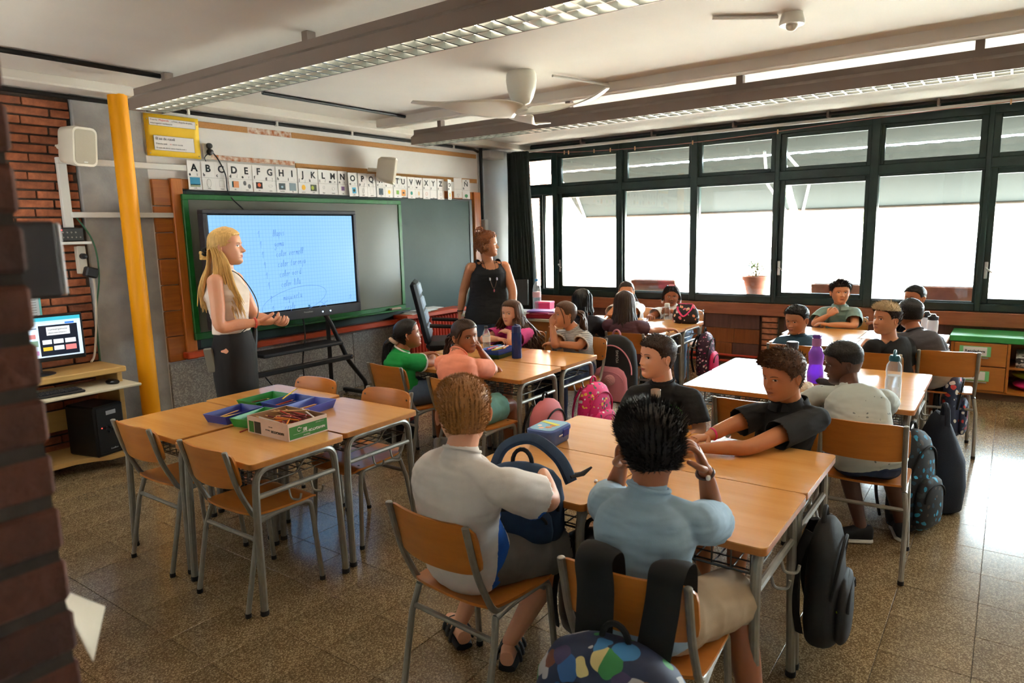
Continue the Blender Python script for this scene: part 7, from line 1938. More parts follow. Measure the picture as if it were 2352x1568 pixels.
# ---- teachers
def hairT1(H, C, hh, B, root, S, N, LS, RS):
    swept(H, C, hh, B, (0, -.56, -.16), 101, 90, .05)
    rnd = random.Random(102); T = V(to_world((0, -.60, -.20), C, hh, B))
    for k in range(26):      # knot at the nape
        a = rnd.uniform(0, 6.28); b = rnd.uniform(0, 6.28)
        pts = [T+V((cos(a+t)*.026, sin(a+t)*.026, .022*sin(b+t*1.4))) for t in np.linspace(0, 3.4, 6)]
        lock(H, pts, .008, .006, 5, 3)
    bk = V(-B[1])
    for k in range(70):      # lengths over the near shoulder
        a = rnd.uniform(-1, 1)
        p0 = V(to_world((.30+.06*rnd.random(), -.12+.20*a*.6-.08, .0), C, hh, B)); p1 = V(to_world((.35+.05*rnd.random(), -.10+.20*a, -.40), C, hh, B))
        p2 = N+V(B[0])*(.085+.02*rnd.random())+V(B[1])*(.065*a+.02)+V((0, 0, -.05+rnd.uniform(-.02, .02))); p3 = p2+V(B[1])*(.025*a+.035)+V(B[0])*.012+V((0, 0, -.10-.13*rnd.random()))
        lock(H, [p0, p1, p2, p3], .009, None, 6, 5)
    for k in range(70):
        a = rnd.uniform(-1, 1)
        p0 = V(to_world((.32*a, -.40, -.05), C, hh, B)); p1 = V(to_world((.30*a, -.46, -.45), C, hh, B)); p2 = p1+bk*.035+V(B[0])*.02*a+V((rnd.uniform(-.02, .02), rnd.uniform(-.02, .02), -.13)); p3 = p2+V((rnd.uniform(-.03, .03), rnd.uniform(-.03, .03), -.08-.08*rnd.random()))
        lock(H, [p0, p1, p2, p3], .009, None, 6, 5)
TOR_T = [(-.30, .118, .098), (-.16, .128, .104), (0, .128, .102), (.12, .118, .094), (.20, .104, .084), (.38, .096, .080), (.58, .106, .094), (.74, .116, .102), (.88, .098, .076), (.97, .060, .054)]
IVT = cl('ivory_top', (232, 218, 206)); SKIRT = cl('black_skirt', (30, 26, 26))
T1 = dict(label='blonde woman in a white sleeveless top and long black skirt standing beside the screen', C=(2.475, 3.955, 1.548), hh=.228, look=(-50, 2, 0), yaw=-52, P=(2.47, 3.965, .93), N=(2.455, 3.97, 1.372), s=1.12, LS=(2.565, 4.035, 1.345), RS=(2.345, 3.905, 1.345), skin=FAIR, fine=True, torso=TOR_T, bulge=.0, sw=.16, arm=1.03, hand=.165, nolegs=False,
    RE=(2.325, 3.855, 1.075), RW=(2.555, 3.80, 1.075), LE=(2.66, 3.99, 1.09), LW=(2.66, 3.83, 1.075), Rh=dict(d=(.8, -.35, -.05), n=(.15, .35, .9), curl=.55), Lh=dict(d=(.05, -.8, -.2), n=(.3, 0, .6), curl=.7), LK=(2.50, 3.99, .50), RK=(2.43, 3.93, .50), LA=(2.50, 4.02, .085), RA=(2.36, 4.00, .085), LT=(.7, -.5), RT=(.7, -.45),
    shirt=dict(name='top', m=IVT, sleeve=0, strap=.52, ex=.010, t0=.19, amp=.003), browm=HSB, head=dict(nose=.125, gaze=(.3, .1), cheek=.016, lips=.9), shoes=dict(kind='sandal'),
    hair=dict(m=HBL, line=GIRL, top=.045, side=.03, count=0, bump=.006, extra=hairT1), seed=20)
PEOPLE.append(T1); make_person(T1)
r_ = T1['_root']; l_ = V(r_.location)
def skirt():
    lf = V((sin(radians(52)), cos(radians(52)), 0)); fw = V((cos(radians(-52)), sin(radians(-52)), 0)); m = MB(); R = []
    for z, a, b, f in ((1.075, .119, .098, 0), (1.02, .126, .103, 0), (.93, .150, .122, 0), (.86, .158, .127, 0), (.75, .159, .123, 0), (.60, .153, .117, .005), (.45, .146, .112, .01), (.30, .141, .109, .01), (.27, .140, .108, .01)):
        R.append((V((2.47, 3.965, z))+fw*f, lf, fw, a, b))
    m = loft(R, 30); cloth_part('skirt', r_, m, SKIRT, .008, (), .003, 9, 3, (1, 1, .5), 0)
skirt()
part('scrunchie', MB().tube([V(to_world((.11*cos(a), -.575+.02*sin(a*7), -.13+.10*sin(a)), T1['C'], .228, T1['_B']))-l_ for a in np.linspace(0, 2*pi, 30)], .013, 8, False), mk('scrunchie_black', lin((20, 20, 22)), .8), r_)
part('earring', MB().tube([V(to_world((.372, -.035+.022*cos(a), -.17+.022*sin(a)), T1['C'], .228, T1['_B']))-l_ for a in np.linspace(0, 2*pi, 14)], .0022, 6, False), mk('gold', lin((226, 176, 70)), .25, metal=1.0), r_)
part('bag_strap', MB().tube(smooth_path([V((2.375, 3.93, 1.395))-l_, V((2.46, 3.90, 1.40))-l_+V((.0, -.01, .0)), V((2.545, 3.885, 1.32))-l_, V((2.588, 3.855, 1.20))-l_, V((2.56, 3.83, 1.10))-l_, V((2.44, 3.83, 1.02))-l_], 6), .006, 6, True, (1, .5)), BLACKM, r_)
ring_band(r_, 'wristband', (2.530, 3.806, 1.075), (.8, -.2, 0), .027, .008, mk('wristband_coral', lin((230, 96, 80)), .5))
ring_band(r_, 'anklet', (2.37, 3.998, .155), (0, .05, 1), .036, .003, mk('gold', lin((226, 176, 70)), .25, metal=1.0))
ph = thing('handset', 'grey flat handset clipped at the hip of the blonde teacher', 'device', (2.305, 3.965, .86)); 
part('case', MB().box((0, 0, 0), (.022, .055, .155), .006, Matrix.Rotation(radians(-8), 3, 'Y') @ Matrix.Rotation(radians(38), 3, 'Z')), mk('handset_grey', lin((120, 116, 104)), .4), ph)
def hairT2(H, C, hh, B, root, S, N, LS, RS):
    rnd = random.Random(111)
    for k in range(230):     # curls
        a = rnd.uniform(0, 6.28); z = rnd.uniform(-.30, .52); y_, x_ = cos(a), sin(a)
        if y_ > .45 and z < .30: continue
        w_ = sqrt(max(.05, 1-((z-.02)/.52)**2)); p = V(to_world((x_*.40*w_, y_*.46*w_-.05, z), C, hh, B)); n_ = V((np.array((x_, y_, .3)) @ B).tolist()).normalized(); _, s_, u_ = frame(n_)
        rr = rnd.uniform(.010, .017); b = rnd.uniform(0, 6.28)
        lock(H, [p+s_*cos(b+t)*rr+u_*sin(b+t)*rr+n_*(.004*t) for t in np.linspace(0, 5.5, 8)], .0048, .0035, 5, 2)
    T = V(to_world((.05, -.30, .50), C, hh, B))
    for k in range(70):
        a, e = rnd.uniform(0, 6.28), rnd.uniform(-1, 1.4); n_ = V((cos(a)*cos(e), sin(a)*cos(e), sin(e))); p = T+n_*.042; _, s_, u_ = frame(n_); b = rnd.uniform(0, 6)
        lock(H, [p+s_*cos(b+t)*.012+u_*sin(b+t)*.012+n_*(.003*t) for t in np.linspace(0, 5, 7)], .005, .0035, 5, 2)
T2 = dict(label='woman with curly auburn hair in a black sleeveless top standing by the chalkboard', C=(5.30, 4.095, 1.482), hh=.232, look=(-66, 1, 0), yaw=236, P=(5.33, 4.12, .88), N=(5.325, 4.12, 1.318), s=1.15, sw=.168, skin=TAN, torso=[(-.35, .16, .135), (-.16, .172, .140), (0, .165, .132), (.20, .150, .118), (.40, .142, .112), (.60, .142, .122), (.76, .140, .118), (.88, .112, .085), (.97, .064, .058)], bulge=.01, arm=1.18,
    hand=.165, RE=(5.215, 4.34, 1.04), RW=(5.17, 4.36, .82), LE=(5.42, 3.90, 1.04), LW=(5.36, 3.86, .83), Rh=dict(d=(0, 0, -1), n=(.2, -.6, 0), curl=.3), Lh=dict(d=(0, 0, -1), n=(-.2, .6, 0), curl=.3), LK=(5.36, 4.06, .48), RK=(5.28, 4.17, .48), LA=(5.36, 4.07, .085), RA=(5.28, 4.19, .085),
    shirt=dict(name='top', m=BLACKC, sleeve=0, strap=.62, ex=.016, t0=-.36, flare=.05, amp=.005, neck=.10, ndepth=.05, ntilt=.7), bottom=dict(m=DENIM, len=.7), browm=HAU, head=dict(nose=.115, gaze=(.2, .1)), shoes=dict(m=SHOEB),
    hair=dict(m=HAU, line=GIRL, top=.06, side=.05, count=0, bump=.03, extra=hairT2), seed=21)
PEOPLE.append(T2); make_person(T2)
r_ = T2['_root']; l_ = V(r_.location)
ring_band(r_, 'bracelet', (5.172, 4.358, .845), (0, 0, 1), .029, .005, BLACKM)
fw2 = V((cos(radians(236)), sin(radians(236)), 0)); lf2 = V((-sin(radians(236)), cos(radians(236)), 0)); n2 = V(T2['N'])
neck_pts = [n2+lf2*.06+V((0, 0, .03)), n2+lf2*.05+fw2*.085-V((0, 0, .06)), n2+lf2*.035+fw2*.155-V((0, 0, .16)), n2+fw2*.165-V((0, 0, .25)), n2-lf2*.035+fw2*.155-V((0, 0, .16)), n2-lf2*.05+fw2*.085-V((0, 0, .06)), n2-lf2*.06+V((0, 0, .03))]
nk = part('necklace', MB().tube([q-l_ for q in smooth_path(neck_pts, 6)], .003, 6), mk('cord_brown', lin((96, 72, 52)), .6), r_)
for q, c in ((neck_pts[1]*.5+neck_pts[2]*.5, (190, 200, 214)), (neck_pts[2], (180, 180, 200)), (neck_pts[4], (190, 200, 214)), (neck_pts[3]-V((0, 0, .02)), (196, 80, 90))):
    part('pendant', MB().box(q+fw2*.006-l_, (.014, .014, .026), .004), mk('pendant_%d' % c[1], lin(c), .3), nk)
run_jobs()
# ================================================================== THINGS ON TABLES
TZ = TH+0.0005
PENC = {'red': (176, 52, 44), 'maroon': (112, 36, 40), 'orange': (226, 130, 40), 'yellow': (232, 196, 50), 'brown': (112, 72, 46), 'pink': (214, 90, 110), 'blue': (70, 130, 190), 'wood': (214, 170, 116), 'black': (44, 40, 40), 'white': (216, 212, 206)}
WOODTIP = mk('pencil_tip', lin((222, 178, 126)), .6)
PM = {}
def pencil_mesh(c, L):
    k = (c, round(L, 2))
    if k not in PM:
        m = MB(); m.lathe([(.0038, -L/2), (.0038, L/2-.018)], 6, (0, 0, 0), Matrix.Rotation(pi/2, 3, 'Y')); m.mat = 1
        m.lathe([(.0038, L/2-.018), (.0008, L/2)], 6, (0, 0, 0), Matrix.Rotation(pi/2, 3, 'Y'), True)
        PM[k] = m.mesh('pencil', [mk('pencil_'+c, lin(PENC[c]), .45), WOODTIP], 40)
    return PM[k]
def pencil(c, p, a, tilt, L, label, group):
    o = part('pencil', pencil_mesh(c, L), None, None, loc=p); o.rotation_euler = (0, tilt, a); return tag(o, label, 'pencil', group)
def tray(name, col, loc, rz, lx, ly, h, label):
    t = thing('pencil_tray', label, 'tray', loc, rz)
    k = .86; m = MB()
    o = [(-lx/2, -ly/2), (lx/2, -ly/2), (lx/2, ly/2), (-lx/2, ly/2)]
    outer_b = [V((x*k, y*k, 0)) for x, y in o]; outer_t = [V((x, y, h)) for x, y in o]
    inner_t = [V((x-.004*np.sign(x), y-.004*np.sign(y), h)) for x, y in o]; inner_b = [V((x*k-.004*np.sign(x), y*k-.004*np.sign(y), .004)) for x, y in o]
    vs = outer_b+outer_t+inner_t+inner_b; fs = [(3, 2, 1, 0)]
    for i in range(4):
        j = (i+1) % 4; fs += [(i, j, 4+j, 4+i), (4+i, 4+j, 8+j, 8+i), (8+i, 8+j, 12+j, 12+i)]
    fs.append((12, 13, 14, 15)); m.add(vs, fs)
    part('tray', m, mk('tray_'+name, lin(col), .35), t, 30); return t
TR = [('green', (28, 130, 48), (2.225, 3.315, TZ), 4, .245, .165, 'green pencil tray farthest back on the pencil block', ['brown', 'red', 'wood', 'blue', 'orange', 'brown']),
      ('navy', (40, 62, 150), (2.255, 3.150, TZ), 2, .235, .160, 'dark blue pencil tray in the middle of the pencil block', ['red', 'red', 'maroon', 'wood', 'orange', 'brown', 'orange', 'red']),
      ('violet', (76, 88, 176), (2.270, 2.980, TZ), 8, .235, .155, 'violet blue pencil tray behind the cardboard box', ['orange', 'yellow', 'orange', 'pink', 'white', 'wood', 'orange']),
      ('indigo', (48, 56, 140), (1.960, 3.200, TZ), 8, .240, .165, 'indigo pencil tray on the left of the pencil block', ['yellow', 'yellow', 'wood', 'yellow', 'orange', 'wood']),
      ('leaf', (34, 140, 52), (1.985, 3.020, TZ), 12, .240, .150, 'bright green pencil tray behind the left end of the cardboard box', ['orange', 'pink', 'orange', 'wood', 'yellow', 'orange', 'red'])]
rnd = random.Random(12)
for n, c, loc, rz, lx, ly, lab, cs in TR:
    tray(n, c, loc, radians(rz), lx, ly, .045, lab)
    for k, pc in enumerate(cs):
        off = (k/(len(cs)-1)-.5)*ly*.62; a = radians(rz)+rnd.uniform(-.16, .16)
        x = loc[0]-sin(radians(rz))*off+rnd.uniform(-.012, .012); y = loc[1]+cos(radians(rz))*off
        pencil(pc, (x, y, TZ+.0085+(.0085 if k % 2 else 0)), a, rnd.uniform(-.03, .03), rnd.uniform(.14, .175), '%s pencil lying in the %s' % (pc, lab.split(' on ')[0].split(' behind ')[0].split(' in ')[0].split(' farthest')[0]), 'pencils in the %s tray' % n)
pencil('yellow', (2.335, 3.235, TZ+.052), radians(25), -.12, .175, 'yellow pencil sticking out over the rim of the rearmost green tray', 'loose pencils')
pencil('red', (1.868, 2.945, TZ+.0045), radians(15), 0, .10, 'red pencil lying loose on the table left of the cardboard box', 'loose pencils')
CARD = mk('box_card_white', lin((206, 178, 158)), .7, var=(20, .06)); CARDI = mk('box_card_brown', lin((150, 112, 74)), .8); BXG = mk('box_print_green', lin((46, 112, 26)), .6); BXD = mk('box_print_dark', lin((52, 44, 28)), .6); BXW = mk('box_print_pale', lin((214, 208, 196)), .6)
def card_box():
    t = thing('cardboard_box', 'shallow white and green cardboard box full of coloured pencils', 'box', (1.962, 2.757, TZ), 0)
    w_, d_, h = .222, .312, .082; x, y = w_/2, d_/2
    m = MB(); m.bb(-x, x, -y, y, 0, .003); m.bb(-x, -x+.003, -y, y, .003, h); m.bb(x-.003, x, -y, y, .003, h); m.bb(-x+.003, x-.003, -y, -y+.003, .003, h); m.bb(-x+.003, x-.003, y-.003, y, .003, h)
    part('carton', m, CARD, t, 0)
    m = MB(); m.bb(-x+.0032, -x+.004, -y+.003, y-.003, .004, h-.001); m.bb(x-.004, x-.0032, -y+.003, y-.003, .004, h-.001); m.bb(-x+.004, x-.004, y-.004, y-.0032, .004, h-.001); m.bb(-x+.004, x-.004, -y+.0032, -y+.004, .004, h-.001)
    part('lining', m, CARDI, t, 0)
    part('print_panel', MB().bb(-x+.006, x-.003, -y-.0006, -y+.0004, .006, h-.018), BXG, t, 0)
    part('print_panel', MB().bb(-x-.0006, -x+.0004, y-.05, y-.012, .006, h-.022), BXG, t, 0)
    part('print_panel', MB().bb(-x-.0006, -x+.0004, y-.105, y-.056, .006, h-.020), BXD, t, 0)
    R = (pi/2, pi, 0)     # the box stands upside down, so its print does too
    text_part('lettering', 'NAVIGATOR', .0165, BXW, t, (.096, -y-.001, .034), R, bold=.0003)
    text_part('lettering', '80', .022, BXW, t, (-.008, -y-.001, .048), R, bold=.0005)
    text_part('lettering', 'g/m\u00b2', .007, BXW, t, (-.036, -y-.001, .052), R)
    text_part('lettering', 'Universal', .010, BXW, t, (.008, -y-.001, .016), R, shear=.2)
    text_part('lettering', 'Office Paper  Papier', .0055, BXW, t, (.008, -y-.001, .030), R)
    text_part('lettering', 'www.navigator-paper', .0055, BXW, t, (.09, -y-.001, .058), R)
    part('print_rule', MB().bb(-.085, .008, -y-.001, -y-.0004, .026, .0266), BXW, t, 0)
    part('swirl_mark', MB().tube([(-.052+.009*cos(a), -y-.001, .046+.009*sin(a)) for a in np.linspace(.4, 5.6, 16)], .0016, 4), BXW, t, 0)
    R2 = (pi/2, pi, -pi/2)
    text_part('lettering', 'NAVIGATOR', .017, BXD, t, (-x-.001, -.125, .036), R2, bold=.0002)
    text_part('lettering', 'Universal', .009, BXD, t, (-x-.001, -.02, .036), R2)
    text_part('lettering', 'Office Paper', .006, BXD, t, (-x-.001, -.04, .052), R2)
    rnd = random.Random(5); cs = ['red', 'maroon', 'red', 'orange', 'maroon', 'brown', 'black', 'red', 'wood', 'pink', 'white', 'maroon', 'orange', 'red']
    for k in range(104):
        lay = k//17; z = TZ+.008+lay*.0105
        a = rnd.choice((1.57, 1.57, 1.3, 1.85, .9, 2.3))+rnd.uniform(-.2, .2); L = rnd.uniform(.11, .17)
        ex, ey = max(.004, x-.012-abs(cos(a))*L/2), max(.004, y-.012-abs(sin(a))*L/2)
        c = rnd.choice(cs); til = rnd.uniform(-.08, .08) if lay < 5 else rnd.uniform(-.25, .25)
        pencil(c, (1.962+rnd.uniform(-ex, ex), 2.757+rnd.uniform(-ey, ey), z+abs(sin(til))*L*.4), a, til, L, '%s pencil in the heap inside the cardboard box' % c, 'pencils heaped in the cardboard box')
    pencil('wood', (1.99, 2.77, TZ+.092), 2.0, .06, .20, 'long bare wooden pencil lying across the top of the heap', 'loose pencils')
card_box()
def lunch_box():
    t = thing('lunch_box', 'blue plastic lunch box with a cyan printed lid and a front clip', 'lunch box', (2.472, 1.598, TZ), radians(3))
    LB = mk('lunch_blue', lin((72, 106, 176)), .35, var=(6, .05)); LC = mk('lunch_clip', lin((46, 64, 160)), .3)
    def ring(w_, d_, z, r): return [V((x_, y_, z)) for x_, y_ in rounded(w_, d_, r, 5)]
    def shell(rings):
        n = len(rings[0]); m = MB(); m.add([p for r in rings for p in r], [(i*n+j, i*n+(j+1) % n, (i+1)*n+(j+1) % n, (i+1)*n+j) for i in range(len(rings)-1) for j in range(n)]+[tuple(range(n-1, -1, -1)), tuple((len(rings)-1)*n+j for j in range(n))]); return m
    part('body', shell([ring(.165, .115, 0, .03), ring(.175, .125, .006, .032), ring(.185, .135, .052, .034)]), LB, t, 40)
    part('lid', shell([ring(.190, .140, .0525, .036), ring(.192, .142, .060, .036), ring(.188, .138, .070, .034), ring(.174, .124, .0745, .03)]), LB, t, 40)
    p = part('lid_print', shell([ring(.166, .116, .0742, .026), ring(.166, .116, .0752, .026)]), mk('lid_cyan', lin((52, 166, 206)), .35, var=(18, .12)), t, 40)
    part('print_stripe', MB().box((.03, .01, .0756), (.022, .10, .001), 0, Matrix.Rotation(-.3, 3, 'Z')), mk('lid_lime', lin((196, 216, 40)), .4), p, 0)
    for q, (c, x_, y_, r) in enumerate((((198, 150, 110), -.03, -.015, .018), ((190, 130, 60), .0, -.02, .016), ((206, 180, 160), -.05, .01, .014), ((220, 220, 214), -.02, .035, .012), ((200, 190, 170), .015, -.035, .012))):
        part('print_spot', MB().lathe([(r, .0750), (r*.7, .0757), (0, .0758)], 9, (x_, y_, 0)), mk('lid_spot_%d' % q, lin(c), .5), p, 40)
    part('clip', MB().bb(-.005, .045, -.076, -.066, .030, .066, .004), LC, t)
    part('fork', MB().bb(-.035, .0, -.0715, -.068, .040, .046, .001), PLASTIC_W, t)
lunch_box()
def mk_clear(name, tint, a=.25, rough=.05):
    """thin clear plastic: see-through with a little body colour and a gloss"""
    m, nt, b = nodes_of(name); N = nt.nodes; L = nt.links
    t = N.new('ShaderNodeBsdfTransparent'); t.inputs[0].default_value = (*tint, 1)
    b.inputs['Base Color'].default_value = (*tint, 1); b.inputs['Roughness'].default_value = rough
    lw = N.new('ShaderNodeLayerWeight'); lw.inputs[0].default_value = .35
    mr = N.new('ShaderNodeMapRange'); mr.inputs['To Min'].default_value = a; mr.inputs['To Max'].default_value = min(1, a+.55); L.new(lw.outputs['Facing'], mr.inputs['Value'])
    mx = N.new('ShaderNodeMixShader'); L.new(mr.outputs[0], mx.inputs[0]); L.new(t.outputs[0], mx.inputs[1]); L.new(b.outputs[0], mx.inputs[2]); L.new(mx.outputs[0], N['Material Output'].inputs[0])
    return m
CLEAR = mk_clear('clear_plastic', (.93, .95, .97), .10); WATER = mk_clear('water', (.80, .88, .92), .12); PURP = mk_clear('purple_plastic', lin((150, 84, 220)), .62, .2); NAVYP = mk_clear('navy_plastic', lin((44, 62, 120)), .62, .15)
def bottle(loc, prof, body, cap, capm, label, water=None, wrap=None, cat='bottle', extra=None, n=24):
    t = thing('bottle', label, cat, loc)
    part('flask', MB().lathe(prof, n), body, t, 40)
    part('cap', MB().lathe(cap, n), capm, t, 35)
    if water: part('water', MB().lathe([(0, .004)]+[(r-.002, z) for r, z in prof if .003 < z < water]+[(np.interp(water, [p[1] for p in prof], [p[0] for p in prof])-.002, water), (0, water)], n), WATER, t, 40)
    if wrap: part('label_wrap', MB().lathe([(wrap[2], wrap[0]), (wrap[2], wrap[1])], n, caps=False), wrap[3], t)
    if extra: extra(t)
    return t
STEEL = mk('steel_cap', lin((176, 166, 152)), .3, metal=.9)
bottle((2.845, 1.262, TZ), [(0, 0), (.034, 0), (.036, .006), (.036, .125), (.030, .148), (.020, .158), (.020, .168), (0, .168)], CLEAR, [(0, .160), (.0225, .160), (.0225, .198), (.021, .20), (0, .20)], STEEL, 'clear round bottle with a steel cap behind the spiky-haired boy', .04, (.05, .085, .0362, mk('sticker_paleblue', lin((150, 190, 206)), .5)))
bottle((4.07, 2.902, TZ), [(0, 0), (.036, 0), (.038, .01), (.036, .09), (.038, .13), (.036, .182), (.034, .190), (0, .19)], NAVYP, [(0, .19), (.034, .19), (.034, .235), (.02, .24), (0, .24)], mk('cap_navy', lin((40, 50, 96)), .4), 'dark blue squared bottle on the four girls block', .15, None, 'bottle', lambda t: part('loop', MB().box((.012, 0, .242), (.06, .02, .012), .004, Matrix.Rotation(.25, 3, 'Y')), mk('cap_navy', lin((40, 50, 96)), .4), t), 8)
bottle((4.30, 3.362, TZ), [(0, 0), (.030, 0), (.032, .008), (.030, .05), (.032, .075), (.031, .115), (.022, .140), (.013, .155), (.013, .165), (0, .165)], CLEAR, [(0, .163), (.0145, .163), (.0145, .180), (0, .181)], mk('cap_dark', lin((50, 48, 60)), .4), 'small clear water bottle with a white label beside the long-haired girl', .09, (.055, .10, .0322, PAPER))
bottle((4.262, .886, TZ), [(0, 0), (.040, 0), (.046, .012), (.047, .06), (.038, .11), (.043, .15), (.044, .175), (.030, .205), (.022, .215), (.022, .222), (0, .222)], PURP, [(0, .218), (.026, .218), (.026, .262), (0, .262)], mk('cap_mauve', lin((156, 104, 160)), .4), 'translucent purple bottle with a mauve cap', .05, None, 'bottle', lambda t: part('spout_lid', MB().bb(-.02, .026, -.022, .022, .262, .285, .005), mk('cap_violet', lin((96, 60, 150)), .4), t))
bottle((4.53, 1.085, TZ), [(0, 0), (.034, 0), (.036, .006), (.036, .150), (.034, .158), (0, .158)], mk_cells('speckled_black', lin((30, 30, 34)), [lin((180, 180, 180)), lin((200, 90, 60)), lin((90, 120, 160))], 120, .12, .35), [(0, .158), (.036, .158), (.036, .185), (.032, .19), (0, .19)], mk('cap_black', lin((34, 34, 38)), .3), 'black speckled flask in front of the boy in teal')
bottle((4.055, .458, TZ), [(0, 0), (.036, 0), (.039, .008), (.039, .10), (.036, .12), (.039, .15), (.036, .180), (.024, .20), (.024, .208), (0, .208)], CLEAR, [(0, .202), (.027, .202), (.027, .222), (.022, .232), (0, .232)], mk('cap_teal', lin((18, 84, 96)), .4), 'clear ridged bottle with a teal carrying cap', .125, None, 'bottle', lambda t: part('carry_loop', MB().tube([(.024*cos(a), 0, .23+.026*sin(a)) for a in np.linspace(0, pi, 12)], .007, 8), mk('cap_teal', lin((18, 84, 96)), .4), t))
for (x_, y_, lab) in ((5.945, .438, 'frosted white sports bottle with a black lid, the nearer of two'), (6.10, .492, 'frosted white sports bottle with a black lid, half hidden behind another')):
    bottle((x_, y_, TZ), [(0, 0), (.034, 0), (.037, .008), (.036, .09), (.033, .105), (.036, .125), (.036, .185), (.03, .20), (0, .20)], mk_clear('frosted_plastic', (.86, .89, .94), .55, .3), [(0, .198), (.035, .198), (.036, .222), (.02, .228), (.014, .242), (0, .242)], mk('cap_black', lin((34, 34, 38)), .3), lab, .10)
bottle((6.57, 2.80, TZ), [(0, 0), (.030, 0), (.032, .008), (.032, .10), (.026, .12), (.020, .13), (0, .13)], CLEAR, [(0, .128), (.027, .128), (.027, .158), (.022, .165), (0, .165)], mk('cap_clearwhite', lin((206, 214, 216)), .4), 'clear bottle with a pale cap held by the girl with beaded braids', .05)
bottle((6.30, 4.205, .742), [(0, 0), (.044, 0), (.047, .01), (.044, .03), (.047, .045), (.044, .06), (.047, .075), (.044, .09), (.047, .105), (.047, .19), (.044, .205), (.047, .22), (.034, .27), (.016, .305), (.015, .318), (0, .318)], CLEAR, [(0, .315), (.017, .315), (.017, .338), (0, .34)], mk('cap_blue', lin((66, 150, 214)), .4), 'large clear water bottle with a blue cap on the teacher desk', .20, (.14, .20, .0474, mk('label_redwhite', lin((220, 180, 184)), .5)))
def seashell():
    m = MB(); rndm = random.Random(4)
    def fn(u, v):
        a = 2*pi*u; r = .012+.038*sin(pi*v)**.7*(1+.28*sin(a*5+v*3)*(.4+v)); return V(((v-.5)*.12, r*cos(a), max(.001, .028+r*sin(a)*.75)))
    m.grid(fn, 30, 16, True)
    t = part('seashell', m, mk('shell_cream', lin((226, 206, 180)), .6, var=(40, .2), bump=(60, .6)), None, 60, loc=(3.957, .882, TZ)); t.rotation_euler = (0, 0, .6)
    tag(t, 'knobbly cream seashell on the table edge beside the dark-skinned boy', 'shell')
seashell()
tag(part('note_sheet', MB().box((0, 0, .001), (.10, .09, .0012)), mk('note_yellow', lin((228, 222, 190)), .6), None, 0, loc=(3.90, .770, TZ), rot=(0, 0, .3)), 'small pale note lying in front of the dark-skinned boy', 'paper')
pc = thing('pencil_pouch', 'small black zipped pouch in front of the dark-skinned boy', 'pouch', (4.17, .80, TZ), .9)
part('pouch', MB().sphere((0, 0, .022), (.09, .035, .022), 20, 10), mk('pouch_black', lin((28, 28, 32)), .8), pc); part('zip', MB().tube([(-.075, 0, .0365), (-.03, 0, .0435), (.03, 0, .0435), (.075, 0, .0365)], .003, 6), GREYM, pc)
pencil('brown', (4.03, .97, TZ+.0045), radians(50), 0, .17, 'brown pencil beside the purple bottle', 'loose pencils')
tag(part('eraser_crumb', MB().box((0, 0, .004), (.022, .012, .008), .003), PLASTIC_W, None, loc=(2.145, 1.185, TZ), rot=(0, 0, .4)), 'tiny white eraser on the nearest boys block', 'eraser')
def girls_tray():
    t = tray('marker', (36, 78, 176), (4.06, 3.065, TZ+.0305), radians(4), .26, .17, .035, 'blue pencil tray stacked on a green one on the four girls block')
    tray('green_low', (34, 74, 38), (4.06, 3.065, TZ), radians(4), .25, .165, .030, 'dark green tray under the blue tray on the four girls block')
    for k, (c, dx, dy, a) in enumerate(((('pink'), -.03, .03, .1), ('orange', .05, -.03, .35), ('white', .02, .0, .15), ('yellow', -.05, -.04, -.1), ('blue', .03, .05, .0))):
        m = MB().tube([(-.07, 0, 0), (.07, 0, 0)], .007, 8); m.tube([(.07, 0, 0), (.078, 0, 0)], .004, 6)
        o = part('felt_pen', m, mk('pencil_'+c, lin(PENC[c]), .45), None, loc=(4.06+dx, 3.065+dy, TZ+.066)); o.rotation_euler = (0, .02, a)
        tag(o, '%s felt pen in the tray on the four girls block' % c, 'felt pen', 'felt pens in the blue tray')
girls_tray()
def rainbow_bag():
    t = thing('lunch_bag', 'black lunch bag with a rainbow print and pink handles', 'bag', (6.39, 2.53, TZ), radians(95))
    m = mk_cells('rainbow_print', lin((34, 26, 32)), [lin((236, 150, 110)), lin((236, 226, 226)), lin((226, 110, 130)), lin((238, 196, 160)), lin((240, 240, 240))], 26, .36, .7)
    R = []
    for z, a, b in ((0, .105, .055), (.012, .125, .07), (.06, .130, .075), (.12, .118, .06), (.165, .09, .032), (.185, .075, .014)): R.append((V((0, 0, z)), V((1, 0, 0)), V((0, 1, 0)), a, b))
    part('bag', loft(R, 28), m, t, 60)
    PK = mk('strap_pink', lin((230, 60, 120)), .7)
    part('zip', MB().tube([(-.07, 0, .187), (.07, 0, .187)], .005, 6), PK, t)
    for s in (-1, 1):
        part('handle', MB().tube(smooth_path([(-.07, s*.030, .16), (-.06, s*.055, .13), (0, s*.083, .075), (.06, s*.055, .13), (.07, s*.030, .16)], 6), .009, 6, True, (1, .6)), PK, t)
rainbow_bag()

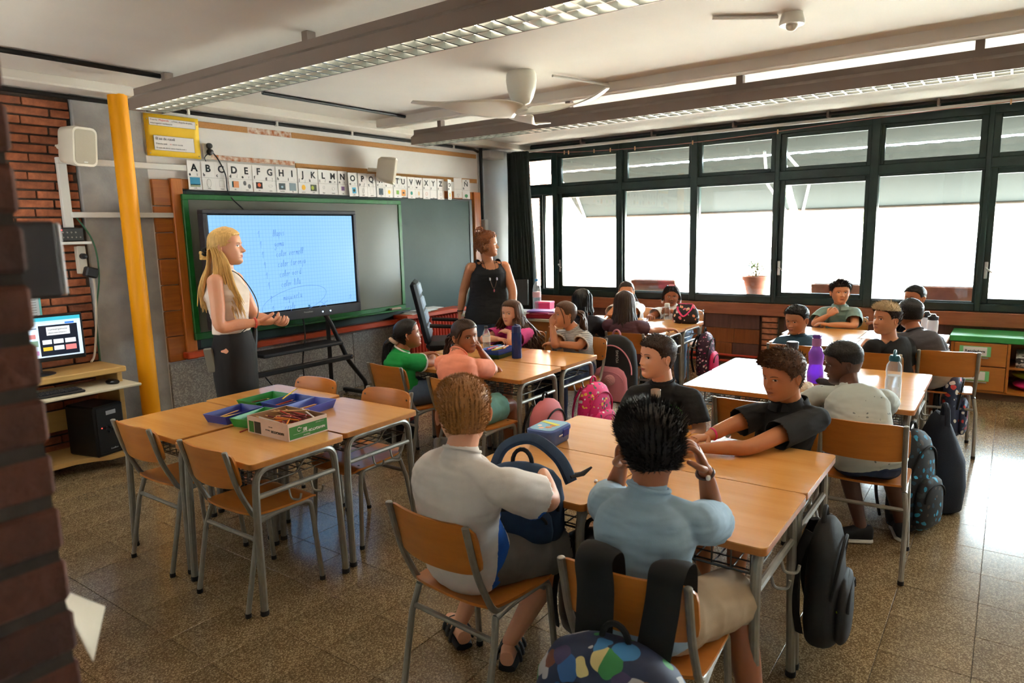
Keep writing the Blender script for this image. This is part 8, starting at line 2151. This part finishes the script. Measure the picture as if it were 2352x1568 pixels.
# ================================================================== BACKPACKS AND BAGS
def backpack(loc, rz, w_, d_, h, main, pocket, trim, label, tilt=0.0, pocket_m2=None, straps=True, name='backpack', extra=None):
    """origin under the pack, front towards local -y"""
    t = thing(name, label, 'backpack', loc, rz); t.rotation_euler = (tilt, 0, rz)
    X_, Y_ = V((1, 0, 0)), V((0, 1, 0))
    R = [(V((0, 0, z*h)), X_, Y_, w_/2*a, d_/2*b) for z, a, b in ((0, .74, .70), (.03, .92, .92), (.15, 1, 1), (.55, 1, .96), (.78, .93, .84), (.90, .76, .66), (.97, .48, .42), (1.0, .20, .2))]
    part('body', loft(R, 28), main, t, 60)
    R = [(V((0, -d_*.5, z*h)), X_, Y_, w_/2*a, d_*.22*b) for z, a, b in ((.05, .68, .6), (.08, .80, .9), (.22, .84, 1), (.40, .80, .95), (.50, .66, .75), (.55, .40, .4))]
    part('front_pocket', loft(R, 24), pocket, t, 60)
    zp = [V((w_*.46*cos(a), -d_*.30-.02*sin(a), h*(.50+.36*sin(a)))) for a in np.linspace(-.15, pi+.15, 22)]
    part('zip', MB().tube(zp, .006, 6), trim, t)
    zp = [V((w_*.36*cos(a), -d_*.66, h*(.34+.15*sin(a)))) for a in np.linspace(.0, pi, 16)]
    part('pocket_zip', MB().tube(zp, .005, 6), trim, t)
    part('handle', MB().tube([V((.035*cos(a), .01, h*.98+.05*sin(a))) for a in np.linspace(0, pi, 10)], .008, 6), trim, t)
    if straps:
        for s in (-1, 1):
            part('shoulder_strap', MB().tube(smooth_path([(s*.06, d_*.40, h*.92), (s*.09, d_*.62, h*.70), (s*.11, d_*.66, h*.40), (s*.12, d_*.48, h*.10)], 5), .022, 6, True, (1, .35)), trim, t)
    if extra: extra(t)
    return t
BLK = mk('bag_black', lin((30, 30, 32)), .75, bump=(300, .3, .002)); BLK2 = mk('bag_strap_black', lin((22, 22, 24)), .8)
PINKD = mk('bag_dusty_pink', lin((206, 116, 122)), .8, bump=(300, .25, .002)); MINT = mk('bag_mint', lin((124, 164, 148)), .8, bump=(300, .25, .002)); NAVYB = mk('bag_navy', lin((38, 62, 92)), .8, var=(30, .2), bump=(260, .3, .002)); ROSE = mk('bag_rose', lin((226, 150, 164)), .75)
FLOR = mk_cells('floral_print', lin((226, 38, 118)), [lin((60, 80, 96)), lin((240, 200, 80)), lin((236, 236, 230)), lin((190, 30, 70)), lin((240, 110, 170)), lin((90, 110, 60))], 34, .36, .7)
FLOR2 = mk_cells('night_floral', lin((60, 24, 48)), [lin((226, 60, 130)), lin((240, 170, 190)), lin((50, 50, 60)), lin((236, 200, 200))], 40, .34, .7)
SEQ = mk_cells('sequin_print', lin((26, 22, 30)), [lin((70, 50, 74)), lin((40, 56, 60)), lin((90, 80, 96)), lin((30, 30, 34))], 60, .3, .35)
CAMO = mk_cells('leaf_print', lin((20, 24, 30)), [lin((34, 130, 170)), lin((24, 60, 80)), lin((70, 60, 54)), lin((40, 48, 52)), lin((60, 160, 200))], 30, .38, .7)
COMIC = mk_cells('comic_print', lin((40, 52, 84)), [lin((60, 130, 190)), lin((150, 110, 84)), lin((70, 60, 100)), lin((206, 190, 130)), lin((60, 140, 80)), lin((176, 176, 180)), lin((120, 70, 50)), lin((40, 90, 150))], 17, .55, .6)
TRAVEL = mk_cells('badge_print', lin((40, 52, 84)), [lin((200, 60, 60)), lin((216, 216, 214)), lin((90, 110, 140)), lin((60, 70, 90))], 26, .40, .6)
backpack((3.60, 2.345, .10), radians(4), .34, .17, .44, PINKD, MINT, BLK2, 'dusty pink backpack with a mint pocket hung on the four girls block')
backpack((4.22, 2.340, .10), radians(-3), .34, .17, .43, FLOR, FLOR, mk('zip_magenta', lin((200, 24, 96)), .6), 'hot pink backpack with a flower print hung beside the dusty pink one')
def pom(t):
    part('pompom', MB().sphere((.03, -.16, .21), .045, 16, 12), mk('pompom_pink', lin((236, 170, 172)), .95, bump=(120, 1.0, .02)), t)
    for k, (x, z) in enumerate(((-.06, .40), (.07, .40))):
        part('strap_print', text_mesh('YOUNG', .03, bold=.0006), None, t, loc=(x, -.09, z-.06), rot=(pi/2, -pi/2, 0)).data.materials.append(PLASTIC_W)
backpack((5.06, 2.60, .18), radians(-92), .38, .20, .56, BLK, ROSE, mk('trim_rose', lin((226, 150, 164)), .7), 'black and pink backpack with a pompom hung on the chair of the long-haired girl', 0, None, True, 'backpack', pom)
backpack((2.50, .455, .15), radians(4), .30, .13, .43, BLK, mk_cells('neon_fleck', lin((26, 26, 28)), [lin((170, 200, 40)), lin((60, 70, 30)), lin((34, 34, 36)), lin((30, 30, 30))], 22, .20, .7), BLK2, 'black backpack with lime flecks hung at the corner of the nearest boys block')
backpack((2.02, 1.115, .16), radians(88), .30, .16, .40, SEQ, SEQ, BLK2, 'dark sequined backpack under the table between the two nearest boys')
backpack((4.04, .345, .01), radians(-20), .29, .19, .52, CAMO, CAMO, BLK2, 'black backpack with blue leaves on the floor beside the dotted shirt boy')
backpack((6.42, 2.335, .18), radians(5), .28, .16, .42, FLOR2, mk('bag_pinkfront', lin((224, 40, 100)), .7), BLK2, 'pink and dark flowered backpack hung on the back girls block')
backpack((5.62, .265, .12), radians(0), .30, .14, .46, TRAVEL, TRAVEL, BLK2, 'navy backpack with red and white badges hung on the back block')
def over_straps(t):
    for s in (-.075, .075):
        part('hanging_strap', MB().tube(smooth_path([(s*1.0, .04, .42), (s*1.15, .085, .56), (s*1.25, .09, .64), (s*1.25, .135, .658), (s*1.25, .185, .62), (s*1.2, .19, .45)], 6), .048, 8, True, (1, .16)), BLK2, t)
    part('piping', MB().tube([V((.17*cos(a), -.105, .20+.15*sin(a))) for a in np.linspace(.1, pi-.1, 20)], .007, 6), mk('piping_grey', lin((120, 120, 122)), .5), t)
backpack((1.35, .70, .135), radians(-86), .42, .24, .50, COMIC, COMIC, BLK2, 'backpack with a busy blue and brown comic print hung on a chair in front', radians(0), None, False, 'backpack', over_straps)
t = backpack((1.885, 1.335, .535), radians(-70), .30, .14, .27, NAVYB, NAVYB, BLK2, 'navy backpack on the lap of the boy in white against the table', 0, None, False)
part('strap_loop', MB().tube(smooth_path([(-.12, .02, .20), (-.08, .06, .30), (.02, .07, .335), (.12, .05, .28), (.17, .03, .20)], 7), .026, 8, True, (1, .5)), NAVYB, t)
part('strap_end', MB().tube([(.16, .03, .22), (.20, .08, .215), (.23, .10, .235)], [.018, .016, .006], 6, True, (1, .4)), BLK2, t)
def tote():
    t = thing('duffel_bag', 'large dark navy soft bag standing on the floor at the right', 'bag', (4.42, .255, .002), radians(20))
    TN = mk('tote_navy', lin((28, 36, 52)), .8, bump=(180, .35, .003))
    R = [(V((0, 0, z)), V((1, 0, 0)), V((0, 1, 0)), a, b) for z, a, b in ((0, .12, .10), (.02, .155, .125), (.15, .17, .135), (.30, .175, .12), (.42, .16, .07), (.50, .13, .035), (.54, .08, .014))]
    part('bag', loft(R, 26), TN, t, 60)
    part('handle', MB().tube(smooth_path([(-.12, .0, .48), (-.10, .0, .58), (-.05, .0, .60), (-.02, .0, .50)], 6), .014, 8), TN, t)
tote()
def red_bottle():
    t = thing('bottle', 'dark printed bottle with a red lid hanging by its strap at the nearest boys block', 'bottle', (2.655, .43, .075))
    part('flask', MB().lathe([(0, 0), (.032, 0), (.035, .01), (.035, .12), (0, .12)], 20), mk_cells('dino_print', lin((34, 36, 36)), [lin((40, 120, 150)), lin((150, 60, 40)), lin((60, 64, 50)), lin((30, 32, 34))], 40, .36, .4), t, 40)
    part('cap', MB().lathe([(0, .118), (.039, .118), (.040, .135), (.036, .165), (.024, .185), (0, .19)], 22), mk('cap_red', lin((206, 24, 30)), .25), t, 40)
    for s in (-1, 1): part('strap', MB().tube(smooth_path([(s*.024, -.02, .13), (s*.026, -.012, .22), (-.03+s*.008, .0, .33), (-.06, .02, .40)], 5), .007, 5, True, (1, .4)), BLK2, t)
red_bottle()
def heap():
    t = thing('rucksack', 'dark rucksack with a coral top on the floor behind the pencil block chairs', 'bag', (3.66, 3.74, .002))
    part('bag', MB().sphere((0, 0, .12), (.16, .14, .12), 20, 12), BLK, t)
    part('coral_top', MB().sphere((-.01, -.01, .215), (.15, .12, .06), 20, 10), mk('coral_cloth', lin((226, 96, 90)), .85, bump=(40, .6, .01)), t)
heap()
tag(part('tassel', (lambda m: [m.tube(smooth_path([(0, 0, .12), (.02*cos(k), .02*sin(k), .08), (.035*cos(k*2.1), .035*sin(k*2.1), .02+.03*(k % 3))], 4), .005, 5) for k in range(7)] and m)(MB()), mk('tassel_red', lin((140, 30, 50)), .8), None, loc=(3.47, 3.16, .43)), 'dark red tassel hanging at the chair of the girl in green', 'tassel')
# clothes line with pegs along the windows
LINE = [(7.55, 5.1, 2.60), (7.58, 4.5, 2.55), (7.6, 3.6, 2.525), (7.6, 2.7, 2.53), (7.6, 1.2, 2.585), (7.6, 0.1, 2.61), (7.6, -1.5, 2.64)]
ln = tag(part('peg_line', MB().tube(smooth_path(LINE, 6), .003, 5), mk('line_pink', lin((190, 130, 120)), .7)), 'thin pink string stretched in front of the upper windows', 'string')
pm = MB().box((0, 0, 0), (.012, .012, .045), .002).mesh('peg', mk('peg_wood', lin((206, 160, 110)), .6), 30)
for k, y in enumerate((4.62, 4.56, 4.20, 3.98, 3.66, 2.96, 2.05, 0.10)):
    o = part('clothes_peg', pm, None, None, loc=(7.595, y, float(np.interp(y, [p[1] for p in LINE[::-1]], [p[2] for p in LINE[::-1]]))-.004))
    tag(o, 'wooden clothes peg on the pink string before the windows', 'peg', 'pegs on the window string')
# green print on the black shirt of the boy opposite
def shirt_print():
    S = next(p for p in PEOPLE if 'green print' in p['label']); root = S['_root']; sh = next(c for c in root.children if c.name.startswith('shirt'))
    me = sh.data; bv = BVHTree.FromPolygons([v.co.copy() for v in me.vertices], [tuple(p.vertices) for p in me.polygons])
    yaw = radians(S['yaw']); f = V((cos(yaw), sin(yaw), 0)); l = V((-sin(yaw), cos(yaw), 0)); N = V(S['_N'])-V(root.location)
    m = MB()
    def proj(a, z):
        p = N+l*a+V((0, 0, z))+f*.6; h = bv.ray_cast(p, -f); return (h[0]+f*.003) if h[0] is not None else None
    for pts in ([(-.085, -.10), (-.05, -.085), (-.015, -.10), (-.02, -.14), (-.06, -.15), (-.09, -.13), (-.085, -.10)], [(.015, -.09), (.05, -.08), (.09, -.11), (.10, -.17), (.07, -.21)], [(-.07, -.16), (-.04, -.19), (-.06, -.22), (-.02, -.23)], [(.05, -.10), (.06, -.15), (.045, -.19), (.07, -.23)], [(-.04, -.10), (-.035, -.13)]):
        q = [proj(a, z) for a, z in pts]; q = [p for p in q if p is not None]
        if len(q) > 1: m.tube(smooth_path(q, 4), .005, 5)
    if m.v: part('shirt_print', m, mk('print_green', lin((70, 170, 40)), .6), root)
shirt_print()
